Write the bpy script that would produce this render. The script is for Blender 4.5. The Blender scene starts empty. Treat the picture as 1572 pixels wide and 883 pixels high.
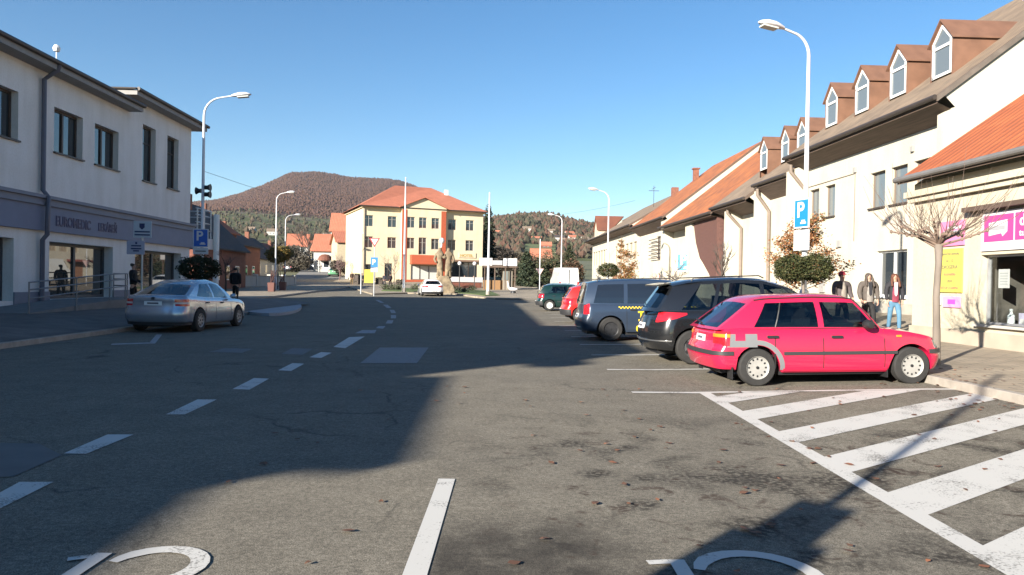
import bpy, bmesh, math, random
from mathutils import Vector, Matrix
random.seed(7)
R = math.radians; PI = math.pi
sc = bpy.context.scene
COL = sc.collection
# ------------------------------------------------------------------ camera
F = 1135.0; CX = 786.0; CY = 441.5; EYE = 1.55
ROLL = R(1.0); PITCH = R(0.38)
RT = Vector((math.cos(ROLL), 0, math.sin(ROLL)))
FW = Vector((0, math.cos(PITCH), -math.sin(PITCH)))
RT = (RT - FW * RT.dot(FW)).normalized()
UP = RT.cross(FW)
cam_d = bpy.data.cameras.new('camera'); cam = bpy.data.objects.new('camera', cam_d); COL.objects.link(cam)
cam_d.sensor_width = 36; cam_d.lens = 36 * F / 1572; cam_d.clip_start = .05; cam_d.clip_end = 9000
M = Matrix.Identity(4)
for i in range(3):
    M[i][0] = RT[i]; M[i][1] = UP[i]; M[i][2] = -FW[i]
M[2][3] = EYE
cam.matrix_world = M
sc.camera = cam
# ------------------------------------------------------------------ light
SUN_AZ = R(40.5); SUN_EL = R(19.5)      # light travels towards (sin az, cos az)
w = bpy.data.worlds.new('World'); sc.world = w; w.use_nodes = True
nt = w.node_tree; nt.nodes.clear()
wo = nt.nodes.new('ShaderNodeOutputWorld'); bg = nt.nodes.new('ShaderNodeBackground'); sky = nt.nodes.new('ShaderNodeTexSky')
sky.sky_type = 'NISHITA'; sky.sun_disc = False; sky.sun_elevation = SUN_EL; sky.sun_rotation = PI + SUN_AZ
sky.air_density = 1.0; sky.dust_density = 0.15; sky.ozone_density = 2.5; sky.altitude = 300
hs = nt.nodes.new('ShaderNodeHueSaturation'); hs.inputs['Saturation'].default_value = 1.26; hs.inputs['Value'].default_value = 1.0
nt.links.new(sky.outputs[0], hs.inputs['Color']); nt.links.new(hs.outputs[0], bg.inputs[0]); bg.inputs[1].default_value = .063
nt.links.new(bg.outputs[0], wo.inputs[0])
sd = bpy.data.lights.new('sun', 'SUN'); sd.energy = 5.0; sd.angle = R(.55); sd.color = (1, .93, .82)
so = bpy.data.objects.new('sun', sd); COL.objects.link(so)
dv = Vector((math.sin(SUN_AZ) * math.cos(SUN_EL), math.cos(SUN_AZ) * math.cos(SUN_EL), -math.sin(SUN_EL)))
so.rotation_euler = dv.to_track_quat('-Z', 'Y').to_euler()
vs = sc.view_settings; vs.view_transform = 'Standard'; vs.look = 'None'; vs.exposure = 1.48; vs.gamma = 1; vs.use_curve_mapping = False
sc.cycles.max_bounces = 6; sc.cycles.diffuse_bounces = 3; sc.cycles.glossy_bounces = 3; sc.cycles.transparent_max_bounces = 8
sc.cycles.caustics_reflective = False; sc.cycles.caustics_refractive = False

# ------------------------------------------------------------------ placing
def ray(px, py):
    return FW + RT * ((px - CX) / F) + UP * ((CY - py) / F)
def W(px, py, d):
    """world point seen at pixel (px,py) at forward distance d"""
    r = ray(px, py); return Vector((0, 0, EYE)) + r * (d / r.y)
def lerp(a, b, t): return a + (b - a) * t
def itp(pts, x):
    if x <= pts[0][0]: return pts[0][1]
    for (a, b), (c, d) in zip(pts, pts[1:]):
        if x <= c: return b + (d - b) * (x - a) / (c - a)
    return pts[-1][1]
def rise(y): return itp([(40, 0), (57, .1), (70, .3), (100, .8), (180, 4.2), (240, 7.0), (600, 20), (1000, 34)], y)
SK = .045
def vv(x, y): return x + SK * y
def base_z(x, y):
    return rise(y) + itp([(3, 0), (7, .1), (40, .1)], vv(x, y)) - (.35 if y > 120 and False else 0)
def gz(x, y):
    v = vv(x, y)
    if v > 7.0 and y < 118: return rise(y) + itp([(7, .22), (11.2, .28), (16, .6), (30, .7)], v)
    if v < -9.8 and y < 46: return rise(y) + itp([(-30, .45), (-16.3, .38), (-12, .3), (-9.8, .12)], v)
    if v < -15.5 and 50 < y < 118: return rise(y) + .14
    return base_z(x, y)
def G(px, d):
    """ground point under pixel column px at distance d"""
    py = 436
    for _ in range(5):
        p = W(px, py, d); z = gz(p.x, d)
        py = py + (p.z - z) * F / d
    return Vector((p.x, d, z))

# ------------------------------------------------------------------ materials
MATS = {}
def nodes(name):
    m = bpy.data.materials.new(name); m.use_nodes = True
    n = m.node_tree; b = n.nodes['Principled BSDF']; return m, n, b
def rgb(c): return (c[0], c[1], c[2], 1)
def mat(name, col, rough=.7, var=.0, scale=3.0, bump=0.0, bscale=40.0, metal=0.0, spec=.5, col2=None, coat=0, stretch=None, detail=4):
    if name in MATS: return MATS[name]
    m, n, b = nodes(name)
    b.inputs['Roughness'].default_value = rough; b.inputs['Metallic'].default_value = metal
    b.inputs['Specular IOR Level'].default_value = spec
    if coat: b.inputs['Coat Weight'].default_value = coat; b.inputs['Coat Roughness'].default_value = .04
    tc = n.nodes.new('ShaderNodeTexCoord'); src = tc.outputs['Object']
    if stretch:
        mp = n.nodes.new('ShaderNodeMapping'); mp.inputs['Scale'].default_value = stretch
        n.links.new(src, mp.inputs[0]); src = mp.outputs[0]
    if var or col2:
        t = n.nodes.new('ShaderNodeTexNoise'); t.inputs['Scale'].default_value = scale; t.inputs['Detail'].default_value = detail + 2
        n.links.new(src, t.inputs['Vector'])
        cr = n.nodes.new('ShaderNodeValToRGB'); cr.color_ramp.elements[0].position = .32; cr.color_ramp.elements[1].position = .68
        a = col2 if col2 else [c * (1 - var) for c in col]; z = col if col2 else [min(1, c * (1 + var)) for c in col]
        cr.color_ramp.elements[0].color = rgb(a); cr.color_ramp.elements[1].color = rgb(z)
        n.links.new(t.outputs['Fac'], cr.inputs[0]); n.links.new(cr.outputs[0], b.inputs['Base Color'])
    else: b.inputs['Base Color'].default_value = rgb(col)
    if bump:
        t = n.nodes.new('ShaderNodeTexNoise'); t.inputs['Scale'].default_value = bscale; t.inputs['Detail'].default_value = 5
        n.links.new(src, t.inputs['Vector'])
        bp = n.nodes.new('ShaderNodeBump'); bp.inputs['Strength'].default_value = bump; bp.inputs['Distance'].default_value = .02
        n.links.new(t.outputs['Fac'], bp.inputs['Height']); n.links.new(bp.outputs[0], b.inputs['Normal'])
    MATS[name] = m; return m

def render_mat(name, col, amt=.07):
    """painted render with patchy weathering and faint vertical rain streaks"""
    m, n, b = nodes(name); L = n.links.new; b.inputs['Roughness'].default_value = .88; b.inputs['Specular IOR Level'].default_value = .25
    tc = n.nodes.new('ShaderNodeTexCoord'); out = None
    for k, (sc_, st, lo) in enumerate(((.7, (1, 1, 1), .94), (.8, (2.2, 2.2, .3), 1 - amt), (14, (1, 1, 1), .95))):
        mp = n.nodes.new('ShaderNodeMapping'); mp.inputs['Scale'].default_value = st; L(tc.outputs['Object'], mp.inputs[0])
        t = n.nodes.new('ShaderNodeTexNoise'); t.inputs['Scale'].default_value = sc_; t.inputs['Detail'].default_value = 7; L(mp.outputs[0], t.inputs['Vector'])
        r = n.nodes.new('ShaderNodeValToRGB'); e = r.color_ramp.elements; e[0].position = .34; e[1].position = .56; e[0].color = (lo, lo * .995, lo * .98, 1); e[1].color = (1, 1, 1, 1); L(t.outputs['Fac'], r.inputs[0])
        x = n.nodes.new('ShaderNodeMix'); x.data_type = 'RGBA'; x.blend_type = 'MULTIPLY'; x.inputs[0].default_value = 1; L(r.outputs[0], x.inputs[7])
        if out is None: x.inputs[6].default_value = rgb(col)
        else: L(out, x.inputs[6])
        out = x.outputs[2]
    L(out, b.inputs['Base Color'])
    t = n.nodes.new('ShaderNodeTexNoise'); t.inputs['Scale'].default_value = 55; t.inputs['Detail'].default_value = 5; L(tc.outputs['Object'], t.inputs['Vector'])
    bp = n.nodes.new('ShaderNodeBump'); bp.inputs['Strength'].default_value = .25; bp.inputs['Distance'].default_value = .012; L(t.outputs['Fac'], bp.inputs['Height']); L(bp.outputs[0], b.inputs['Normal'])
    MATS[name] = m; return m
def tile_mat(name, c1, c2, rows=3.2, cols=4.0, dirt=.35):
    """roof tiles: courses run along local Y, slope is in X/Z"""
    if name in MATS: return MATS[name]
    m, n, b = nodes(name); L = n.links.new
    b.inputs['Roughness'].default_value = .8
    tc = n.nodes.new('ShaderNodeTexCoord'); sp = n.nodes.new('ShaderNodeSeparateXYZ'); L(tc.outputs['UV'], sp.inputs[0])
    def saw(out, k):
        mu = n.nodes.new('ShaderNodeMath'); mu.operation = 'MULTIPLY'; mu.inputs[1].default_value = k; L(out, mu.inputs[0])
        fr = n.nodes.new('ShaderNodeMath'); fr.operation = 'FRACT'; L(mu.outputs[0], fr.inputs[0]); return mu, fr
    mv, fv = saw(sp.outputs['Y'], rows); mu_, fu = saw(sp.outputs['X'], cols)
    wave = n.nodes.new('ShaderNodeMath'); wave.operation = 'SINE'
    k = n.nodes.new('ShaderNodeMath'); k.operation = 'MULTIPLY'; k.inputs[1].default_value = PI; L(fu.outputs[0], k.inputs[0]); L(k.outputs[0], wave.inputs[0])
    h = n.nodes.new('ShaderNodeMath'); h.operation = 'MULTIPLY_ADD'; L(wave.outputs[0], h.inputs[0]); h.inputs[1].default_value = .6; 
    iv = n.nodes.new('ShaderNodeMath'); iv.operation = 'SUBTRACT'; iv.inputs[0].default_value = 1; L(fv.outputs[0], iv.inputs[1]); L(iv.outputs[0], h.inputs[2])
    bp = n.nodes.new('ShaderNodeBump'); bp.inputs['Strength'].default_value = .9; bp.inputs['Distance'].default_value = .05; L(h.outputs[0], bp.inputs['Height']); L(bp.outputs[0], b.inputs['Normal'])
    # per-tile colour
    fl = n.nodes.new('ShaderNodeMath'); fl.operation = 'FLOOR'; L(mv.outputs[0], fl.inputs[0]); fl2 = n.nodes.new('ShaderNodeMath'); fl2.operation = 'FLOOR'; L(mu_.outputs[0], fl2.inputs[0])
    cb = n.nodes.new('ShaderNodeCombineXYZ'); L(fl.outputs[0], cb.inputs[0]); L(fl2.outputs[0], cb.inputs[1])
    wn = n.nodes.new('ShaderNodeTexWhiteNoise'); L(cb.outputs[0], wn.inputs['Vector'])
    no = n.nodes.new('ShaderNodeTexNoise'); no.inputs['Scale'].default_value = .9; no.inputs['Detail'].default_value = 6; L(tc.outputs['Object'], no.inputs['Vector'])
    ad = n.nodes.new('ShaderNodeMath'); ad.operation = 'MULTIPLY_ADD'; L(wn.outputs['Value'], ad.inputs[0]); ad.inputs[1].default_value = .45; 
    sb = n.nodes.new('ShaderNodeMath'); sb.operation = 'MULTIPLY_ADD'; L(no.outputs['Fac'], sb.inputs[0]); sb.inputs[1].default_value = 1.6; sb.inputs[2].default_value = -.55; L(sb.outputs[0], ad.inputs[2])
    mx = n.nodes.new('ShaderNodeMix'); mx.data_type = 'RGBA'; L(ad.outputs[0], mx.inputs[0]); mx.inputs[6].default_value = rgb(c2); mx.inputs[7].default_value = rgb(c1)
    n.links.new(mx.outputs[2], b.inputs['Base Color'])
    MATS[name] = m; return m

def asphalt():
    m, n, b = nodes('asphalt'); L = n.links.new
    b.inputs['Roughness'].default_value = .95; b.inputs['Specular IOR Level'].default_value = .1
    tc = n.nodes.new('ShaderNodeTexCoord')
    def noise(s, d=5, dist=0, off=0):
        t = n.nodes.new('ShaderNodeTexNoise'); t.inputs['Scale'].default_value = s; t.inputs['Detail'].default_value = d; t.inputs['Distortion'].default_value = dist
        mp = n.nodes.new('ShaderNodeMapping'); mp.inputs['Location'].default_value = (off, off * .7, 0); L(tc.outputs['Object'], mp.inputs[0]); L(mp.outputs[0], t.inputs['Vector']); return t.outputs['Fac']
    def ramp(src, p0, c0, p1, c1):
        r = n.nodes.new('ShaderNodeValToRGB'); e = r.color_ramp.elements; e[0].position = p0; e[1].position = p1; e[0].color = rgb(c0); e[1].color = rgb(c1); L(src, r.inputs[0]); return r.outputs[0]
    def mix(f, a, c, mode='MIX'):
        x = n.nodes.new('ShaderNodeMix'); x.data_type = 'RGBA'; x.blend_type = mode
        if isinstance(f, float): x.inputs[0].default_value = f
        else: L(f, x.inputs[0])
        for s, v in ((6, a), (7, c)):
            if isinstance(v, tuple): x.inputs[s].default_value = rgb(v)
            else: L(v, x.inputs[s])
        return x.outputs[2]
    W1 = (1, 1, 1); K = (0, 0, 0)
    def mul0(a, k):
        q = n.nodes.new('ShaderNodeMath'); q.operation = 'MULTIPLY'; L(a, q.inputs[0]); q.inputs[1].default_value = k; return q.outputs[0]
    grain = ramp(noise(120, 4), .34, (.094, .085, .070), .66, (.265, .239, .196))
    big = ramp(noise(.35, 6, .3), .3, (.90, .90, .91), .7, (1.07, 1.06, 1.04))
    c = mix(1.0, grain, big, 'MULTIPLY')
    mid = ramp(noise(2.2, 7, .2, 9), .35, (.91, .91, .91), .65, (1.06, 1.06, 1.06))
    c = mix(1.0, c, mid, 'MULTIPLY')
    g1 = ramp(noise(34, 3, 0, 5), .36, (.80, .80, .79), .64, (1.20, 1.19, 1.17)); c = mix(1.0, c, g1, 'MULTIPLY')
    g2 = ramp(noise(13, 5, 0, 8), .36, (.90, .90, .89), .64, (1.10, 1.10, 1.09)); c = mix(1.0, c, g2, 'MULTIPLY')
    pit = ramp(noise(55, 2, 0, 40), .66, K, .72, W1); c = mix(mul0(pit, .55), c, (.04, .037, .033))
    # oil and damp stains, strongest around the bays in front
    st = ramp(noise(1.1, 7, .5, 4), .50, K, .60, W1)
    sp = n.nodes.new('ShaderNodeSeparateXYZ'); L(tc.outputs['Object'], sp.inputs[0])
    def box(out, a, b_, s):
        r = n.nodes.new('ShaderNodeMapRange'); r.interpolation_type = 'SMOOTHSTEP'; r.inputs['From Min'].default_value = a; r.inputs['From Max'].default_value = b_; L(out, r.inputs['Value']); return r.outputs[0]
    def mul(a, c_):
        q = n.nodes.new('ShaderNodeMath'); q.operation = 'MULTIPLY'
        for i, v in ((0, a), (1, c_)):
            if isinstance(v, float): q.inputs[i].default_value = v
            else: L(v, q.inputs[i])
        return q.outputs[0]
    zone = mul(box(sp.outputs['X'], -.8, .6, 1), box(sp.outputs['Y'], 9.5, 7.0, 1))
    zone2 = mul(mul(box(sp.outputs['X'], -.5, -.35, 1), box(sp.outputs['X'], 1.1, .3, 1)), box(sp.outputs['Y'], 5.1, 4.4, 1))
    zone2 = mul(zone2, ramp(noise(4, 5, 0, 3), .3, (.4, .4, .4), .55, W1))
    speck = ramp(noise(22, 4, 0, 31), .40, (.25, .25, .25), .56, W1)
    c = mix(mul(mul(mul(st, zone), speck), .85), c, (.03, .027, .024))
    c = mix(mul(zone2, .72), c, (.03, .027, .025))
    st2 = ramp(noise(3.4, 6, .6, 14), .59, K, .66, W1)
    c = mix(mul(mul(mul(st2, zone), speck), .8), c, (.055, .038, .03))
    # cracks
    vo = n.nodes.new('ShaderNodeTexVoronoi'); vo.feature = 'DISTANCE_TO_EDGE'; vo.inputs['Scale'].default_value = .42
    nn = n.nodes.new('ShaderNodeTexNoise'); nn.inputs['Scale'].default_value = 1.3; nn.inputs['Detail'].default_value = 6; L(tc.outputs['Object'], nn.inputs['Vector'])
    va = n.nodes.new('ShaderNodeVectorMath'); va.operation = 'MULTIPLY_ADD'; L(nn.outputs['Color'], va.inputs[0]); va.inputs[1].default_value = (1.3, 1.3, 0); L(tc.outputs['Object'], va.inputs[2]); L(va.outputs[0], vo.inputs['Vector'])
    ck = ramp(vo.outputs['Distance'], .0, W1, .012, K)
    ckm = ramp(noise(.6, 3, 0, 21), .48, K, .6, W1)
    ck = mul(mul(ck, ckm), .5)
    c = mix(ck, c, (.03, .028, .026))
    L(c, b.inputs['Base Color'])
    bp = n.nodes.new('ShaderNodeBump'); bp.inputs['Strength'].default_value = .4; bp.inputs['Distance'].default_value = .006
    L(noise(130, 3), bp.inputs['Height']); L(bp.outputs[0], b.inputs['Normal'])
    return m
def paver_mat(name, c1, c2, s=5.0, mortar=(.12, .11, .1)):
    if name in MATS: return MATS[name]
    m, n, b = nodes(name); L = n.links.new; b.inputs['Roughness'].default_value = .85
    tc = n.nodes.new('ShaderNodeTexCoord'); br = n.nodes.new('ShaderNodeTexBrick'); br.inputs['Scale'].default_value = s
    br.inputs['Color1'].default_value = rgb(c1); br.inputs['Color2'].default_value = rgb(c2); br.inputs['Mortar'].default_value = rgb(mortar); br.inputs['Mortar Size'].default_value = .012
    L(tc.outputs['Object'], br.inputs['Vector'])
    no = n.nodes.new('ShaderNodeTexNoise'); no.inputs['Scale'].default_value = 1.1; no.inputs['Detail'].default_value = 7; L(tc.outputs['Object'], no.inputs['Vector'])
    r = n.nodes.new('ShaderNodeValToRGB'); r.color_ramp.elements[0].position = .3; r.color_ramp.elements[1].position = .7
    r.color_ramp.elements[0].color = (.68, .66, .62, 1); r.color_ramp.elements[1].color = (1.08, 1.06, 1.02, 1); L(no.outputs['Fac'], r.inputs[0])
    x = n.nodes.new('ShaderNodeMix'); x.data_type = 'RGBA'; x.blend_type = 'MULTIPLY'; x.inputs[0].default_value = 1; L(br.outputs['Color'], x.inputs[6]); L(r.outputs[0], x.inputs[7]); L(x.outputs[2], b.inputs['Base Color'])
    bp = n.nodes.new('ShaderNodeBump'); bp.inputs['Strength'].default_value = .4; bp.inputs['Distance'].default_value = .01; bp.invert = True; L(br.outputs['Fac'], bp.inputs['Height']); L(bp.outputs[0], b.inputs['Normal'])
    MATS[name] = m; return m
def paint_mat():
    m, n, b = nodes('road_paint'); L = n.links.new; b.inputs['Roughness'].default_value = .75
    tc = n.nodes.new('ShaderNodeTexCoord')
    a = n.nodes.new('ShaderNodeTexNoise'); a.inputs['Scale'].default_value = 60; a.inputs['Detail'].default_value = 4; L(tc.outputs['Object'], a.inputs['Vector'])
    c = n.nodes.new('ShaderNodeTexNoise'); c.inputs['Scale'].default_value = 2.5; c.inputs['Detail'].default_value = 6; L(tc.outputs['Object'], c.inputs['Vector'])
    s = n.nodes.new('ShaderNodeMath'); s.operation = 'ADD'; L(a.outputs['Fac'], s.inputs[0]); L(c.outputs['Fac'], s.inputs[1])
    r = n.nodes.new('ShaderNodeValToRGB'); e = r.color_ramp.elements; e[0].position = .385; e[1].position = .45; e[0].color = (.2, .19, .17, 1); e[1].color = (.52, .50, .46, 1)
    h = n.nodes.new('ShaderNodeMath'); h.operation = 'MULTIPLY'; h.inputs[1].default_value = .5; L(s.outputs[0], h.inputs[0]); L(h.outputs[0], r.inputs[0]); L(r.outputs[0], b.inputs['Base Color'])
    return m
def glass_mat(name, col, rough=.03):
    if name in MATS: return MATS[name]
    m, n, b = nodes(name); b.inputs['Base Color'].default_value = rgb(col); b.inputs['Roughness'].default_value = rough; b.inputs['Specular IOR Level'].default_value = .9
    b.inputs['IOR'].default_value = 1.6
    MATS[name] = m; return m
def clear_glass():
    if 'clear_glass' in MATS: return MATS['clear_glass']
    m, n, b = nodes('clear_glass'); L = n.links.new
    tr = n.nodes.new('ShaderNodeBsdfTransparent'); tr.inputs[0].default_value = (.86, .9, .88, 1)
    gl = n.nodes.new('ShaderNodeBsdfGlossy'); gl.inputs['Roughness'].default_value = .02
    lw = n.nodes.new('ShaderNodeLayerWeight'); lw.inputs[0].default_value = .5; pw = n.nodes.new('ShaderNodeMath'); pw.operation = 'POWER'; L(lw.outputs['Facing'], pw.inputs[0]); pw.inputs[1].default_value = 4.0
    fr = n.nodes.new('ShaderNodeMath'); fr.operation = 'MULTIPLY_ADD'; L(pw.outputs[0], fr.inputs[0]); fr.inputs[1].default_value = .9; fr.inputs[2].default_value = .05
    mx = n.nodes.new('ShaderNodeMixShader'); L(fr.outputs[0], mx.inputs[0]); L(tr.outputs[0], mx.inputs[1]); L(gl.outputs[0], mx.inputs[2])
    L(mx.outputs[0], n.nodes['Material Output'].inputs[0]); MATS['clear_glass'] = m; return m

# ------------------------------------------------------------------ mesh builder
class MB:
    OFF = (0, 0, 0)
    def __init__(s, off=None):
        s.v = []; s.f = []; s.mi = []; s.uv = {}; s.off = Vector(off if off is not None else MB.OFF); s.cur = 0
    def vert(s, p): s.v.append(Vector(p) - s.off); return len(s.v) - 1
    def face(s, idx, uv=None):
        if uv: s.uv[len(s.f)] = uv
        s.f.append(tuple(idx)); s.mi.append(s.cur)
    def quad(s, a, b, c, d, uv=None): s.face([s.vert(p) for p in (a, b, c, d)], uv)
    def poly(s, pts): s.face([s.vert(p) for p in pts])
    def box(s, x0, x1, y0, y1, z0, z1):
        i = [s.vert((x, y, z)) for z in (z0, z1) for y in (y0, y1) for x in (x0, x1)]
        for q in ((0, 2, 3, 1), (4, 5, 7, 6), (0, 1, 5, 4), (2, 6, 7, 3), (0, 4, 6, 2), (1, 3, 7, 5)): s.face([i[k] for k in q])
    def obox(s, c, ax, ay, az):
        c, ax, ay, az = map(Vector, (c, ax, ay, az))
        i = [s.vert(c + ax * a + ay * b + az * d) for d in (-1, 1) for b in (-1, 1) for a in (-1, 1)]
        for q in ((0, 2, 3, 1), (4, 5, 7, 6), (0, 1, 5, 4), (2, 6, 7, 3), (0, 4, 6, 2), (1, 3, 7, 5)): s.face([i[k] for k in q])
    def grid(s, rows, flip=False, closed=False):
        ids = [[s.vert(p) for p in r] for r in rows]
        for a, b in zip(ids, ids[1:]):
            n = len(a); rng = range(n if closed else n - 1)
            for k in rng:
                q = [a[k], a[(k + 1) % n], b[(k + 1) % n], b[k]]
                s.face(q[::-1] if flip else q)
        return ids
    def tube(s, pts, rad, n=8, cap=True):
        pts = [Vector(p) for p in pts]
        if not isinstance(rad, (list, tuple)): rad = [rad] * len(pts)
        rows = []; prev = None
        for i, p in enumerate(pts):
            t = (pts[min(i + 1, len(pts) - 1)] - pts[max(i - 1, 0)])
            if t.length < 1e-9: t = Vector((0, 0, 1))
            t.normalize()
            if prev is None:
                u = t.cross(Vector((0, 0, 1)) if abs(t.z) < .9 else Vector((1, 0, 0))).normalized()
            else: u = (prev - t * prev.dot(t)).normalized()
            prev = u; q = t.cross(u)
            rows.append([p + (u * math.cos(2 * PI * k / n) + q * math.sin(2 * PI * k / n)) * rad[i] for k in range(n)])
        ids = s.grid(rows, closed=True)
        if cap: s.face(ids[0][::-1]); s.face(ids[-1])
    def lathe(s, c, prof, n=24, axis='z', cap=True):
        rows = []
        for r, h in prof:
            row = []
            for k in range(n):
                a = 2 * PI * k / n; x, y = r * math.cos(a), r * math.sin(a)
                row.append({'z': (c[0] + x, c[1] + y, c[2] + h), 'y': (c[0] + x, c[1] + h, c[2] + y), 'x': (c[0] + h, c[1] + x, c[2] + y)}[axis])
            rows.append(row)
        ids = s.grid(rows, closed=True)
        if cap: s.face(ids[0][::-1]); s.face(ids[-1])
    def prism(s, pts, dvec):
        d = Vector(dvec); a = [s.vert(p) for p in pts]; b = [s.vert(Vector(p) + d) for p in pts]; n = len(pts)
        s.face(a[::-1]); s.face(b)
        for k in range(n): s.face((a[k], a[(k + 1) % n], b[(k + 1) % n], b[k]))
    def build(s, name, mats, parent=None, smooth=False, angle=35, label=None, recalc=True):
        me = bpy.data.meshes.new(name)
        me.from_pydata([tuple(p) for p in s.v], [], s.f)
        if s.uv:
            ul = me.uv_layers.new(name='uv')
            for pi, u in s.uv.items():
                for li, c in zip(me.polygons[pi].loop_indices, u): ul.data[li].uv = c
        if not isinstance(mats, (list, tuple)): mats = [mats]
        for m in mats: me.materials.append(m)
        for p, i in zip(me.polygons, s.mi): p.material_index = i
        if recalc:
            bm = bmesh.new(); bm.from_mesh(me); bmesh.ops.recalc_face_normals(bm, faces=bm.faces); bm.to_mesh(me); bm.free()
        if smooth:
            me.polygons.foreach_set('use_smooth', [True] * len(me.polygons))
            if angle < 180: me.set_sharp_from_angle(angle=R(angle))
        me.update()
        o = bpy.data.objects.new(name, me); COL.objects.link(o)
        if parent: o.parent = parent
        if label: o['label'] = label
        return o

def tag(o, label, cat, group=None):
    o['label'] = label; o['category'] = cat
    if group: o['group'] = group
    return o
def thing(name, label, cat, loc=(0, 0, 0), rotz=0, group=None):
    o = bpy.data.objects.new(name, None); COL.objects.link(o); o.empty_display_size = .2
    o.location = loc; o.rotation_euler = (0, 0, rotz); return tag(o, label, cat, group)
def structure(o): o['kind'] = 'structure'; return o
def stuff(o): o['kind'] = 'stuff'; return o
def copy_tree(o, parent=None):
    c = o.copy(); COL.objects.link(c); c.parent = parent
    for ch in list(o.children): copy_tree(ch, c)
    return c
def text_obj(name, s, size, mat_, parent, loc, rot, extr=.004, align='LEFT', sx=1.0, bold=0.0):
    cu = bpy.data.curves.new(name, 'FONT'); cu.body = s; cu.size = size; cu.extrude = extr; cu.align_x = align; cu.offset = bold
    tmp = bpy.data.objects.new('tmp', cu); COL.objects.link(tmp)
    dg = bpy.context.evaluated_depsgraph_get(); me = bpy.data.meshes.new_from_object(tmp.evaluated_get(dg))
    bpy.data.objects.remove(tmp); me.name = name; me.materials.clear(); me.materials.append(mat_)
    o = bpy.data.objects.new(name, me); COL.objects.link(o); o.parent = parent; o.location = loc; o.rotation_euler = rot; o.scale = (sx, 1, 1)
    return o

def wall(mb, o, ud, L, z0, z1, holes=(), inn=(0, 0), dep=.25):
    """vertical wall: start o (x,y), along ud for L, heights z0..z1, openings (a0,a1,b0,b1), reveals going inn*dep"""
    ox, oy = o; us = sorted(set([0, L] + [h[0] for h in holes] + [h[1] for h in holes])); zs = sorted(set([z0, z1] + [h[2] for h in holes] + [h[3] for h in holes]))
    P = lambda a, z, d=0: (ox + ud[0] * a + inn[0] * d, oy + ud[1] * a + inn[1] * d, z)
    for a, b in zip(us, us[1:]):
        for c, d in zip(zs, zs[1:]):
            if any(h[0] - 1e-6 <= a and b <= h[1] + 1e-6 and h[2] - 1e-6 <= c and d <= h[3] + 1e-6 for h in holes): continue
            mb.quad(P(a, c), P(b, c), P(b, d), P(a, d))
    for a0, a1, b0, b1 in holes:
        for (p, q) in (((a0, b0), (a1, b0)), ((a1, b0), (a1, b1)), ((a1, b1), (a0, b1)), ((a0, b1), (a0, b0))):
            mb.quad(P(*p), P(*q), P(*q, dep), P(*p, dep))
def window(parent, o, ud, inn, hole, dep, fm, gm, bars=1, cross=0, fw=.06, sill=None, label=None):
    """frame + pane + optional sill for an opening made with wall()"""
    a0, a1, b0, b1 = hole; ox, oy = o
    U = Vector((ud[0], ud[1], 0)); N = Vector((inn[0], inn[1], 0)); Z = Vector((0, 0, 1)); O = Vector((ox, oy, 0))
    f = MB()
    def bar(p0, p1, q0, q1, d0=dep - .08, d1=dep - .005):
        c = O + U * ((p0 + p1) / 2) + Z * ((q0 + q1) / 2) + N * ((d0 + d1) / 2)
        f.obox(c, U * ((p1 - p0) / 2), N * ((d1 - d0) / 2), Z * ((q1 - q0) / 2))
    bar(a0, a0 + fw, b0, b1); bar(a1 - fw, a1, b0, b1); bar(a0 + fw, a1 - fw, b0, b0 + fw); bar(a0 + fw, a1 - fw, b1 - fw, b1)
    for k in range(bars):
        c = lerp(a0, a1, (k + 1) / (bars + 1)); bar(c - fw * .6, c + fw * .6, b0 + fw, b1 - fw, dep - .085, dep - .006)
    for k in range(cross):
        c = lerp(b0, b1, 1 - .3 * (k + 1)); bar(a0 + fw, a1 - fw, c - .02, c + .02, dep - .075, dep - .008)
    w_ = f.build('window', fm, parent, label=label)
    g = MB(); P = lambda a, z: O + U * a + Z * z + N * (dep - .03)
    g.quad(P(a0 + .01, b0 + .01), P(a1 - .01, b0 + .01), P(a1 - .01, b1 - .01), P(a0 + .01, b1 - .01)); g.build('pane', gm, w_)
    if sill:
        s_ = MB(); c = O + U * ((a0 + a1) / 2) + Z * (b0 - .025) + N * (dep / 2 - .05)
        s_.obox(c, U * ((a1 - a0) / 2 + .04), N * (dep / 2 + .04), Z * .03); s_.build('sill', sill, w_)
    return w_
# ------------------------------------------------------------------ palette
PAINT = paint_mat(); ASPH = asphalt()
m_kerb = mat('kerb_stone', (.30, .27, .23), .85, .15, 6, .3)
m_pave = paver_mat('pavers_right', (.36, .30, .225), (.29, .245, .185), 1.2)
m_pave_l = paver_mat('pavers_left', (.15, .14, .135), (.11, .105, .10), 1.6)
m_grass = mat('lawn_grass', (.09, .13, .03), .95, 0, 4, .6, 60, col2=(.05, .08, .02))
m_field = mat('field', (.13, .12, .06), .95, 0, .06, .4, 5, col2=(.08, .085, .035), detail=8)
m_cream = render_mat('cream_render', (.46, .42, .33))
m_cream2 = render_mat('warm_white_render', (.50, .465, .385), .06)
m_shopw = render_mat('shop_render', (.50, .45, .345), .07)
m_grey_r = render_mat('grey_white_render', (.74, .72, .70), .08)
m_brownsof = mat('brown_boards', (.10, .068, .05), .75, .3, 2, .2, 20, stretch=(8, .4, 8))
m_bronze = mat('bronze_sheet', (.165, .086, .054), .55, .16, 2.0, .08, 8, metal=.0)
m_darkmetal = mat('dark_gutter_metal', (.045, .035, .03), .5, .1)
m_pipe_b = mat('brown_downpipe', (.19, .15, .12), .5, .1)
m_white = mat('white_paint', (.78, .78, .76), .5)
m_plastic_w = mat('white_window_frame', (.74, .74, .72), .4)
m_brown_w = mat('brown_window_frame', (.06, .042, .033), .5, .2)
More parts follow.
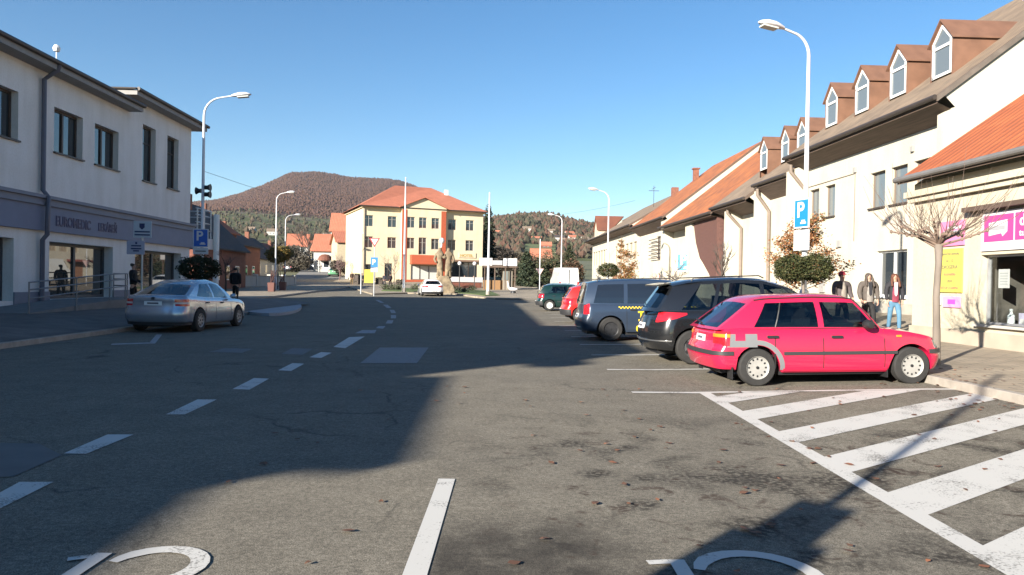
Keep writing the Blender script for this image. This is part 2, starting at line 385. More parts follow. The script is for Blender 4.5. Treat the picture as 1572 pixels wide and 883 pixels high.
m_win = glass_mat('window_glass', (.03, .038, .045)); m_win2 = glass_mat('window_glass_pale', (.12, .14, .15), .08)
m_tile_old = tile_mat('old_brown_tiles', (.24, .175, .12), (.135, .10, .072), 2.8, 3.6)
m_tile_or = tile_mat('orange_tiles', (.36, .098, .032), (.25, .066, .024), 2.8, 3.3)
m_tile_mix = tile_mat('weathered_orange_tiles', (.40, .135, .042), (.17, .062, .032), 2.8, 3.6)
m_tile_red = tile_mat('red_brown_tiles', (.19, .065, .035), (.10, .04, .027), 2.8, 3.6)
m_tile_hotel = tile_mat('coral_tiles', (.48, .165, .095), (.37, .125, .07), 2.5, 3)
m_tile_dark = tile_mat('dark_tiles', (.06, .045, .04), (.035, .03, .028), 3, 4)
m_galv = mat('galvanised_steel', (.42, .43, .44), .42, .08, 6, metal=.6)
m_lamp_w = mat('lamp_white_paint', (.62, .63, .65), .4, .05)
m_black = mat('black_plastic', (.015, .015, .016), .5)
m_rubber = mat('tyre_rubber', (.022, .021, .02), .85, .2, 9, .2, 60)

# ------------------------------------------------------------------ ground and roads
def ground_sheet():
    xs = sorted(set([-900, -600, -400, -250, -160, -110] + [-80 + 4 * i for i in range(41)] + [-12 + .8 * i for i in range(31)] + [110, 160, 250, 400, 600, 900]))
    ys = sorted(set([-120, -60, -30] + [-20 + 2.5 * i for i in range(50)] + [105 + 10 * i for i in range(24)] + [380, 430, 480, 540, 600]))
    mb = MB(); ids = [[mb.vert((x, y, base_z(x, y))) for x in xs] for y in ys]
    for j in range(len(ys) - 1):
        for i in range(len(xs) - 1):
            cx = (xs[i] + xs[i + 1]) / 2; cy = (ys[j] + ys[j + 1]) / 2
            mb.cur = 0 if (cy < 104 and abs(cx) < 90) else 1
            mb.face((ids[j][i], ids[j][i + 1], ids[j + 1][i + 1], ids[j + 1][i]))
    return structure(mb.build('ground', [ASPH, m_field], smooth=True, angle=180))
ground_sheet()
def pave(name, mat_, vs_, us, zf, kerb_side=None, dz=0.0):
    mb = MB()
    mb.grid([[(v - SK * u, u, zf(v - SK * u, u) + dz) for v in vs_] for u in us])
    return structure(mb.build(name, mat_, smooth=True, angle=30))
def kerb(name, vk, us, sgn, top, zroad):
    """stone kerb with its face towards the road; sgn +1 = pavement on larger v"""
    mb = MB(); rows = []
    for u in us:
        x = vk - SK * u; zt = top(u); zb = zroad(u) - .06
        rows.append([(x, u, zb), (x, u, zt - .012), (x + sgn * .012, u, zt), (x + sgn * .13, u, zt), (x + sgn * .13, u, zb)])
    ids = mb.grid(rows); mb.face(ids[0]); mb.face(ids[-1][::-1])
    return structure(mb.build(name, m_kerb))
US = [-20 + 2 * i for i in range(70)]
zR = lambda x, y: rise(y) + itp([(7, .22), (11.2, .28), (16, .6), (30, .7)], vv(x, y))
pave('sidewalk', m_pave, [7.13, 8.5, 10, 11.2, 12.5, 14, 16, 20, 30], US, zR)
kerb('kerb', 7.0, US, 1, lambda u: rise(u) + .222, lambda u: rise(u) + .1)
zL = lambda x, y: rise(y) + itp([(-30, .45), (-16.3, .38), (-12, .3), (-9.8, .12)], vv(x, y))
UL = [-20 + 2 * i for i in range(33)]
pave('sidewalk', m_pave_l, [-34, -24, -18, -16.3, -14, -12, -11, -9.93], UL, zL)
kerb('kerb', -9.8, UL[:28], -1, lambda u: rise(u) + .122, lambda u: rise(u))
UF = [50 + 3 * i for i in range(22)]
pave('sidewalk', m_pave, [-60, -40, -30, -24, -18, -15.63], UF, lambda x, y: rise(y) + .14)
kerb('kerb', -15.5, UF, -1, lambda u: rise(u) + .142, lambda u: rise(u))
def gp(px, py):
    """point on the road surface under a pixel"""
    lo, hi = 1.0, 95.0
    for _ in range(50):
        d = (lo + hi) / 2; p = W(px, py, d)
        if p.z > base_z(p.x, p.y): lo = d
        else: hi = d
    return p
# pale paved crossing at the side street mouth (smooth drop kerb tongue)
mb = MB(); c = []
for k in range(25):
    a = 2 * PI * k / 24
    px = 413 + 50 * math.cos(a); py = 473.5 + 12 * math.sin(a) * (1 if math.sin(a) > 0 else .9)
    p = gp(px, py); c.append((p.x, p.y, .16))
mb.prism([(q[0], q[1], -.05) for q in c[:-1]], (0, 0, .175)); structure(mb.build('paved_crossing', mat('pale_concrete', (.30, .31, .33), .8, .08, 4)))
# road up the hill
mb = MB(); rows = []; rows2 = []
for k in range(24):
    d = 98 + k * 9; px = itp([(98, 515), (140, 503), (180, 492), (240, 474), (310, 468)], d); x = (px - CX) / F * d
    hw = itp([(98, 7.5), (140, 5.6), (310, 4.5)], d)
    rows.append([(x - hw, d, rise(d) + .12), (x + hw, d, rise(d) + .12)])
    rows2.append([(x + hw, d, rise(d) + .12), (x + hw, d, rise(d) + .24), (x + hw + 3, d, rise(d) + .26)])
mb.grid(rows); structure(mb.build('hill_road', mat('pale_asphalt', (.19, .18, .165), .85, .1, 2)))
mb = MB(); mb.grid(rows2); structure(mb.build('hill_sidewalk', m_pave))
# square in front of the hotel: pale paving, kerb and lawns
def poly_patch(name, pxd, m_, dz, kerb_h=None):
    """flat patch from (pixel column, distance) corners"""
    pts = []
    for px, d in pxd:
        p = G(px, d); pts.append(Vector((p.x, p.y, 0)))
    mb = MB(); cs = []
    n = len(pts)
    dense = []
    for i in range(n):
        for t in range(4): dense.append(pts[i].lerp(pts[(i + 1) % n], t / 4))
    top = [mb.vert((p.x, p.y, base_z(p.x, p.y) + dz)) for p in dense]; ctr = sum(pts, Vector()) / n
    cc = mb.vert((ctr.x, ctr.y, base_z(ctr.x, ctr.y) + dz + .01))
    for i in range(len(top)): mb.face((top[i], top[(i + 1) % len(top)], cc))
    bot = [mb.vert((p.x, p.y, base_z(p.x, p.y) - .05)) for p in dense]
    for i in range(len(top)): mb.face((top[i], bot[i], bot[(i + 1) % len(top)], top[(i + 1) % len(top)]))
    return mb.build(name, m_)
structure(poly_patch('square_pavement', [(535, 88), (572, 66), (625, 70.5), (700, 70), (725, 64), (760, 60), (828, 60), (850, 76), (838, 108), (700, 130), (540, 108)], m_pave, .12))
stuff(poly_patch('grass_lawn', [(585, 74), (628, 73), (655, 73.5), (655, 84), (600, 86)], m_grass, .17))
stuff(poly_patch('grass_lawn', [(690, 73), (730, 68), (745, 64), (768, 66), (752, 80), (695, 84)], m_grass, .17))

# ------------------------------------------------------------------ road markings
def mark(name, polys, m_=None, dz=.006):
    mb = MB()
    for pi_, pl in enumerate(polys):
        dz += .00015 if name == 'bay_number' else 0
        # densify along edges so paint follows the ground
        pts = []
        n = len(pl)
        if n == 4:
            a, b, c, d = [Vector((p[0], p[1], 0)) for p in pl]; K = max(1, int((a - b).length / .8)); K2 = 1
            rows = []
            for t in range(K + 1):
                u = a.lerp(b, t / K); v = d.lerp(c, t / K); rows.append([(u.x, u.y, base_z(u.x, u.y) + dz), (v.x, v.y, base_z(v.x, v.y) + dz)])
            mb.grid(rows)
        else: mb.poly([(p[0], p[1], base_z(p[0], p[1]) + dz) for p in pl])
    return structure(mb.build(name, m_ or PAINT))
def strip(p, q, w):
    p = Vector(p); q = Vector(q); t = (q - p).normalized(); nrm = Vector((-t.y, t.x)) * w / 2
    return [tuple(p + nrm), tuple(q + nrm), tuple(q - nrm), tuple(p - nrm)]
def pxpoly(l): return [(gp(a, b).x, gp(a, b).y) for a, b in l]
mark('lane_marking', [pxpoly(l) for l in (
    [(-60, 790), (-20, 792), (82, 741), (30, 741)], [(98, 697), (132, 698), (205, 668), (165, 668)], [(255, 637), (284, 637), (333, 614), (303, 614)],
    [(357, 598), (383, 599), (413, 582), (390, 581)], [(427, 569), (447, 570), (467, 559), (449, 558)], [(475, 549), (493, 550), (509, 542), (493, 541)],
    [(512, 533), (530, 535), (560, 517), (536, 518)])])
mark('lane_marking', [pxpoly(l) for l in ([(545, 512), (575, 512), (578, 507), (556, 507)], [(577, 504), (588, 505), (592, 501), (581, 501)], [(592, 497), (602, 497), (604, 492), (595, 492)], [(600, 489), (608, 489), (608, 484), (600, 484)],
    [(601, 481), (608, 481), (605, 476), (598, 476)], [(594, 473), (601, 473), (595, 468), (588, 468)], [(584, 465), (590, 465), (582, 461), (576, 461)])], mat('worn_paint', (.3, .3, .3), .8, .2, 8))
mark('asphalt_patch', [pxpoly([(553, 558), (640, 558), (658, 534), (583, 534)])], mat('pale_asphalt_repair', (.21, .205, .2), .85, .08, 9))
mark('asphalt_patch', [pxpoly([(320, 541), (372, 542), (388, 536), (345, 535)]), pxpoly([(432, 544), (465, 545), (480, 536), (448, 535)])], mat('worn_grey_patch', (.15, .148, .145), .85, .1, 5))
mark('asphalt_patch', [pxpoly([(-60, 735), (20, 733), (95, 700), (60, 682), (-60, 680)])], mat('worn_grey_patch2', (.12, .117, .112), .85, .12, 3))
mark('lane_marking', [pxpoly([(228, 528), (238, 528), (249, 514), (240, 514)]), pxpoly([(170, 530), (230, 528), (232, 526), (172, 528)])], MATS['worn_paint'])
# bays on the right
ang = math.tan(R(2.8))
mark('lane_marking', [strip((1.75, yy), (6.95, yy + 5.2 * ang), .12) for yy in (10.62, 13.4, 16.1, 18.8, 21.5, 24.2, 27, 30, 33, 36, 39, 42)])
mark('lane_marking', [strip((-.485, .5), (-.485, 5.78), .13)])
mark('lane_marking', [strip((2.8, .3), (2.8, 10.62), .16)])
hat = []
for k, ym in enumerate((10.02, 8.86, 7.62, 6.47, 5.33, 4.2, 3.0, 1.8, .6)):
    sl = .7; y1 = ym + (6.85 - 2.9) * sl
    h = .27; a = [(2.88, ym - h), (6.85, y1 - h), (6.85, y1 + h), (2.88, ym + h)]
    lim = lambda x: 10.55 + (x - 1.75) * ang
    if y1 + h > lim(6.85):   # clip against the bay line
        xa = min(6.85, 2.88 + max(0, (lim(5) - (ym + h)) / sl)); xb = min(6.85, 2.88 + max(0, (lim(6) - (ym - h)) / sl))
        a = [(2.88, ym - h), (xb, ym - h + (xb - 2.88) * sl), (xa, ym + h + (xa - 2.88) * sl), (2.88, ym + h)]
    hat.append(a)
mark('hatched_marking', hat)
def stroke(pts, w):
    """variable path as quads"""
    out = []; P = [Vector(p) for p in pts]; W_ = w if isinstance(w, list) else [w] * len(P); L_ = []; R_ = []
    for i, p in enumerate(P):
        t = (P[min(i + 1, len(P) - 1)] - P[max(0, i - 1)]).normalized(); n = Vector((-t.y, t.x)) * W_[i] / 2; L_.append(p + n); R_.append(p - n)
    return [[tuple(L_[i]), tuple(L_[i + 1]), tuple(R_[i + 1]), tuple(R_[i])] for i in range(len(P) - 1)]
def digit_two(cx, top, wd, h, lw):
    pts = []
    for k in range(15):
        a = R(168 - k * 15.5); pts.append((cx + wd / 2 * math.cos(a), top - wd * .52 + wd * .52 * math.sin(a)))
    pts += [(cx + wd * .2, top - h * .62), (cx - wd * .45, top - h + lw)]
    return stroke(pts, [lw * .6, lw * .8] + [lw] * (len(pts) - 2)) + [strip((cx - wd * .55, top - h + lw / 2), (cx + wd * .5, top - h + lw / 2), lw)]
# painted bay numbers (their upper parts show at the bottom edge)
mark('bay_number', digit_two(-1.895, 4.18, .48, 1.0, .10) + [strip((-2.385, 4.0), (-2.285, 4.05), .055), strip((-2.24, 4.1), (-2.25, 3.1), .09)])
mark('bay_number', digit_two(1.35, 4.27, .62, 1.0, .10) + [strip((.78, 4.1), (.905, 4.12), .06), strip((.95, 4.15), (.96, 3.2), .09)])
# fallen leaves
rl = random.Random(3); mb = MB()
for k in range(280):
    x = rl.uniform(-2.5, 6.6); y = rl.uniform(3.8, 11)
    if rl.random() < .35: x = rl.uniform(5.6, 8.5); y = rl.uniform(8.5, 12.5)
    if x < 0 and rl.random() < .7: continue
    s_ = rl.uniform(.02, .05); a = rl.uniform(0, 6.28); z = gz(x, y) + .012
    mb.cur = rl.choice([0, 0, 1]); pts = []
    for j in range(6):
        b_ = a + j * PI / 3; rr = s_ * (1 if j % 3 == 0 else .62); pts.append((x + rr * math.cos(b_), y + rr * math.sin(b_), z + rl.uniform(0, .012)))
    mb.poly(pts)
stuff(mb.build('fallen_leaves', [mat('leaf_brown', (.12, .055, .03), .8), mat('leaf_russet', (.22, .085, .04), .8)]))

# ------------------------------------------------------------------ hills
rh = random.Random(11)
def vnoise(seed):
    rr = random.Random(seed); ph = [(rr.uniform(.6, 1.6), rr.uniform(0, 6.28), rr.uniform(0, 6.28)) for _ in range(14)]
    def f(x, y):
        s = 0; a = 1; fr = 1
        for k, (q, p1, p2) in enumerate(ph):
            s += a * math.sin(x * fr * q + p1 + 1.7 * math.sin(y * fr * .7 + p2)) * math.cos(y * fr * q * .9 + p2); a *= .82; fr *= 1.35
        return s / 4
    return f
nz = vnoise(5)
E_M = [(-900, 40), (-200, 60), (150, 92), (250, 108), (328, 118), (363, 127), (400, 141), (427, 154.5), (446, 163), (487, 163.5), (515, 159), (539, 156.5), (582, 155.5), (610, 152.5), (638, 143), (680, 124), (720, 108), (760, 92), (900, 70), (1400, 60), (2600, 30)]
E_R = [(700, 84), (740, 93), (770, 99), (800, 104), (830, 104), (870, 99), (905, 90), (950, 78), (1100, 60), (1700, 50), (2600, 30)]
def hill_z(px, d):
    hz = 1.55
    e_m = itp(E_M, px); e0 = (rise(540) - 3 - hz) / 540 * F
    foot = itp([(-900, 30), (200, 80), (330, 102), (400, 100), (480, 93), (640, 88), (740, 80), (2600, 30)], px)
    left = itp([(540, e0), (760, foot * .66), (1000, foot * .72), (1400, foot), (2000, foot + (e_m - foot) * .55), (2700, e_m), (3400, e_m * .8)], d)
    er = itp(E_R, px); right = itp([(540, e0), (700, 44), (900, 62), (1150, er * .86), (1500, er), (3400, er * .5)], d)
    t = min(1, max(0, (px - 690) / 70)); e = left + (right - left) * (t * t * (3 - 2 * t)); e = max(e, left * .0 + e) if True else e
    if px > 690: e = max(e, itp([(540, 0), (2000, 0), (2700, e_m), (3400, e_m * .8)], d))
    amp = itp([(540, 0), (700, .8), (1400, 2.2), (2700, 1.6)], d)
    return hz + (e + amp * nz(px * .045, d * .009)) / F * d
def hill_mat(name, cols, sc_):
    m, n, b = nodes(name); L = n.links.new; b.inputs['Roughness'].default_value = 1; b.inputs['Specular IOR Level'].default_value = .1
    tc = n.nodes.new('ShaderNodeTexCoord'); no = n.nodes.new('ShaderNodeTexNoise'); no.inputs['Scale'].default_value = sc_; no.inputs['Detail'].default_value = 9; no.inputs['Roughness'].default_value = .65
    L(tc.outputs['Object'], no.inputs['Vector']); r = n.nodes.new('ShaderNodeValToRGB'); r.color_ramp.elements.remove(r.color_ramp.elements[1])
    r.color_ramp.elements[0].position = cols[0][0]; r.color_ramp.elements[0].color = rgb(cols[0][1])
    for p, c in cols[1:]: r.color_ramp.elements.new(p).color = rgb(c)
    L(no.outputs['Fac'], r.inputs[0]); L(r.outputs[0], b.inputs['Base Color'])
    bp = n.nodes.new('ShaderNodeBump'); bp.inputs['Strength'].default_value = 1; bp.inputs['Distance'].default_value = 6
    n2 = n.nodes.new('ShaderNodeTexNoise'); n2.inputs['Scale'].default_value = .06; n2.inputs['Detail'].default_value = 6; L(tc.outputs['Object'], n2.inputs['Vector']); L(n2.outputs['Fac'], bp.inputs['Height']); L(bp.outputs[0], b.inputs['Normal'])
    return m
m_mtn = hill_mat('mountain_woodland', [(.3, (.030, .025, .032)), (.45, (.080, .048, .038)), (.58, (.072, .042, .034)), (.72, (.048, .038, .028))], .004)
m_foot = hill_mat('foothill_scrub', [(.3, (.05, .05, .032)), (.43, (.095, .088, .056)), (.52, (.075, .09, .035)), (.62, (.12, .105, .07)), (.72, (.15, .125, .085))], .012)
cols = list(range(-900, 2601, 12))
def sheet(name, rows_d, m_):
    mb = MB(); mb.grid([[((px - CX) / F * d, d, hill_z(px, d)) for px in cols] for d in rows_d]); return structure(mb.build(name, m_, smooth=True, angle=180))
sheet('foothills', [540, 580, 620, 670, 720, 780, 840, 900, 970, 1040, 1120, 1200, 1300, 1400], m_foot)
sheet('mountain', [1400, 1450, 1500, 1600, 1700, 1850, 2000, 2150, 2300, 2500, 2600, 2700, 2800, 3100, 3400], m_mtn)
def tufts(name, n, pr, dr, size, mats_, seed, dens=None):
    """woodland that reads as one mass: small upright tufts of twiggy crowns"""
    rr = random.Random(seed); mb = MB()
    for _ in range(n):
        px = rr.uniform(*pr); d = math.sqrt(rr.uniform(dr[0] ** 2, dr[1] ** 2))
        if dens and rr.random() > dens(px, d): continue
        z = hill_z(px, d); x = (px - CX) / F * d; s_ = size * rr.uniform(.6, 1.25); h = s_ * rr.uniform(.8, 1.4)
        mb.cur = rr.randrange(len(mats_)); a = rr.uniform(0, 2); k = 5
        ring = [mb.vert((x + s_ * .5 * math.cos(a + 2 * PI * i / k) * rr.uniform(.7, 1.2), d + s_ * .5 * math.sin(a + 2 * PI * i / k), z + h * rr.uniform(.3, .6))) for i in range(k)]
        tp = mb.vert((x + rr.uniform(-.2, .2) * s_, d, z + h)); bt = mb.vert((x, d, z - h * .2))
        for i in range(k): mb.face((ring[i], ring[(i + 1) % k], tp)); mb.face((ring[(i + 1) % k], ring[i], bt))
    return stuff(mb.build(name, mats_, recalc=False))
mm = [mat('wood_rust', (.100, .055, .038), 1, spec=.1), mat('wood_mauve', (.085, .050, .042), 1, spec=.1), mat('wood_brown', (.088, .052, .036), 1, spec=.1), mat('wood_olive', (.065, .055, .034), 1, spec=.1)]
tufts('mountain_forest', 30000, (200, 780), (1450, 2750), 5.0, mm[:3] + [mm[1]], 21)
mf = [mat('scrub_olive', (.07, .066, .04), 1, spec=.1), mat('scrub_brown', (.09, .068, .048), 1, spec=.1), mat('scrub_dark', (.042, .040, .025), 1, spec=.1), mat('scrub_grey', (.075, .065, .045), 1, spec=.1)]
tufts('hillside_scrub', 1700, (280, 740), (600, 1420), 6, mf, 22, lambda px, d: .35 + .5 * (nz(px * .05, d * .02) > 0))
tufts('hillside_wood', 5200, (740, 1100), (640, 1520), 7, [mm[0], mm[2], mf[0], mf[2], mf[1]], 23, lambda px, d: 0 if (800 < px < 856 and d < 865) else .35 + .65 * (nz(px * .06 + 3, d * .02) > -.15))
# meadow on the right-hand slope
mb = MB(); rows = []
for d in (640, 700, 760, 820, 860): rows.append([((px - CX) / F * d, d, hill_z(px, d) + 1.2) for px in (805, 812, 820, 828, 836, 844, 852)])
mb.grid(rows); structure(mb.build('meadow', mat('meadow_green', (.085, .105, .03), 1, .2, .05), smooth=True, angle=180))
# ------------------------------------------------------------------ buildings
def frame(ang):
    c, s = math.cos(ang), math.sin(ang)
    def f(v, u, z=0): return Vector((v * c - u * s, v * s + u * c, z))
    return f
AR = R(2.3); AL = R(1.82)
fR = frame(AR); fL = frame(AL)
def building(name, label, cat, fr, ang, v0, u0, z0, group=None):
    MB.OFF = (v0, u0, z0)
    return thing(name, label, cat, fr(v0, u0, z0), ang, group)
def done(): MB.OFF = (0, 0, 0)
def roof_quad(mb, a, b, c, d):
    """a-b eave, c-d ridge; uv in metres"""
    a, b, c, d = map(Vector, (a, b, c, d)); L = (b - a).length; H = ((d - a).length + (c - b).length) / 2
    mb.quad(a, b, c, d, uv=[(0, 0), (L, 0), (L, H), (0, H)])
def roof_slab(parent, a, b, c, d, m_tile, thick=.14, under=None, name='roof'):
    mb = MB(); roof_quad(mb, a, b, c, d); a, b, c, d = map(Vector, (a, b, c, d)); t = Vector((0, 0, -thick)); mb.cur = 1
    mb.quad(a + t, d + t, c + t, b + t)
    for p, q in ((a, b), (b, c), (c, d), (d, a)): mb.quad(p, p + t, q + t, q)
    return mb.build(name, [m_tile, under or m_brownsof], parent, recalc=False)

# ---- left: grey-white office building in shade
b = building('office_building', 'long two-storey grey-white building in shade with a blue-grey shop band, on the left', 'building', fL, AL, -16.3, -4.5, 0)
V = -16.3; ud = (0, 1); inn = (-1, 0)
U0, U1, U2 = -4.5, 33.9, 40.8
up = [(t - U0, t + 1.95 - U0, 6.14, 7.82) for t in (0.5, 4.0, 8.0, 11, 14.0, 17.4, 20.7, 24.1, 28.15, 31.0)]
gr = [(t0 - U0, t1 - U0, .62, 2.78) for t0, t1 in ((-2, 4), (6, 11), (13, 18.5), (20.2, 25.9), (27.95, 32.6))]
mb = MB(); wall(mb, (V, U0), ud, U1 - U0, 4.4, 8.95, up, inn, .32)
wall(mb, (V, U1), ud, U2 - U1, 4.4, 9.6, [(35.2 - U1, 36.55 - U1, 6.05, 8.68), (37.85 - U1, 39.2 - U1, 6.05, 8.68)], inn, .32)
wall(mb, (V, U0), ud, U1 - U0, .25, 3.16, gr, inn, .45); wall(mb, (V, U1), ud, U2 - U1, .25, 3.16, [(34.6 - U1, 39.7 - U1, .62, 2.78)], inn, .45)
mb.quad((V, U2, 0), (V - 14, U2, 0), (V - 14, U2, 9.6), (V, U2, 9.6)); mb.quad((V, U0, 0), (V - 14, U0, 0), (V - 14, U0, 9), (V, U0, 9)); mb.quad((V, U1, 8.95), (V - 14, U1, 8.95), (V - 14, U1, 9.6), (V, U1, 9.6))
mb.quad((V - 14, U0, 0), (V - 14, U2, 0), (V - 14, U2, 9.4), (V - 14, U0, 9.4))
mb.build('wall', m_grey_r, b, recalc=False)
for h in up: window(b, (V, U0), ud, inn, h, .32, m_brown_w, m_win, 1, 0, .09, sill=m_darkmetal)
for h in [(35.2 - U1, 36.55 - U1, 6.05, 8.68), (37.85 - U1, 39.2 - U1, 6.05, 8.68)]: window(b, (V, U1), ud, inn, h, .32, m_brown_w, m_win, 0, 1, .09, sill=m_darkmetal)
m_shopglass = glass_mat('shop_glass_reflecting', (.05, .05, .045), .015); m_dgreyf = mat('dark_grey_frame', (.05, .055, .06), .5)
for h in gr: window(b, (V, U0), ud, inn, h, .45, m_dgreyf, m_shopglass, 1, 0, .12)
window(b, (V, U1), ud, inn, (34.6 - U1, 39.7 - U1, .62, 2.78), .45, m_dgreyf, m_shopglass, 1, 0, .12)
m_band = mat('blue_grey_fascia', (.14, .165, .245), .6, .06, 2); m_band2 = mat('blue_grey_moulding', (.16, .175, .225), .6, .05, 2)
mb = MB(); mb.box(V + .003, V + .16, U0, U2 + .1, 3.14, 4.05); mb.build('fascia', m_band, b)
for z0, z1, e in ((4.05, 4.17, .24), (4.17, 4.30, .20), (4.30, 4.42, .30)):
    mb = MB(); mb.box(V + .002, V + e, U0, U2 + e, z0 + .001, z1); mb.build('moulding', m_band2, b)
for t0, t1 in zip([U0, 4, 11, 18.5, 25.9, 32.6, 39.7], [-2, 6, 13, 20.2, 27.95, 34.6, U2]):
    mb = MB(); mb.box(V + .002, V + .05, t0, t1, .1, .92); mb.build('plinth', m_band2, b)
t = text_obj('lettering', 'EUROMEDIC', .52, mat('navy_letters', (.012, .018, .09), .5), b, (V + .17 + 16.3, 28.05 - U0, 3.38), (R(90), 0, R(90)), .012, sx=.83, bold=.012)
t = text_obj('lettering', 'LEKÁREŇ', .46, MATS['navy_letters'], b, (V + .17 + 16.3, 31.05 - U0, 3.4), (R(90), 0, R(90)), .012, sx=.80, bold=.012)
# eaves
def eave_box(va, vb, ua, ub, z, t=.24):
    mb = MB(); mb.box(va, vb, ua, ub, z - t, z); return mb
m_eave = mat('eave_render', (.27, .26, .25), .8, .08, 3)
o = eave_box(V - .01, V + .62, U0 - .6, U1 - .01, 9.14, .2).build('eave', m_eave, b)
o = eave_box(V - 14.5, V + .62, U1 - .62, U2 + .62, 9.78, .2).build('eave', m_eave, b)
mb = MB(); mb.tube([(V + .68, U0 - .6, 9.2), (V + .68, U1 - .0, 9.2)], .085, 10); mb.tube([(V + .68, U1 - .65, 9.84), (V + .68, U2 + .68, 9.84)], .085, 10); mb.tube([(V + .6, U1 - .68, 9.84), (V - 3, U1 - .68, 9.84)], .05, 8); mb.build('gutter', m_darkmetal, b)
mb = MB(); mb.tube([(V + .66, 27.3, 9.14), (V + .6, 27.3, 8.95), (V + .13, 27.3, 8.6), (V + .13, 27.3, 4.6), (V + .33, 27.3, 4.35), (V + .3, 27.3, 3.0), (V + .14, 27.3, 2.8), (V + .14, 27.3, .3)], .085, 10); mb.build('downpipe', mat('blue_grey_downpipe', (.10, .105, .14), .5, .05), b, smooth=True)
mb = MB(); mb.prism([(V + .6, U0 - .6, 9.15), (V - 7, U0 - .6, 9.9), (V - 14.6, U0 - .6, 9.15)], (0, U1 - U0 + .5, 0)); mb.prism([(V + .62, U1 - .62, 9.79), (V - 7, U1 - .62, 10.3), (V - 14.5, U1 - .62, 9.79)], (0, U2 - U1 + 1.2, 0)); mb.build('roof', m_tile_dark, b)
mb = MB(); mb.tube([(V + .2, 27.9, 9.2), (V + .2, 27.9, 9.9)], .02, 6); mb.lathe((V + .2, 27.9, 9.9), [(.02, -.12), (.1, -.1), (.13, .02), (.08, .12), (.01, .15)], 12); mb.build('roof_vent', m_white, b)
done()
# taller block and lower block of the same street side, behind the photographer: they shade the road
for nm, lab, ua, ub, H, cc in (('shop_building', 'lower dark-roofed block touching the near end of the office building', -10.2, -4.52, 7.95, m_grey_r), ('apartment_building', 'plain grey block behind the camera on the shaded side of the street', -34, -10.22, 7.5, m_grey_r)):
    b = building(nm, lab, 'building', fL, AL, -16.3, ua, 0); mb = MB(); mb.box(V - 12, V, ua, ub, 0, H - .25)
    mb.build('wall', cc, b); mb = MB(); mb.box(V - 12.5, V + (.6 if ub > -6 else .06), ua, ub, H - .24, H); mb.build('roof', m_tile_dark, b)
    for k in range(int((ub - ua) / 3)):
        mb = MB(); mb.box(V + .003, V + .05, ua + .8 + 3 * k, ua + 2.2 + 3 * k, 4.6, 6.1); wn_ = mb.build('window', m_brown_w, b); mb = MB(); mb.box(V + .05, V + .06, ua + .9 + 3 * k, ua + 2.1 + 3 * k, 4.7, 6.0); mb.build('pane', m_win, wn_)
    done()
b = building('roof_storey', 'set-back top storey standing on the near end of the grey-white office building', 'building', fL, AL, -17.2, -4.4, 9.9)
mb = MB(); mb.box(-22, -15.75, -4.45, 5.4, 9.3, 10.0); mb.build('wall', m_grey_r, b); mb = MB(); mb.box(-22.3, -15.62, -4.48, 5.6, 10.01, 10.2); mb.build('roof', m_tile_dark, b); done()

# terrace at the end of the office building
b = building('terrace', 'raised terrace with pipe railing and white column beyond the office building', 'terrace', fL, AL, -16.3, 41.0, .4)
mb = MB(); mb.box(-21, -16.0, 41.1, 43.4, 3.15, 3.75); mb.build('slab', m_grey_r, b)
mb = MB()
for z in (4.2, 4.6, 5.0, 5.35): mb.tube([(-16.1, 41.1, z), (-16.1, 43.3, z), (-20.9, 43.3, z)], .035, 6)
for u in (41.3, 42.3, 43.3): mb.tube([(-16.1, u, 3.75), (-16.1, u, 5.38)], .04, 6)
mb.build('railing', m_galv, b); mb = MB(); mb.tube([(-15.85, 43.5, .3), (-15.85, 43.5, 5.2)], .16, 14); mb.build('column', m_white, b, smooth=True); done()

# ---- right: drugstore
b = building('shop_building', 'low cream shop on the right edge with an orange tiled roof and pink sign', 'shop', fR, AR, 11.3, 4, .28)
V = 11.3; ud = (0, 1); inn = (1, 0); A0 = 4
mb = MB(); SH = (11.9 - A0, 16.35 - A0, .8, 2.36)
wall(mb, (V, A0), ud, 15, 0, 4.3, [SH], inn, .22)
mb.quad((V, 19, 0), (V + 9, 19, 0), (V + 9, 19, 4.3), (V, 19, 4.3)); mb.poly([(V, 19, 4.3), (V + 4.5, 19, 7.3), (V + 9, 19, 4.3)]); mb.quad((V, 4, 0), (V + 9, 4, 0), (V + 9, 4, 4.3), (V, 4, 4.3)); mb.build('wall', m_shopw, b, recalc=False)
mb = MB(); mb.box(V - .06, V - .003, 4, 19.03, .1, .62); mb.build('plinth', mat('pale_plinth', (.38, .32, .25), .85, .1, 2, .2), b)
wi = window(b, (V, A0), ud, inn, SH, .22, m_galv, clear_glass(), 1, 0, .05)
mb = MB(); mb.box(V - .1, V + .2, 11.8, 16.45, .74, .8); mb.build('sill', mat('stone_sill', (.42, .40, .36), .7), b)
mb = MB(); mb.box(V - .22, V - .002, 11.5, 16.75, 3.36, 3.46); mb.build('hood_moulding', mat('brown_flashing', (.09, .06, .045), .6), b)
mb = MB(); mb.box(V - .12, V - .002, 4, 19.1, 3.82, 3.95); mb.box(V - .2, V - .002, 4, 19.16, 3.95, 4.1); mb.build('cornice', m_shopw, b)
mb = MB(); mb.tube([(V - .36, 3.9, 4.44), (V - .36, 19.3, 4.44)], .075, 10); mb.build('gutter', mat('grey_gutter', (.20, .19, .18), .5, .1, metal=.3), b, smooth=True)
roof_slab(b, (V - .32, 3.8, 4.46), (V - .32, 19.25, 4.46), (V + 4.6, 19.25, 7.9), (V + 4.6, 3.8, 7.9), m_tile_or)
roof_slab(b, (V + 9.5, 19.25, 4.46), (V + 9.5, 3.8, 4.46), (V + 4.6, 3.8, 7.9), (V + 4.6, 19.25, 7.9), m_tile_or)
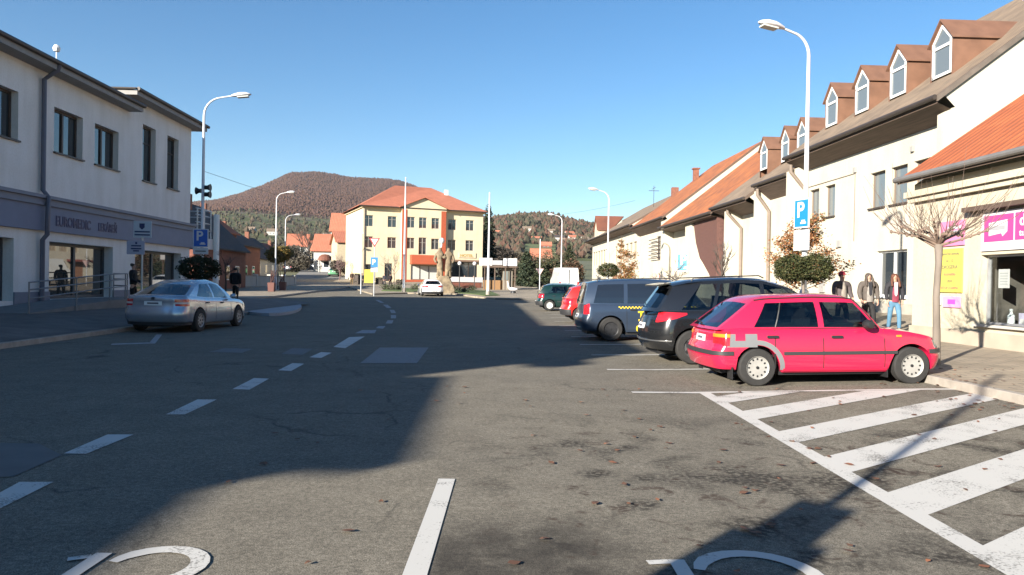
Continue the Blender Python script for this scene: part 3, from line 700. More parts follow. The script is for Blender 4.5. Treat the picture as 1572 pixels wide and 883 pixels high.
# shop interior backing
mb = MB(); mb.box(V + 1.6, V + 1.7, 11.6, 16.7, .3, 2.6); mb.box(V + .3, V + 1.6, 11.6, 16.7, .68, .78); mb.box(V + .26, V + 1.7, 11.55, 11.62, .3, 2.6); mb.box(V + .26, V + 1.7, 16.68, 16.74, .3, 2.6); mb.box(V + .26, V + 1.7, 11.6, 16.7, 2.55, 2.6); mb.build('display_box', mat('dark_shop_interior', (.09, .08, .07), .8, .3, 2), b)
done()
def in_right(v, u, z): return fR(v, u, z)
mp_ = mat('magenta_sign', (.46, .055, .22), .5); mwh = mat('sign_white', (.55, .53, .53), .5); mgy = mat('sign_grey', (.32, .32, .33), .5); myl = mat('poster_yellow', (.52, .45, .09), .6, .04); mtx = mat('print_grey', (.12, .11, .10), .6); mrd = mat('print_red', (.6, .1, .12), .6)
def wall_sign(name, label, cat, v, ua, ub, z0, z1, m_):
    """panel flush on a wall facing the street; local x runs towards the viewer's right, z up"""
    th = thing(name, label, cat, fR(v, ub, z0), AR - PI / 2)   # local +x = -u
    mb = MB(); mb.box(0, ub - ua, -.03, -.001, 0, z1 - z0); mb.build('panel', m_, th); return th
s_ = wall_sign('shop_sign', 'white and magenta shop sign reading drogéria above the shop window', 'sign', V - .012, 12.1, 16.3, 2.44, 3.3, mwh)
mb = MB(); mb.box(.1, 1.02, -.036, -.029, .2, .78); mb.build('magenta_field', mp_, s_)
mb = MB(); mb.box(1.07, 4.15, -.036, -.029, .2, .78); mb.build('magenta_field', mp_, s_)
mb = MB(); mb.prism([(.26, -.04, .62), (.84, -.04, .66), (.84, -.04, .4), (.7, -.04, .3), (.66, -.04, .37), (.26, -.04, .33)], (0, .006, 0)); lg = mb.build('emblem', mwh, s_)
mb = MB(); mb.box(.3, .78, -.045, -.039, .45, .54); mb.build('emblem_bar', mgy, lg)
text_obj('lettering', 'drogéria', .34, mwh, s_, (1.2, -.04, .5), (R(90), 0, 0), .003, bold=.008); text_obj('lettering', 'tu som doma', .2, mwh, s_, (1.2, -.04, .28), (R(90), 0, 0), .003, bold=.003)
s_ = wall_sign('price_poster', 'yellow poster with lines of grey and red print on the cream shop wall', 'poster', V - .012, 16.95, 17.85, 1.5, 2.55, myl)
for k, (tx, m_, sz) in enumerate((('Vianočné ponuky', mtx, .1), ('od 1.12.', mtx, .09), ('DROGÉRIA', mtx, .12), ('kozmetika', mrd, .11), ('2024', mtx, .09), ('VSTUP ZDARMA', mrd, .09))):
    text_obj('print', tx, sz, m_, s_, (.45, -.034, .9 - .165 * k), (R(90), 0, 0), .002, 'CENTER')
s_ = wall_sign('price_poster', 'pink poster with a grey stripe just above the yellow one', 'poster', V - .012, 16.9, 17.8, 2.62, 3.22, mat('poster_pink', (.66, .2, .34), .6)); mb = MB(); mb.box(.12, .85, -.036, -.029, .3, .36); mb.build('stripe', mgy, s_); mb = MB(); mb.box(.3, .8, -.036, -.029, .4, .46); mb.build('stripe', mwh, s_)
s_ = wall_sign('house_number_plate', 'small white plate with a dark arrow low on the shop wall', 'sign', V - .012, 17.75, 17.98, 1.18, 1.42, mwh); mb = MB(); mb.prism([(.08, -.036, .06), (.17, -.036, .13), (.08, -.036, .19)], (0, .006, 0)); mb.build('arrow', mtx, s_)
s_ = wall_sign('wall_notice', 'small pink and purple notice below the yellow poster', 'sign', V - .012, 17.0, 17.65, 1.14, 1.4, mat('notice_pink', (.75, .3, .5), .6)); mb = MB(); mb.box(.2, .48, -.036, -.029, .08, .19); mb.build('print', mat('print_purple', (.35, .07, .45), .6), s_)
# window display
g = 'goods in the drugstore window'
def local_thing(name, label, cat, v, u, z, group=None): return thing(name, label, cat, fR(v, u, z), AR, group)
t = local_thing('notice_sheet', 'white paper notice taped inside the shop window', 'notice', V + .3, 16.0, 1.62); mb = MB(); mb.box(-.01, 0, -.17, .17, 0, .42); mb.build('sheet', mwh, t); mb = MB(); [mb.box(-.014, -.009, -.12, .12, .08 + .06 * k, .095 + .06 * k) for k in range(5)]; mb.build('print', mgy, t)
rg = random.Random(4)
goods = [(16.1, 'bottle', (.75, .78, .8)), (15.75, 'pack', (.45, .42, .55)), (15.35, 'ball', (.75, .05, .06)), (15.0, 'pack', (.75, .72, .1)), (14.7, 'bottle', (.3, .55, .35)), (14.35, 'pack', (.8, .8, .78)), (14.0, 'bottle', (.7, .2, .4)), (13.6, 'pack', (.2, .35, .6)), (13.2, 'bottle', (.85, .6, .2)), (12.8, 'pack', (.7, .7, .7)), (12.4, 'ball', (.2, .5, .6))]
cn = {0: 'clear', 1: 'grey-violet', 2: 'red', 3: 'yellow', 4: 'green', 5: 'white', 6: 'pink', 7: 'blue', 8: 'orange', 9: 'pale grey', 10: 'teal'}
for k, (u, kd, c) in enumerate(goods):
    lab = f"{cn[k]} {'round' if kd == 'ball' else kd} item standing in the shop window display"
    t = local_thing({'bottle': 'bottle', 'pack': 'carton', 'ball': 'gift_ball'}[kd], lab, {'bottle': 'bottle', 'pack': 'carton', 'ball': 'ball'}[kd], V + .55 + .1 * (k % 3), u, .782, g)
    mb = MB(); mm_ = mat('good_%s' % cn[k], c, .5)
    if kd == 'bottle': mb.lathe((0, 0, 0), [(.07, 0), (.075, .05), (.075, .22), (.03, .28), (.03, .33), (.035, .34), (.035, .37), (.0, .375)], 14); mb.build('bottle_body', mm_, t, smooth=True)
    elif kd == 'ball':
        mb.lathe((0, 0, .15), [(.001, -.15)] + [(.15 * math.sin(a * PI / 10), -.15 * math.cos(a * PI / 10)) for a in range(1, 10)] + [(.001, .15)], 18); mb.build('ball_body', mm_, t, smooth=True)
        mb = MB(); mb.lathe((0, 0, .15), [(.153, -.02), (.155, 0), (.153, .02)], 18); mb.build('band', mwh, t)
    else: mb.box(-.08, .08, -.14, .14, 0, .24 + .05 * (k % 2)); mb.build('carton_body', mm_, t); mb = MB(); mb.box(-.084, -.079, -.1, .1, .06, .16); mb.build('label_print', mwh, t)
t = local_thing('figurine', 'pale slender figurine standing behind the items in the shop window', 'figurine', V + 1.0, 15.55, .782); mb = MB(); mb.lathe((0, 0, 0), [(.16, 0), (.14, .3), (.06, .7), (.05, .95), (.11, 1.05), (.12, 1.2), (.05, 1.35), (.01, 1.4)], 14); mb.build('figurine_body', mat('pale_cloth', (.62, .60, .52), .8), t, smooth=True)
t = local_thing('drape', 'beige cloth drape hanging in the shop window', 'drape', V + 1.35, 14.6, .782); mb = MB()
mb.grid([[(.04 * math.sin(k * 1.3), -.9 + .1 * k, zz) for k in range(19)] for zz in (0, .5, 1.1)] + [[(.04 * math.sin(k * 1.3), -.9 + .1 * k, 1.1 + .6 * k / 18) for k in range(19)]]); mb.build('cloth', mat('beige_cloth', (.38, .33, .24), .85), t, smooth=True)

# ---- right: long terrace of blocks
def block(name, label, ua, ub, ze, ve, zr, m_tile, holes=(), fin=None, v=16.0, m_w=None, soff=.35, vr=23.4, wall_m=None, zt=None, near=True):
    root = building(name, label, 'building', fR, AR, v, ua, gz(v, ua)); 
    mb = MB(); top = zt or (ze - soff)
    wall(mb, (v, ua), (0, 1), ub - ua, 0, top, holes, (1, 0), .22)
    wm = wall_m or m_cream2
    e = Vector((ve, 0, ze)); sl = (zr - ze) / (vr - ve)
    # end walls follow the roof
    for u in ((ua, ub) if near else (ub,)):
        mb.poly([(v, u, 0), (v + 14.8, u, 0), (v + 14.8, u, ze - .1), (vr, u, zr - .2), (ve + .25, u, ze + .25 * sl - .2), (v, u, ze - soff - .1)])
    mb.build('wall', wm, root, recalc=False)
    roof_slab(root, (ve, ua - .02, ze), (ve, ub, ze), (vr, ub, zr), (vr, ua - .02, zr), m_tile, .2)
    roof_slab(root, (2 * vr - ve, ub, ze), (2 * vr - ve, ua, ze), (vr, ua, zr), (vr, ub, zr), m_tile, .2)
    mb = MB(); mb.quad((ve + .05, ua + .02, ze - .26), (v, ua + .02, top), (v, ub - .02, top), (ve + .05, ub - .02, ze - .26)); mb.quad((ve + .05, ua + .02, ze - .2), (ve + .05, ua + .02, ze - .27), (ve + .05, ub - .02, ze - .27), (ve + .05, ub - .02, ze - .2)); mb.build('soffit', m_brownsof, root, recalc=False)
    mb = MB(); mb.tube([(ve - .07, ua, ze - .08), (ve - .07, ub, ze - .08)], .09, 10); mb.build('gutter', m_darkmetal, root, smooth=True)
    return root, sl
def fin_wall(root, u, t, ve, v, z, cut=None):
    mb = MB(); mb.prism([(v, u, 0), (ve, u, 0), (ve, u, z), (v, u, z + .4)], (0, t, 0)); return mb.build('fin_wall', m_cream2, root)
def pipe(root, u, ve, v, ze):
    mb = MB(); mb.tube([(ve, u, ze - .1), (ve + .02, u, ze - .45), (lerp(ve, v, .5), u, ze - .95), (v - .12, u, ze - 1.35), (v - .12, u, .5)], .09, 10); return mb.build('downpipe', m_pipe_b, root, smooth=True)
def dormer(root, u, v, z0, z1, zs, wd=1.26, slope=.74):
    """dormer front at v, window facing the street"""
    dp = (z1 - z0) / slope + .3; U0_, U1_ = u - wd / 2, u + wd / 2; zb = z0 - .35
    mb = MB()
    o_ = .1; zq = zs + .02; dpe = (zq - z0) / slope + .35
    # cheeks
    for uu in (U0_, U1_): mb.poly([(v, uu, zb), (v, uu, zs), (v + dpe, uu, zs), (v + .1, uu, zb)])
    # front frame ring
    I0, I1 = U0_ + .1, U1_ - .1
    mb.poly([(v, U0_, zb), (v, I0, zb), (v, I0, zs - .02), (v, U0_, zs)]); mb.poly([(v, U1_, zb), (v, I1, zb), (v, I1, zs - .02), (v, U1_, zs)])
    mb.poly([(v, U0_, zs), (v, I0, zs - .02), (v, u, z1 - .14), (v, u, z1)]); mb.poly([(v, U1_, zs), (v, I1, zs - .02), (v, u, z1 - .14), (v, u, z1)])
    d_ = mb.build('dormer', m_bronze, root, recalc=False)
    mb = MB(); t = .05
    for s1 in (-1, 1):
        e = (v - o_, u + s1 * (wd / 2 + .09), zs - .06); a = (v - o_, u, z1 + .05); bk = (v + dp + .5, u, z1 + .05); be = (v + dpe + .5, u + s1 * (wd / 2 + .09), zs - .06)
        mb.prism([e, a, bk, be], (0, 0, -t))
    mb.build('dormer_roof', m_bronze, d_)
    mb = MB(); q = .055; zi = z0 + .02
    def bar(p, r_, d=.03):
        p = Vector(p); r_ = Vector(r_); t_ = (r_ - p).normalized(); n_ = Vector((0, -t_.z, t_.y)) * q; mb.prism([p + n_ * .9, r_ + n_ * .9, r_ - n_ * .9, p - n_ * .9], (-d, 0, 0))
    vx = v + .02
    for a, c in (((vx, I0 + q, zi), (vx, I0 + q, zs - .04)), ((vx, I1 - q, zi), (vx, I1 - q, zs - .04)), ((vx, I0 + .02, zs - .06), (vx, u, z1 - .2)), ((vx, I1 - .02, zs - .06), (vx, u, z1 - .2)), ((vx, I0, zi + q), (vx, I1, zi + q)), ((vx, I0, zs - .22), (vx, I1, zs - .22))): bar(a, c)
    wn = mb.build('window', m_plastic_w, d_)
    mb = MB(); mb.poly([(vx + .01, I0, zi), (vx + .01, I1, zi), (vx + .01, I1, zs - .03), (vx + .01, u, z1 - .16), (vx + .01, I0, zs - .03)]); mb.build('pane', m_win2, wn, recalc=False)
UA = 24.05
hl = [(a - UA - .12, b_ - UA + .12, 4.86, 6.32) for a, b_ in ((25.9, 26.85), (27.5, 28.4), (29.05, 29.95), (33.25, 34.0), (34.85, 35.65))]
hg = [(27.3 - UA, 29.45 - UA, 1.25, 3.08)]
b, sl = block('terraced_building', 'cream building with long brown eave and copper dormers behind the parked cars', UA, 36.46, 8.05, 15.0, 14.5, m_tile_old, hl + hg, soff=.68)
for h in hl: window(b, (16, UA), (0, 1), (1, 0), h, .22, mat('taupe_frame', (.17, .13, .10), .5), m_win2, 0, 0, .06, sill=m_darkmetal)
window(b, (16, UA), (0, 1), (1, 0), hg[0], .22, m_plastic_w, m_win, 1, 0, .08, sill=m_white)
for u_, z_, w_, h_ in ((32.4, 3.4, .3, .3), (31.2, 6.55, .16, .22), (26.95, 6.7, .16, .2), (33.9, 1.35, .5, .7)):
    mb = MB(); mb.box(15.9, 15.998, u_, u_ + w_, z_, z_ + h_); mb.build('wall_box', mat('box_grey', (.30, .29, .27), .6), b)
mb = MB(); mb.tube([(15.97, 36.0, 6.5), (15.97, 31.3, 6.52), (15.97, 31.3, 3.6)], .014, 5); mb.build('cable', m_pipe_b, b)
mb = MB(); mb.box(15.96, 15.998, 24.1, 36.3, .3, 1.0); mb.build('plinth', mat('weathered_plinth', (.34, .31, .26), .9, .15, 2), b)
fin_wall(b, 24.06, .35, 15.25, 16, 7.45); fin_wall(b, 36.1, .34, 15.1, 16, 7.3); pipe(b, 35.95, 15.1, 16, 7.7)
mb = MB(); wl = [(15.25, 24.05), (31.5, 24.05)]
for k in range(4): dormer(b, 26.3 + 2.83 * k, 16.55, 9.3, 11.35, 10.62, wd=1.34)
# verge board of the near gable
mb = MB(); mb.prism([(14.98, 23.95, 7.82), (23.4, 23.95, 14.27), (23.4, 23.95, 14.47), (14.98, 23.95, 8.02)], (0, .08, 0)); mb.build('verge_board', mat('verge_grey_brown', (.13, .105, .085), .7, .2), b)
mb = MB(); mb.tube([(22.3, 30, 13.2), (22.3, 30, 15.2)], .02, 5); mb.build('aerial', m_galv, b)
done()
b, sl = block('terraced_building', 'middle cream block with lower eave and two brown downpipes, beyond the long one', 36.48, 41.1, 7.3, 15.15, 13.55, m_tile_old, [(37.2 - 36.48, 38.2 - 36.48, 1.3, 2.6)], soff=.9)
window(b, (16, 36.48), (0, 1), (1, 0), (37.2 - 36.48, 38.2 - 36.48, 1.3, 2.6), .22, m_brown_w, m_win, 0, 0, .07)
fin_wall(b, 40.75, .34, 15.2, 16, 6.9); pipe(b, 40.6, 15.2, 16, 7.1)
for u in (38.2,): dormer(b, u, 16.6, 8.5, 10.45, 9.75)
dormer(b, 40.3, 16.6, 8.5, 10.45, 9.75, wd=1.2)
done()
b, sl = block('terraced_building', 'narrow cream block with the last copper dormer and a louvred white strip', 41.12, 47.4, 6.62, 14.7, 13.3, m_tile_old, [], soff=.7)
fin_wall(b, 45.2, .34, 15.0, 16, 6.2); pipe(b, 45.0, 15.0, 16, 6.5)
dormer(b, 43.4, 16.6, 8.5, 10.45, 9.75)
mb = MB(); mb.box(15.6, 16.2, 46.3, 47.38, 1, 6.0); lv = mb.build('louvred_panel', m_white, b)
mb = MB(); [mb.box(15.57, 15.602, 46.45, 47.2, 4.6 + .12 * k, 4.65 + .12 * k) for k in range(8)]; mb.build('louvre', mgy, lv)
done()
b, sl = block('terraced_building', 'white building with a big bright orange roof and a dark brown shingled bay', 47.42, 61.5, 6.4, 14.7, 13.3, m_tile_mix, [], soff=.4)
mb = MB(); mb.prism([(15.2, 47.6, 6.1), (15.2, 53.0, 6.1), (15.2, 52.3, 4.6), (15.2, 51.3, 3.5), (15.2, 50.3, 3.0), (15.2, 49.2, 2.4), (15.2, 47.6, 1.2)], (.75, 0, 0)); mb.build('shingled_bay', mat('brown_shingles', (.10, .045, .035), .8, .35, 6, .4, 30, stretch=(6, 6, 1.5)), b)
fin_wall(b, 53.2, 1.6, 15.1, 16, 6.1)
done()
b, sl = block('terraced_building', 'white building with orange-brown roof and a brown grilled upper window', 61.52, 75.0, 7.35, 15.0, 13.9, m_tile_mix, [(3.0, 6.2, 3.9, 6.0), (2.5, 5.5, .9, 2.6)], soff=.9)
window(b, (16, 61.52), (0, 1), (1, 0), (3.0, 6.2, 3.9, 6.0), .22, m_brown_w, m_win, 1, 2, .12); window(b, (16, 61.52), (0, 1), (1, 0), (2.5, 5.5, .9, 2.6), .22, mat('red_brown_frame', (.2, .06, .05), .6), m_win, 2, 0, .1)
mb = MB(); [mb.tube([(15.7, 64.0 , 4.0 + .35 * k), (15.7, 69.5, 4.0 + .35 * k)], .04, 6) for k in range(6)]; mb.build('grille', m_brown_w, b)
mb = MB(); mb.box(20.9, 21.4, 73.0, 73.5, 10.5, 13.2); mb.box(20.8, 21.5, 72.9, 73.6, 13.2, 13.32); mb.build('chimney', mat('chimney_brick', (.2, .08, .05), .85, .2, 5), b)
fin_wall(b, 61.6, 1.2, 15.2, 16, 7.0)
done()
hf = [(k * 2.2 + 1.5, k * 2.2 + 3.2, 4.2, 6.1) for k in range(6)] + [(k * 2.2 + 19, k * 2.2 + 20.9, 4.2, 6.1) for k in range(6)]
b, sl = block('terraced_building', 'farthest white building of the right-hand row, with beige banded windows and a gablet', 75.02, 107.5, 7.75, 14.9, 12.8, m_tile_old, hf, soff=.5)
for h in hf: window(b, (16, 75.02), (0, 1), (1, 0), h, .22, mat('beige_frame', (.34, .28, .215), .6), mat('beige_blind', (.3, .25, .19), .5), 2, 0, .1)
mb = MB(); mb.prism([(15.3, 98, 7.8), (15.3, 101.2, 7.8), (15.3, 101.2, 8.9), (15.3, 99.6, 10.6), (15.3, 98, 8.9)], (3.4, 0, 0)); gb = mb.build('gablet', m_cream, b)
mb = MB(); mb.prism([(15.1, 97.8, 8.8), (15.1, 99.6, 10.8), (19.0, 99.6, 10.8), (17, 97.8, 8.8)], (0, 0, -.12)); mb.prism([(15.1, 101.4, 8.8), (15.1, 99.6, 10.8), (19.0, 99.6, 10.8), (17, 101.4, 8.8)], (0, 0, -.12)); mb.build('gablet_roof', m_tile_red, gb)
mb = MB(); mb.box(20.6, 21.3, 80.2, 80.8, 10.5, 12.3); mb.build('chimney', MATS['chimney_brick'], b)
mb = MB(); mb.tube([(19.9, 86, 10), (19.9, 86, 13.2)], .03, 5); mb.tube([(19.9, 85.2, 12.9), (19.9, 86.8, 12.9)], .03, 5); mb.tube([(19.3, 86, 12.6), (20.5, 86, 12.6)], .03, 5); mb.build('aerial', m_darkmetal, b)
mb = MB(); mb.box(15.9, 15.99, 87.5, 90, 0.6, 3.0); dd = mb.build('door', mat('brown_door', (.25, .13, .08), .6), b)
mb = MB(); mb.box(14.8, 16, 86.8, 90.5, 3.1, 3.35); mb.build('canopy', MATS['red_brown_frame'], b)
done()
# painted parking board on the white wall
def p_board(name, label, loc, rotz, w_, h_, pole=None, blue=(.03, .33, .62), sub=0.28, group=None, thick=.03):
    t = thing(name, label, 'parking sign', loc, rotz, group)
    mb = MB(); mb.box(-w_ / 2, w_ / 2, -thick, 0, 0, h_); mb.build('board', mwh, t)
    mb = MB(); e = w_ * .06; mb.box(-w_ / 2 + e, w_ / 2 - e, -thick - .004, -thick, e, h_ - e); mb.build('blue_field', mat('sign_blue_%d' % int(blue[1] * 100), blue, .45), t)
    text_obj('letter', 'P', h_ * .72, mwh, t, (-w_ * .30, -thick - .006, h_ * .38), (R(90), 0, 0), .002, bold=h_ * .018)
    mb = MB(); mb.box(-w_ * .05, w_ * .32, -thick - .008, -thick - .003, h_ * .14, h_ * .2); mb.box(w_ * .02, w_ * .26, -thick - .008, -thick - .003, h_ * .2, h_ * .27); mb.build('car_symbol', mwh, t)
    return t
p_board('parking_sign', 'large turquoise P board fixed on a white house wall behind the cars', fR(14.95, 54.3, 2.6), AR - PI / 2 + 1.15, 1.15, 1.35, blue=(.015, .20, .33))

# ---- yellow hotel in the centre
ang = math.atan2(7, 16.9); hp = Vector((-21.5, 106, 0))
zb = rise(108) + .1
MB.OFF = (0, 0, 0)
b = thing('hotel_building', 'three-storey pale yellow building with coral hipped roof and orange corner strips', 'building', (hp.x, hp.y, zb), ang)
LW = 18.3; H = 10.7; D = 14
def A(px): return itp([(556, 0), (738, LW)], px)
rows_z = [(8.05, 9.65), (5.0, 6.6)]
hh = []
m_hy = render_mat('hotel_yellow', (.62, .53, .37), .04); m_ho = mat('hotel_orange', (.36, .075, .03), .8, .05)
mb = MB(); C0, C1 = A(611), A(677)
cols_ = [A(564), A(598), A(689), A(717)]
holes_l = [(c - .65 - 0, c + .65, z0, z1) for z0, z1 in rows_z for c in cols_[:2]] + [(A(560), A(575), .2, 2.6), (A(588), A(599), .2, 2.8)]
holes_r = [(c - .65 - C1, c + .65 - C1, z0, z1) for z0, z1 in rows_z for c in cols_[2:]] + [(A(688) - C1, A(730) - C1, .3, 3.3)]
wall(mb, (0, 0), (1, 0), C0, 0, H, holes_l, (0, 1), .2); wall(mb, (C1, 0), (1, 0), LW - C1, 0, H, holes_r, (0, 1), .2)
cm = [A(624), A(642), A(661)]; PR = -.7
holes_c = [(c - .6 - C0, c + .6 - C0, 8.05, 9.65) for c in cm] + [(cm[0] - .6 - C0, cm[0] + .6 - C0, 5, 6.6), (cm[1] - .6 - C0, cm[1] + .6 - C0, 4.2, 6.7), (cm[2] - .6 - C0, cm[2] + .6 - C0, 5, 6.6), (A(625) - C0, A(666) - C0, .5, 2.6)]
wall(mb, (C0, PR), (1, 0), C1 - C0, 0, H, holes_c, (0, 1), .2)
mb.quad((C0, PR, 0), (C0, 0, 0), (C0, 0, H), (C0, PR, H)); mb.quad((C1, PR, 0), (C1, 0, 0), (C1, 0, H), (C1, PR, H))
mb.quad((0, D, 0), (0, 0, 0), (0, 0, H), (0, D, H)); mb.quad((LW, D, 0), (LW, 0, 0), (LW, 0, H), (LW, D, H)); mb.quad((0, D, 0), (LW, D, 0), (LW, D, H), (0, D, H))
mb.poly([(C0 - .1, PR, H + .001), (C1 + .1, PR, H + .001), (C1 + .1, PR, H + .4), ((C0 + C1) / 2, PR, H + 1.75), (C0 - .1, PR, H + .4)])
mb.build('wall', m_hy, b, recalc=False)
for h in holes_l: window(b, (0, 0), (1, 0), (0, 1), h, .2, mat('hotel_frame', (.33, .30, .26), .5) if h[2] > 3 else m_brown_w, m_win, 1, 1 if h[2] > 3 else 0, .06)
for h in holes_r: window(b, (C1, 0), (1, 0), (0, 1), h, .2, MATS['hotel_frame'] if h[2] > 3 else m_brown_w, m_win, 1 if h[2] > 3 else 2, 1 if h[2] > 3 else 0, .08)
for h in holes_c: window(b, (C0, PR), (1, 0), (0, 1), h, .2, MATS['hotel_frame'] if h[2] > 3 else m_brown_w, m_win if h[2] > 3 else mat('bright_shop_window', (.5, .5, .46), .3), 1 if h[2] > 3 else 2, 1 if h[2] > 3 else 0, .08)
for x0, x1 in ((C0 - .02, C0 + .72), (C1 - .72, C1 + .02)):
    mb = MB(); mb.box(x0, x1, PR - .04, PR - .002, 0, H); mb.build('corner_strip', m_ho, b)
mb = MB(); mb.box(C0 + .75, C1 - .75, PR - .05, PR - .002, 0, .48); mb.build('brick_base', m_ho, b)
mb = MB(); mb.box(A(623), A(667), PR - 1.3, PR - .003, 2.75, 2.9); mb.prism([(A(623), PR - 1.3, 2.9), (A(667), PR - 1.3, 2.9), (A(667), PR - 1.1, 4.1), (A(623), PR - 1.1, 4.1)], (0, 1.05, 0)); mb.build('balcony', m_ho, b)
mb = MB(); mb.box(A(688), A(731), -.5, -.003, 3.35, 3.6); mb.build('canopy', mat('canopy_brown', (.2, .12, .08), .7), b)
# lettering board
mb = MB(); mb.box(A(700), A(727), -.1, -.003, 3.95, 4.7); bd = mb.build('signboard', m_hy, b)
text_obj('lettering', 'HOTEL', .55, mat('gold_letters', (.38, .26, .08), .5), b, (A(702), -.11, 4.08), (R(90), 0, 0), .01, sx=1.2, bold=.02)
mb = MB(); mb.box(-.25, LW + .25, -.25, D + .25, H, H + .22); mb.build('cornice', m_hy, b)
mb = MB(); e = .7; rz = H + .25; tz = 16.3 - zb; rx0, rx1 = 6.2, 12.0; ry = D / 2
Pq = lambda x, y, z: (x, y, z)
a, b2, c, d = (-e, -e, rz), (LW + e, -e, rz), (LW + e, D + e, rz), (-e, D + e, rz); r0, r1 = (rx0, ry, tz), (rx1, ry, tz)
def rq(p, q, r_, s__): roof_quad(mb, p, q, r_, s__)
rq(a, b2, r1, r0); rq(c, d, r0, r1)
mb.face([mb.vert(d), mb.vert(a), mb.vert(r0)], [(0, 0), (15, 0), (7, 9)]); mb.face([mb.vert(b2), mb.vert(c), mb.vert(r1)], [(0, 0), (15, 0), (7, 9)])
rf = mb.build('roof', m_tile_hotel, b, recalc=False)
mb = MB(); xm = (C0 + C1) / 2
mb.prism([(C0 - .5, PR - .35, H + .35), (xm, PR - .35, H + 1.95), (xm, 4.5, H + 1.95), (C0 - .5, 2.2, H + .35)], (0, 0, -.12)); mb.prism([(C1 + .5, PR - .35, H + .35), (xm, PR - .35, H + 1.95), (xm, 4.5, H + 1.95), (C1 + .5, 2.2, H + .35)], (0, 0, -.12)); mb.build('pediment_roof', m_tile_hotel, rf)
mb = MB(); mb.box(13.6, 14.1, 4.6, 5.1, 12.5, 14.6); mb.build('chimney', m_white, rf)
mb = MB(); mb.tube([(.2, -.09, H), (.2, -.09, .1)], .07, 8); mb.build('downpipe', m_pipe_b, b); mb = MB(); mb.tube([(-.75, -.75, rz - .02), (LW + .75, -.75, rz - .02)], .08, 8); mb.build('gutter', m_darkmetal, b)

# ---- generic gabled house
def house(name, label, loc, rotz, L_, Wd, H_, Rz, mw, mr, nwin=2, rows=1, group=None, chim=True, door=False, end_win=False, ov=.4):
    t = thing(name, label, 'house', loc, rotz, group)
    mb = MB(); mb.box(0, L_, 0, Wd, -1.5, H_); mb.poly([(0, 0, H_), (0, Wd / 2, Rz), (0, Wd, H_)]); mb.poly([(L_, 0, H_), (L_, Wd / 2, Rz), (L_, Wd, H_)]); mb.build('wall', mw, t, recalc=False)
    mb = MB(); s = (Rz - H_) / (Wd / 2); ez = H_ - ov * s
    for s1 in (0, 1):
        y0 = -ov if s1 == 0 else Wd + ov; a = Vector((-ov, y0, ez + .1)); b_ = Vector((L_ + ov, y0, ez + .1)); c = Vector((L_ + ov, Wd / 2, Rz + .1)); d = Vector((-ov, Wd / 2, Rz + .1))
        if s1 == 0: roof_quad(mb, a, b_, c, d)
        else: roof_quad(mb, b_, a, d, c)
        tt = Vector((0, 0, -.15))
        for p, q in ((a, b_), (b_, c), (d, a)): mb.quad(p, p + tt, q + tt, q)
        mb.quad(a + tt, d + tt, c + tt, b_ + tt)
    rf = mb.build('roof', mr, t, recalc=False)
    if chim: mb = MB(); mb.box(L_ * .6, L_ * .6 + .6, Wd * .4, Wd * .4 + .6, H_, Rz + .8); mb.build('chimney', MATS['chimney_brick'], rf)
    for r_ in range(rows):
        for k in range(nwin):
            c = L_ * (k + 1) / (nwin + 1); z = 1.0 + 2.8 * r_
            mb = MB(); mb.box(c - .6, c + .6, -.04, -.004, z, z + 1.4); wn = mb.build('window', m_plastic_w, t); mb = MB(); mb.box(c - .5, c + .5, -.05, -.041, z + .1, z + 1.3); mb.build('pane', m_win, wn)
    if end_win:
        for k in range(2):
            c = Wd * (k + 1) / 3
            for xx, o_ in ((0, -1),):
                mb = MB(); mb.box(xx - .04, xx - .004, c - .5, c + .5, 1, 2.4); wn = mb.build('window', m_plastic_w, t); mb = MB(); mb.box(xx - .05, xx - .041, c - .42, c + .42, 1.1, 2.3); mb.build('pane', m_win, wn)
    return t
m_brick = mat('old_brick_wall', (.17, .062, .042), .85, .25, 3, .3, 30); m_yel = mat('ochre_wall', (.44, .37, .25), .85, .06); m_wht = render_mat('white_wall', (.46, .44, .41))
def at(px, d): p = G(px, d); return p
# left side street
p = at(297, 62); house('village_house', 'dark-roofed house with timbered windows right behind the terrace', p, R(91), 15, 9, 4.2, 8.4, m_brick, m_tile_dark, 4, 1).rotation_euler.z = R(94)
p = at(333, 84); house('village_house', 'brick house with small bright orange roof beyond the dark-roofed one', p, R(94), 7, 7, 6.4, 8.9, m_brick, m_tile_or, 2, 2)
p = at(352, 92); house('village_house', 'red brick house with dark roof facing the side street', p, R(94), 14, 8, 5.2, 7.6, m_brick, m_tile_dark, 3, 1)
p = at(386, 108); house('village_house', 'low dark house with a pale sunlit verge at the end of the white wall', p, R(94), 16, 8, 3.5, 6.8, m_wht, m_tile_dark, 3, 1)
p = at(418, 150); house('village_house', 'small shadowed house with greenish walls on the left of the hill road', p, R(92), 16, 8, 3.2, 6.0, m_yel, m_tile_red, 4, 1)
p = at(441, 205); house('village_house', 'orange-roofed house with tall dark windows at the top left of the hill road', p, R(12), 5.4, 7, 5.5, 8.8, m_wht, m_tile_hotel, 3, 2)
p = at(452, 260); house('village_house', 'cream house with coral roof far up the hill road', p, R(5), 6, 7, 4.2, 7.6, m_yel, m_tile_hotel, 3, 1)
# long low white wall
a = at(318, 74); c = at(452, 92); dvec = c - a; t = thing('garden_wall', 'long low white wall with grey coping along the side street', 'wall', a, math.atan2(dvec.y, dvec.x)); L_ = dvec.length
mb = MB(); mb.box(0, L_, -.15, .15, -.3, 1.25); mb.build('wall_body', m_wht, t); mb = MB(); mb.box(-.05, L_ + .05, -.2, .2, 1.252, 1.35); mb.build('coping', m_kerb, t)
mb = MB(); [mb.box(k * 3.0, k * 3.0 + .35, -.22, .22, -.3, 1.5) for k in range(int(L_ / 3) + 1)]; mb.build('pier', m_wht, t)
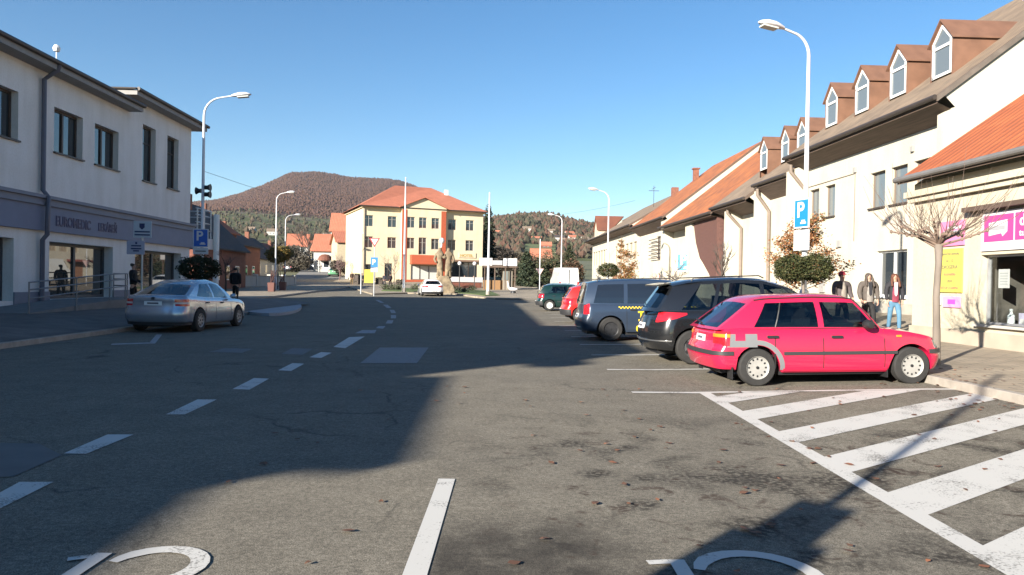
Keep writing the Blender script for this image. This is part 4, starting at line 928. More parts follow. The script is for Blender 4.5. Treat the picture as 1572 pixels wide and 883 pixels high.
# white church-like house right of the hill road
p = at(481, 150); t = house('village_house', 'white gabled house with arched porch beside the hill road', p, R(8), 7.5, 9, 4.6, 8.0, m_wht, m_tile_hotel, 2, 1, chim=False)
mb = MB(); mb.lathe((2.4, -1.0, 0), [(1.5, 2.4), (1.5, 2.6), (1.2, 3.2), (.7, 3.6), (.01, 3.7)], 16); mb.build('porch_roof', m_tile_red, t)
mb = MB(); [mb.tube([(x, -1.9, 0), (x, -1.9, 2.5)], .12, 8) for x in (1.3, 3.5)]; mb.build('porch_column', m_wht, t)
p = at(507, 162); t = house('village_house', 'tall white house with coral roof left of the yellow hotel', p, R(8), 14, 9, 9.0, 13.0, m_wht, m_tile_hotel, 3, 1, chim=False)
p = at(517, 132); t = house('village_house', 'ochre house with low coral roof tucked against the hotel', p, R(20), 8, 9, 6.2, 8.2, m_yel, m_tile_hotel, 2, 2, chim=False)
# behind on the right: red roof houses
def hill_house(px, d, lab, L_=12, Wd=9, H_=3.4, Rz=6.8, mw=m_wht, mr=m_tile_hotel, rot=.1, n=2, group=None, chim=True):
    p = Vector(((px - CX) / F * d, d, hill_z(px, d) + .3)); return house('village_house', lab, p, rot, L_, Wd, H_, Rz, mw, mr, n, 1, chim=chim, group=group)
p = at(816, 300); house('village_house', 'house with salmon-red roof above the dark conifer', p, R(4), 8.2, 8, 2.6, 6.4, m_brick, m_tile_hotel, 2, 1, chim=False)
hill_house(829, 800, 'coral-roofed house standing alone on the green meadow', 12, 9, 3.5, 7.5, m_brick, m_tile_hotel, .05)
rr = random.Random(8)
spots = [(755, 1020, 'leftmost of the small white houses on the right-hand hill'), (778, 980, 'small white house with dark roof above the kiosk roof'), (800, 1050, 'tiny white house high over the conifer'), (815, 900, 'small cream house just above the meadow'), (838, 1020, 'white house above the lone coral-roofed house'),
         (850, 930, 'white house with two pale gables left of the far street lamp'), (862, 880, 'white house directly behind the far street lamp'), (873, 940, 'white house just right of the far street lamp'), (884, 860, 'large pale house on the slope by the white terrace end'), (893, 920, 'white house partly hidden by the white terrace end'), (735, 1100, 'pale house seen beside the right wall of the hotel'),
         (868, 1010, 'tiny white house above the row on the right-hand slope')]
for k, (px, d, lab) in enumerate(spots):
    hill_house(px, d, lab, rr.uniform(9, 14), 8, 4.5, 7.5, m_wht, rr.choice([m_tile_dark, m_tile_hotel, m_tile_old]), rr.uniform(-.3, .4), 2, 'small houses on the right-hand slope', chim=False)
for k, (px, d, lab) in enumerate([(375, 900, 'grey-roofed house alone at the foot of the mountain'), (408, 800, 'pale house in the scrub left of the double street lamps'), (450, 700, 'pale house in the scrub above the hill road'), (497, 760, 'pale house above the white gabled house')]):
    hill_house(px, d, lab, 11, 8, 4, 7, m_wht, m_tile_old, .2 * k, 2, 'houses at the foot of the mountain', chim=False)
# kiosk with flat roof and white sign panels
p = at(742, 84); t = thing('kiosk', 'flat-roofed brown kiosk terrace with three pale sign panels on its roof edge', 'kiosk', p, R(3))
mb = MB(); mb.box(0, 3.7, -.4, 3.5, 2.7, 2.95); mb.build('roof', m_brownsof, t)
mb = MB(); mb.box(0, 3.5, .6, 3.4, 0, 1.25); mb.build('counter', mat('kiosk_boards', (.22, .12, .05), .7, .15, 3, stretch=(8, 1, 1)), t)
mb = MB(); mb.box(2.2, 3.3, .4, 3.2, 0, 2.7); mb.build('cabin', mat('kiosk_cabin', (.22, .19, .15), .8), t)
mb = MB(); [mb.box(x, x + .12, -.3, -.18, 0, 2.7) for x in (.05, 1.2, 2.4, 3.5)]; mb.build('post', m_brownsof, t)
for x0, x1, m_ in ((-.5, .95, mwh), (.98, 2.1, mgy), (2.2, 3.75, mwh)):
    mb = MB(); mb.box(x0, x1, -.5, -.42, 2.98 if m_ is mgy else 2.9, 3.5 if m_ is mgy else 3.75); mb.build('sign_panel', m_, t)
mb = MB(); mb.box(2.3, 2.8, .33, .395, 1.3, 2.3); mb.build('window', m_win2, t)
# ------------------------------------------------------------------ vehicles
m_cabin = mat('cabin_cloth', (.028, .028, .03), .9, .2, 20)
def car_glass():
    m, n, b = nodes('car_glass'); L = n.links.new
    tr = n.nodes.new('ShaderNodeBsdfTransparent'); tr.inputs[0].default_value = (.30, .34, .35, 1)
    gl = n.nodes.new('ShaderNodeBsdfGlossy'); gl.inputs['Roughness'].default_value = .015; gl.inputs['Color'].default_value = (.9, .95, 1, 1)
    lw = n.nodes.new('ShaderNodeLayerWeight'); lw.inputs[0].default_value = .5; pw = n.nodes.new('ShaderNodeMath'); pw.operation = 'POWER'; L(lw.outputs['Facing'], pw.inputs[0]); pw.inputs[1].default_value = 4.0
    fr = n.nodes.new('ShaderNodeMath'); fr.operation = 'MULTIPLY_ADD'; L(pw.outputs[0], fr.inputs[0]); fr.inputs[1].default_value = .9; fr.inputs[2].default_value = .05
    mx = n.nodes.new('ShaderNodeMixShader'); L(fr.outputs[0], mx.inputs[0]); L(tr.outputs[0], mx.inputs[1]); L(gl.outputs[0], mx.inputs[2]); L(mx.outputs[0], n.nodes['Material Output'].inputs[0]); return m
def sstep(t): t = min(1, max(0, t)); return t * t * (3 - 2 * t)
INS = [(0, .95), (.06, .982), (.25, 1.0), (.45, 1.0), (.62, .992), (.78, .978), (.88, .962), (.95, .94), (1, .905)]
class CarShape:
    """body = rings of an outline swept from sill to shoulder; x forward, y left, z up"""
    def __init__(s, P):
        s.P = P; L, Wd = P['L'], P['W']; s.h = L / 2; s.w = Wd / 2
        rr, ry = P.get('rr', .30), P.get('ry', .34); rf, fy = P.get('rf', .42), P.get('fy', .46)
        s.xr, s.xf = -s.h, s.h; s.axr = -s.h + P['ro']; s.axf = s.axr + P['wb']; s.wr = P['wr']; s.arch = P.get('arch', P['wr'] + .06)
        half = []  # rear centre -> front centre, y>=0
        y0 = s.w - ry
        for k in range(8): t = k / 8; half.append((-s.h + .04 * t * t * 1.0, y0 * t))
        for k in range(9): a = PI / 2 * k / 9; half.append((-s.h + .04 + (rr - .04) * (1 - math.cos(a)), y0 + ry * math.sin(a)))
        x0 = -s.h + rr; x1 = s.h - rf; n = 66
        for k in range(n + 1):
            half.append((lerp(x0, x1, k / n), s.w))
        for k in range(1, 10): a = PI / 2 * k / 9; half.append((x1 + (rf - .1) * math.sin(a), s.w - fy * (1 - math.cos(a))))
        yf = s.w - fy
        for k in range(1, 9): t = 1 - k / 8; half.append((s.h - .1 * t * t, yf * t))
        out = []
        for x, y in half:
            q = x / s.h; out.append((x, y * (1 - .035 * q * q)))
        s.half = out
    def ytop(s, x): return itp(s.P['top'], x)
    def zbot(s, x, y):
        P = s.P; z = itp(P['bot'], x)
        if y > s.w * .6:
            for ax in (s.axr, s.axf):
                d = abs(x - ax)
                if d < s.arch: z = max(z, s.wr * .98 + math.sqrt(s.arch ** 2 - d * d))
        return z
    def S(s, x, y, z, off=0.0):
        """displace an outline point for height z"""
        P = s.P; zt = s.ytop(x); zb = itp(P['bot'], x); t = min(1, max(0, (z - zb) / max(.05, zt - zb))); k = itp(INS, t)
        yy = y * k
        xx = x
        ww = sstep((abs(x) - (s.h - .75)) / .75) if P.get('soft') is None else sstep((abs(x) - (s.h - P['soft'])) / P['soft'])
        if x < 0: xx = x + itp(P['tail'], z) * ww
        else: xx = x - itp(P['nose'], z) * ww
        if off:
            # approximate outline normal
            nx, ny = s.nrm(x, y); xx += nx * off; yy += ny * off * 1.0
        return Vector((xx, yy, z))
    def nrm(s, x, y):
        ay = abs(y); best = 0; bd = 9
        for i, (a, b) in enumerate(s.half):
            d = (a - x) ** 2 + (b - ay) ** 2
            if d < bd: bd = d; best = i
        i = min(max(best, 1), len(s.half) - 2); t = Vector((s.half[i + 1][0] - s.half[i - 1][0], s.half[i + 1][1] - s.half[i - 1][1])); n = Vector((-t.y, t.x)).normalized()
        if y < 0: n = Vector((n.x, -n.y))
        if abs(y) < .02 : n = Vector((math.copysign(1, x), 0))
        return n.x, n.y
    def side(s, x):
        for (a, b), (c, d) in zip(s.half, s.half[1:]):
            if a <= x <= c and c > a and (b > s.w * .45): return lerp(b, d, (x - a) / (c - a))
        return s.w
    def end(s, y, e):
        y = abs(y); seq = s.half if e < 0 else s.half[::-1]
        for (a, b), (c, d) in zip(seq, seq[1:]):
            if b <= y <= d and d > b: return lerp(a, c, (y - b) / (d - b))
        return seq[0][0]
def car(name, label, loc, rotz, P, pitch=0.0, group=None, cat='car'):
    C = CarShape(P); root = thing(name, label, cat, loc, rotz, group)
    if pitch: root.rotation_mode = 'XYZ'; root.rotation_euler = (0, -pitch, rotz)
    pm = P['paint']; gm = P.get('glass', m_cglass); half = C.half
    ring = half + [(x, -y) for x, y in half[-2:0:-1]]; N = len(ring)
    T = [0, .05, .14, .28, .42, .56, .7, .8, .88, .95, 1.0]
    mb = MB(); rows = []
    for t in T:
        r = []
        for x, y in ring:
            zb = C.zbot(x, abs(y)); zt = C.ytop(x); r.append(C.S(x, y, lerp(zb, zt, t)))
        rows.append(r)
    ids = mb.grid(rows, closed=True)
    # inner lip and underside
    lip = [mb.vert((p.x * .985, p.y * .80, p.z)) for p in rows[0]]
    for k in range(N): mb.face((ids[0][k], lip[k], lip[(k + 1) % N], ids[0][(k + 1) % N]))
    # top surface
    top = rows[-1]; M_ = len(half); K = 6; cr = P.get('crown', .05)
    tg = []
    for i in range(M_):
        a = top[i]; b_ = top[(N - i) % N]; tg.append([a.lerp(b_, k / K) + Vector((0, 0, cr * (1 - (2 * k / K - 1) ** 2) * (abs(a.y) / C.w) ** 2)) for k in range(K + 1)])
    f0 = len(mb.f); mb.grid(tg, flip=True); xa_, xb_ = P['seg'][0][0] + .05, P['seg'][-1][0] - .05
    for q_, f_ in enumerate(mb.f[f0:]):
        xs_ = [mb.v[i_].x for i_ in f_]
        if min(xs_) > xa_ and max(xs_) < xb_: mb.mi[f0 + q_] = 1
    body = mb.build('body', [pm, m_cabin], root, smooth=True, angle=38)
    bm = bmesh.new(); bm.from_mesh(body.data); bmesh.ops.remove_doubles(bm, verts=bm.verts, dist=.0015); bmesh.ops.recalc_face_normals(bm, faces=bm.faces); bm.to_mesh(body.data); bm.free()
    body.data.polygons.foreach_set('use_smooth', [True] * len(body.data.polygons)); body.data.set_sharp_from_angle(angle=R(38))
    # underbody
    mb = MB(); mb.box(-C.h + .25, C.h - .3, -C.w * .8 + .22, C.w * .8 - .22, .17, .62)
    mb.box(C.axr + C.arch + .02, C.axf - C.arch - .02, -C.w * .86, C.w * .86, .16, .5); mb.build('underbody', m_black, root)
    # greenhouse
    wr_ = P['roofw']; zr = lambda x: itp(P['roof'], x)
    seg = P['seg']; gb = MB(); panes = []; TS = [0, P.get('gl0', .05), .3, .6, P.get('gl1', .86), 1]
    def col(xb, xr, sy):
        yb = C.S(xb, C.side(xb), C.ytop(xb)).y; zb = C.ytop(xb) - .012; ze = zr(xr) - .035; yr = wr_ * (1 - .04 * (xr / C.h) ** 2)
        out = []
        for t in TS:
            bl = .03 * math.sin(PI * t); out.append(Vector((lerp(xb, xr, t), sy * (lerp(yb, yr, t) + bl), lerp(zb, ze, t))))
        return out
    xf_b, xf_r = seg[-1][0], seg[-1][1]; xr_b, xr_r = seg[0][0], seg[0][1]
    for sy in (1, -1):
        for (a, b_, kind), nx in zip(seg, seg[1:]):
            n = max(1, int(abs(nx[0] - a) / .25)) if kind == 'b' else 4
            gg = MB()
            if kind == 'g': panes.append(('side_window', gg))
            cs = [col(lerp(a, nx[0], k / n), lerp(b_, nx[1], k / n), sy) for k in range(n + 1)]
            for c0, c1 in zip(cs, cs[1:]):
                for k in range(len(TS) - 1):
                    tgt = gg if (kind == 'g' and 1 <= k <= 3) else gb
                    q = (c0[k], c1[k], c1[k + 1], c0[k + 1]); tgt.quad(*(q if sy < 0 else q[::-1]))
    def screen(xb, xr, bow, sgn, m0, m1, side_m):
        """windscreen or rear window as a bowed sheet with painted margins"""
        gg = MB(); panes.append(('windscreen' if sgn > 0 else 'rear_window', gg))
        KS = [0, side_m, .25, .5, .75, 1 - side_m, 1]; TT = [0, m0, .35, .7, m1, 1]
        L0 = col(xb, xr, 1); R0 = col(xb, xr, -1); g_ = []
        def side_at(t, arr): 
            u = t * (len(TS) - 1)
            for k in range(len(TS) - 1):
                if TS[k] <= t <= TS[k + 1]: return arr[k].lerp(arr[k + 1], (t - TS[k]) / (TS[k + 1] - TS[k]))
            return arr[-1]
        for t in TT:
            a, b_ = side_at(t, L0), side_at(t, R0); r = []
            for q in KS:
                p = a.lerp(b_, q); w_ = 1 - (2 * q - 1) ** 2; p.x += sgn * bow * w_ * lerp(1, .55, t); p.z += .03 * w_ * t + (cr * .6 * w_ * (1 - t) if sgn > 0 else 0)
                r.append(p)
            g_.append(r)
        for j in range(len(TT) - 1):
            for i in range(len(KS) - 1):
                tgt = gg if (1 <= j <= len(TT) - 3 and 1 <= i <= len(KS) - 3) else gb
                tgt.quad(g_[j][i], g_[j][i + 1], g_[j + 1][i + 1], g_[j + 1][i])
        return g_[-1], KS
    topf, KS = screen(xf_b, xf_r, P.get('bowf', .16), 1, .05, .93, .04)
    topr, KS = screen(xr_b, xr_r, P.get('bowr', .07), -1, P.get('rg0', .1), P.get('rg1', .88), .07)
    # roof
    nR = 8; rg_ = []
    for i in range(nR + 1):
        t = i / nR; x = lerp(xr_r, xf_r, t); a = col(0, x, 1)[-1]; r = []
        for j, q in enumerate(KS):
            w_ = 1 - (2 * q - 1) ** 2; ye = wr_ * (1 - .04 * (x / C.h) ** 2); y = lerp(ye, -ye, q)
            xx = x
            if i == 0: xx = topr[j].x
            elif i == nR: xx = topf[j].x
            z = zr(x) - .035 + .035 * min(1, w_ * 4) + .025 * w_ if 0 < i < nR else None
            r.append(Vector((xx, y, z)) if z is not None else (topr[j] if i == 0 else topf[j]).copy())
        rg_.append(r)
    gb.grid(rg_)
    cab = gb.build('cabin', pm, root, smooth=True, angle=40)
    bm = bmesh.new(); bm.from_mesh(cab.data); bmesh.ops.remove_doubles(bm, verts=bm.verts, dist=.001); bmesh.ops.recalc_face_normals(bm, faces=bm.faces); bm.to_mesh(cab.data); bm.free()
    cab.data.polygons.foreach_set('use_smooth', [True] * len(cab.data.polygons)); cab.data.set_sharp_from_angle(angle=R(40))
    for nm_, g__ in panes: g__.build(nm_, gm, root, smooth=True, angle=40)
    # ---- trims as sheets raised off the skin
    MH = len(half) - 1
    def idx(c):
        if c[0] == 's':
            for k in range(8, MH - 7):
                if half[k][0] <= c[1] <= half[k + 1][0] and half[k + 1][0] > half[k][0]: return (k + (c[1] - half[k][0]) / (half[k + 1][0] - half[k][0])) * c[2]
            return (12 if c[1] < 0 else MH - 12) * c[2]
        y = abs(c[1]); sg = 1 if c[1] >= 0 else -1
        rng = range(0, MH) if c[2] < 0 else range(MH - 1, -1, -1)
        for k in rng:
            a, b_ = half[k][1], half[k + 1][1]
            if min(a, b_) <= y <= max(a, b_) and a != b_: return (k + (y - a) / (b_ - a)) * sg
        return 0
    def at_idx(u):
        if u > MH: u = -(2 * MH - u)
        sg = 1 if u >= 0 else -1; a = abs(u); k = min(int(a), MH - 1); f = a - k
        return lerp(half[k][0], half[k + 1][0], f), sg * lerp(half[k][1], half[k + 1][1], f)
    def trim(nm, path, z0, z1, m_, off=.006, parent=root, n=6, label=None, rows_=4, front=False):
        """path: list of ('s',x,side) or ('e',y,end); z0,z1 numbers or per-point lists"""
        us = [idx(c) for c in path]
        if front: us = [u if u >= 0 else 2 * MH + u for u in us]
        pts = []
        for i, (a, b_) in enumerate(zip(us, us[1:])):
            nn = max(n, int(abs(b_ - a) / 1.5))
            for k in range(nn): pts.append((lerp(a, b_, k / nn), i + k / nn))
        pts.append((us[-1], len(us) - 1))
        Z0 = z0 if isinstance(z0, list) else [z0] * len(path); Z1 = z1 if isinstance(z1, list) else [z1] * len(path)
        g_ = []
        for c, u in pts:
            i = min(int(u), len(path) - 2); f = u - i; a = lerp(Z0[i], Z0[i + 1], f); b_ = lerp(Z1[i], Z1[i + 1], f); x, y = at_idx(c)
            g_.append([C.S(x, y, a, -.02)] + [C.S(x, y, lerp(a, b_, k / rows_), off) for k in range(rows_ + 1)] + [C.S(x, y, b_, -.02)])
        mb = MB(); ids = mb.grid(g_); mb.face(ids[0]); mb.face(ids[-1][::-1]); return mb.build(nm, m_, parent, smooth=True, angle=50, label=label)
    # door seams
    for sx in (1, -1):
        for x in P.get('seams', []):
            trim('door_gap', [('s', x - .006, sx), ('s', x + .006, sx)], itp(P['bot'], x) + .06, C.ytop(x) - .03, m_gap, .0035, n=1)
        for x in P.get('handles', []):
            z = C.ytop(x) - P.get('hdz', .14); trim('door_handle', [('s', x - .085, sx), ('s', x + .085, sx)], z - .02, z + .018, P.get('hm', m_black), .03, n=2)
        if P.get('rub'): 
            a, b_ = P['rub']; trim('side_strip', [('s', a, sx), ('s', b_, sx)], P['rubz'] - .025, P['rubz'] + .025, m_trim, .014, n=20)
        # mirror
        mx = P.get('mirx', xf_b - .28); mb = MB(); my = C.side(mx); mz = C.ytop(mx) + .06
        mb.lathe((mx, sx * (my + .06), mz), [(.001, -.09), (.05, -.085), (.075, -.04), (.08, .02), (.06, .08), (.001, .095)], 12, 'y' if False else 'y'); mr_ = mb.build('mirror', P.get('mirm', pm), root, smooth=True)
    # lights, plates
    for sx in (1, -1):
        for kind, key, m_ in (('tail_light', 'tl', m_red), ('headlight', 'hl', m_headl)):
            q = P.get(key)
            if q: e = -1 if key == 'tl' else 1; tlm = trim(kind, [('e', q[0] * sx, e), ('e', q[1] * sx, e), ('s', q[2], sx)], q[3], q[4], m_, .008)
            if q and key == 'tl' and len(q) > 5:
                trim('reversing_light', [('e', q[0] * sx, -1), ('e', q[1] * sx, -1), ('s', q[2], sx)], q[5], q[6], q[7], .012)
    if P.get('plate'): 
        z, dz, wv = P['plate']; pl = trim('number_plate', [('e', -wv / 2, -1), ('e', wv / 2, -1)], z, z + dz, m_white, .012); trim('plate_text', [('e', -wv / 2 + .09, -1), ('e', wv / 2 - .09, -1)], z + dz * .3, z + dz * .72, m_plate, .014)
    if P.get('bump'):
        z0, z1 = P['bump']; m_ = P.get('bumpm', m_trim); xa = C.axr - C.arch - .03; xb_ = C.axf + C.arch + .03
        trim('bumper', [('s', xa, 1), ('s', -C.h + .32, 1), ('e', C.w - .36, -1), ('e', -(C.w - .36), -1), ('s', -C.h + .32, -1), ('s', xa, -1)], z0, z1, m_, P.get('bumpo', .03), n=5)
        trim('bumper', [('s', xb_, 1), ('s', C.h - .44, 1), ('e', C.w - .48, 1), ('e', -(C.w - .48), 1), ('s', C.h - .44, -1), ('s', xb_, -1)], z0, z1, m_, P.get('bumpo', .03), n=5, front=True)
    if P.get('grille'): trim('grille', [('e', -.4, 1), ('e', .4, 1)], P['grille'][0], P['grille'][1], m_black, .01, front=True)
    # black window surround (side gasket)
    # wiper
    p0 = col(xr_b, xr_r, 1)
    if P.get('wiper'): 
        q = lerp(.1, 1, .16); a = Vector((lerp(xr_b, xr_r, .13) - P.get('bowr', .07) - .03, .05, lerp(C.ytop(xr_b), zr(xr_r), .13))); mb = MB(); mb.tube([a, a + Vector((.03, .38, .05))], .014, 6); mb.build('wiper', m_black, root)
    # seats seen through the glass
    if P.get('seats', True):
        for x_, ys in ((xf_b - 1.0, (.33, -.33)), (xf_b - 1.85, (.36, 0, -.36))):
            for y_ in ys:
                zt = C.ytop(x_); mb = MB(); mb.obox((x_ - .1, y_, zt + .03), (.06, 0, 0), (0, .2, 0), (.01, 0, .12)); mb.obox((x_ - .12, y_, zt + .22), (.04, 0, 0), (0, .12, 0), (0, 0, .075)); mb.build('seat', m_cabin, root, smooth=True)
        mb = MB(); xw = xf_b - .62; mb.lathe((xw, .33, C.ytop(xw) + .0), [(.165, -.012), (.18, 0), (.165, .012), (.15, 0)], 20, 'x', cap=False); mb.build('steering_wheel', m_black, root)
    # wheels
    for ax in (C.axr, C.axf):
        for sx in (1, -1):
            wv = thing_part('wheel', root, (ax, sx * (C.w - .085), C.wr)); r = C.wr; tw = P.get('tw', .185) / 2; tr = P.get('rim', r * .62)
            mb = MB(); mb.lathe((0, 0, 0), [(tr - .02, -tw + .02), (tr, -tw), (r * .93, -tw * .96), (r, -tw * .7), (r, tw * .7), (r * .93, tw * .96), (tr, tw), (tr - .02, tw - .02)], 36, 'y', cap=False)
            ty = mb.build('tyre', m_rubber, wv, smooth=True, angle=35)
            so_ = sx * tw; mb = MB(); f = lambda k: sx * k
            prof = [(.001, f(tw - .035)), (.035, f(tw - .03)), (.045, f(tw - .05)), (tr * .45, f(tw - .045)), (tr * .62, f(tw - .02)), (tr * .85, f(tw - .03)), (tr * .93, f(tw - .005)), (tr, f(tw + .003)), (tr + .003, f(tw - .02))]
            if sx < 0: prof = prof
            mb.lathe((0, 0, 0), prof, 30, 'y'); rm = mb.build('rim', P.get('rimm', m_rim), wv, smooth=True, angle=40)
            mb = MB(); nh = P.get('holes', 12); hr = P.get('holer', tr * .085)
            for k in range(nh):
                a = 2 * PI * k / nh; c = (math.cos(a) * tr * P.get('hpos', .74), sx * (tw - .024), math.sin(a) * tr * P.get('hpos', .74))
                e1 = Vector((math.cos(a), 0, math.sin(a))); e2 = Vector((-math.sin(a), 0, math.cos(a))); c = Vector(c); d_ = Vector((0, sx * .006, 0))
                pts = [c + e1 * hr * P.get('hl_', 1.2) * math.cos(b_ * PI / 4) + e2 * hr * math.sin(b_ * PI / 4) for b_ in range(8)]; mb.prism(pts, d_)
            mb.lathe((0, sx * (tw - .03), 0), [(tr * .13, 0), (tr * .13, sx * .02), (.001, sx * .022)], 12, 'y')
            mb.build('rim_opening', m_black, rm)
    return root, C, trim, col
def thing_part(nm, parent, loc):
    e = bpy.data.objects.new(nm, None); COL.objects.link(e); e.parent = parent; e.location = loc; return e
def car_paint(name, c, metal=.0, rough=.28, coat=.9): return mat(name, c, rough, 0, metal=metal, coat=coat)
m_cglass = car_glass(); m_vglass = glass_mat('van_glass', (.012, .015, .02), .02)
m_gap = mat('gap_black', (.01, .01, .01), .8); m_trim = mat('dark_trim', (.03, .03, .032), .55); m_red = mat('red_lens', (.5, .012, .02), .12, coat=1); m_headl = mat('headlight_lens', (.5, .5, .48), .08, coat=1, metal=.4)
m_rim = mat('silver_rim', (.29, .28, .26), .45, .1, 8); m_plate = mat('plate_print', (.1, .1, .12), .6); m_orange_l = mat('orange_lens', (.7, .2, .02), .15); m_white_l = mat('white_lens', (.6, .5, .5), .15)
def gzc(x, y, dz=0): return (x, y, gz(x, y) + dz)
# --- red hatchback
PR_ = dict(L=3.86, W=1.64, ro=.70, wb=2.45, wr=.287, tw=.165, paint=car_paint('cherry_red', (.47, .012, .052), 0, .24), rr=.2, ry=.26, rf=.40, fy=.42,
    top=[(-1.93, .82), (-1.8, .88), (-1.5, .89), (-.6, .885), (.3, .875), (.72, .87), (1.2, .81), (1.6, .735), (1.93, .66)],
    bot=[(-1.93, .27), (-1.4, .25), (-1.2, .21), (1.1, .20), (1.93, .24)], tail=[(.2, .07), (.42, .0), (.56, .0), (.62, .07), (.8, .09), (.93, .14)], nose=[(.2, .08), (.4, 0), (.55, .01), (.6, .07), (.8, .1)],
    roof=[(-1.25, 1.335), (-1.0, 1.365), (-.3, 1.385), (.25, 1.37), (.5, 1.33)], roofw=.585,
    seg=[(-1.82, -1.22, 'b'), (-1.27, -1.0, 'g'), (-.24, -.27, 'b'), (-.15, -.18, 'g'), (.68, .32, 'b'), (.76, .40, 'b')], gl0=.05, gl1=.86, bowr=.04, bowf=.14, rg0=.08, rg1=.88,
    seams=[-.95, -.195, .78], handles=[-.99, .02], hdz=.13, rub=(-.82, .98), rubz=.50, tl=[.52, .62, -1.72, .62, .84, .75, .80, m_orange_l], plate=(.66, .1, .4), hl=[.38, .52, 1.62, .56, .68], bump=(.48, .54), bumpo=.02, wiper=True, mirm=m_black, holes=12, rimm=m_rim, grille=(.56, .65))
r_, C_, tr_, col_ = car('hatchback_car', 'bright cherry-red hatchback with a grey primer patch on its rear wing', gzc(4.95, 12.16, -.005), R(3.8), PR_, R(1.3))
m_primer = mat('grey_primer', (.15, .155, .16), .7, .05)
for sx in (-1,):
    tr_('primer_patch', [('s', -1.74, sx), ('s', -1.23, sx)], .60, [.80, .795] if False else .80, m_primer, .004, n=8); tr_('red_square', [('s', -1.62, sx), ('s', -1.44, sx)], .70, .80, PR_['paint'], .008, n=3)
    pth = []; 
    n = 14; g_ = []
    mb = MB(); rows_ = []
    for k in range(n + 1):
        a = R(100 - k * 105 / n); ro, ri = .425, .352
        xi = C_.axr + ri * math.cos(a); zi = C_.wr * .98 + ri * math.sin(a); xo = C_.axr + ro * math.cos(a); zo = C_.wr * .98 + ro * math.sin(a)
        rows_.append([C_.S(xi, -C_.side(xi), zi, .004), C_.S((xi + xo) / 2, -C_.side(xi), (zi + zo) / 2, .005), C_.S(xo, -C_.side(xo), zo, .004)])
    mb.grid(rows_); mb.build('primer_patch', m_primer, r_, smooth=True)
    gut = [col_(.0, lerp(-1.2, .36, k / 10), sx)[-1] + Vector((0, sx * .004, .004)) for k in range(11)] + [col_(.72, .38, sx)[q] + Vector((0, sx * .006, 0)) for q in (4, 3, 2, 1, 0)]
    mb = MB(); mb.tube(gut, .011, 6); mb.build('roof_gutter', m_black, r_, smooth=True)
    for xb_, xr__ in ((-.93, -.78),):
        c_ = col_(xb_, xr__, sx); mb = MB(); mb.tube([p_ + Vector((0, sx * .004, 0)) for p_ in c_[1:5]], .012, 6); mb.build('window_divider', m_black, r_)
    tr_('window_ledge', [('s', -1.22, sx), ('s', .64, sx)], .868, .878, m_black, .002, n=20, rows_=1)
    tr_('sill_strip', [('s', C_.axr + .40, sx), ('s', C_.axf - .40, sx)], .225, .27, PR_['paint'], .012, n=12, rows_=2)  # raised strip along the sill, same red paint as the body
    tr_('side_indicator', [('s', .98, sx), ('s', 1.06, sx)], .735, .765, m_orange_l, .012, n=2)
for ax in (C_.axr, C_.axf):
    mb = MB(); mb.box(ax - .40, ax - .385, -C_.w + .02, -C_.w + .22, .11, .3); mb.build('mud_flap', m_black, r_)
    mb = MB(); mb.box(ax - .40, ax - .385, C_.w - .22, C_.w - .02, .11, .3); mb.build('mud_flap', m_black, r_)
# --- black people carrier
PB = dict(L=4.47, W=1.83, ro=.84, wb=2.73, wr=.325, tw=.205, paint=car_paint('black_paint', (.010, .0105, .0115), 0, .2), rr=.5, ry=.6, rf=.7, fy=.66,
    top=[(-2.23, .92), (-2.0, 1.03), (-1.2, 1.02), (.2, .99), (1.1, .955), (1.55, .90), (1.95, .80), (2.23, .68)],
    bot=[(-2.23, .27), (-1.5, .24), (1.4, .22), (2.23, .22)], tail=[(.2, .12), (.4, .01), (.62, .0), (.85, .07), (1.05, .17)], nose=[(.2, .1), (.4, 0), (.6, .03), (.8, .16)],
    roof=[(-1.8, 1.52), (-1.3, 1.62), (-.4, 1.665), (.1, 1.64), (.7, 1.47)], roofw=.60,
    seg=[(-2.02, -1.70, 'b'), (-1.62, -1.12, 'g'), (-1.02, -.82, 'b'), (-.95, -.75, 'g'), (-.02, .0, 'b'), (.08, .08, 'g'), (1.00, .42, 'b'), (1.08, .47, 'g'), (1.35, .58, 'b'), (1.42, .62, 'b')], gl0=.05, gl1=.9, bowr=.16, bowf=.25, rg0=.12, rg1=.88,
    seams=[-.95, .03, 1.12], handles=[-.78, .22], tl=[.64, .7, -1.5, [.80, .80, .95], [1.0, 1.0, .985]], plate=(.66, .11, .46), hl=[.4, .6, 1.6, .62, .78], bump=(.43, .455), bumpm=mat('chrome_strip', (.6, .6, .6), .2, metal=.9), bumpo=.02, holes=5, holer=.035, hl_=2.2, rimm=mat('dark_alloy', (.12, .12, .12), .4, metal=.4))
PB['paint_lower'] = None
r_, C_, tr_, col_ = car('people_carrier', 'black rounded people carrier parked between the red hatchback and the taxi van', gzc(4.86, 15.2), R(3.0), PB, R(1))
for s in (1, -1): mb = MB(); mb.tube([(-1.35, s * .6, 1.60), (-1.3, s * .6, 1.665), (.0, s * .6, 1.71), (.1, s * .6, 1.66)], .013, 6); mb.build('roof_rail', m_black, r_)
mb = MB(); mb.obox((-1.86, 0, 1.535), (.14, 0, .02), (0, .5, 0), (0, 0, .014)); mb.build('spoiler', PB['paint'], r_); mb = MB(); mb.tube([(-1.5, 0, 1.63), (-1.66, 0, 1.72)], .008, 5); mb.build('aerial', m_black, r_)
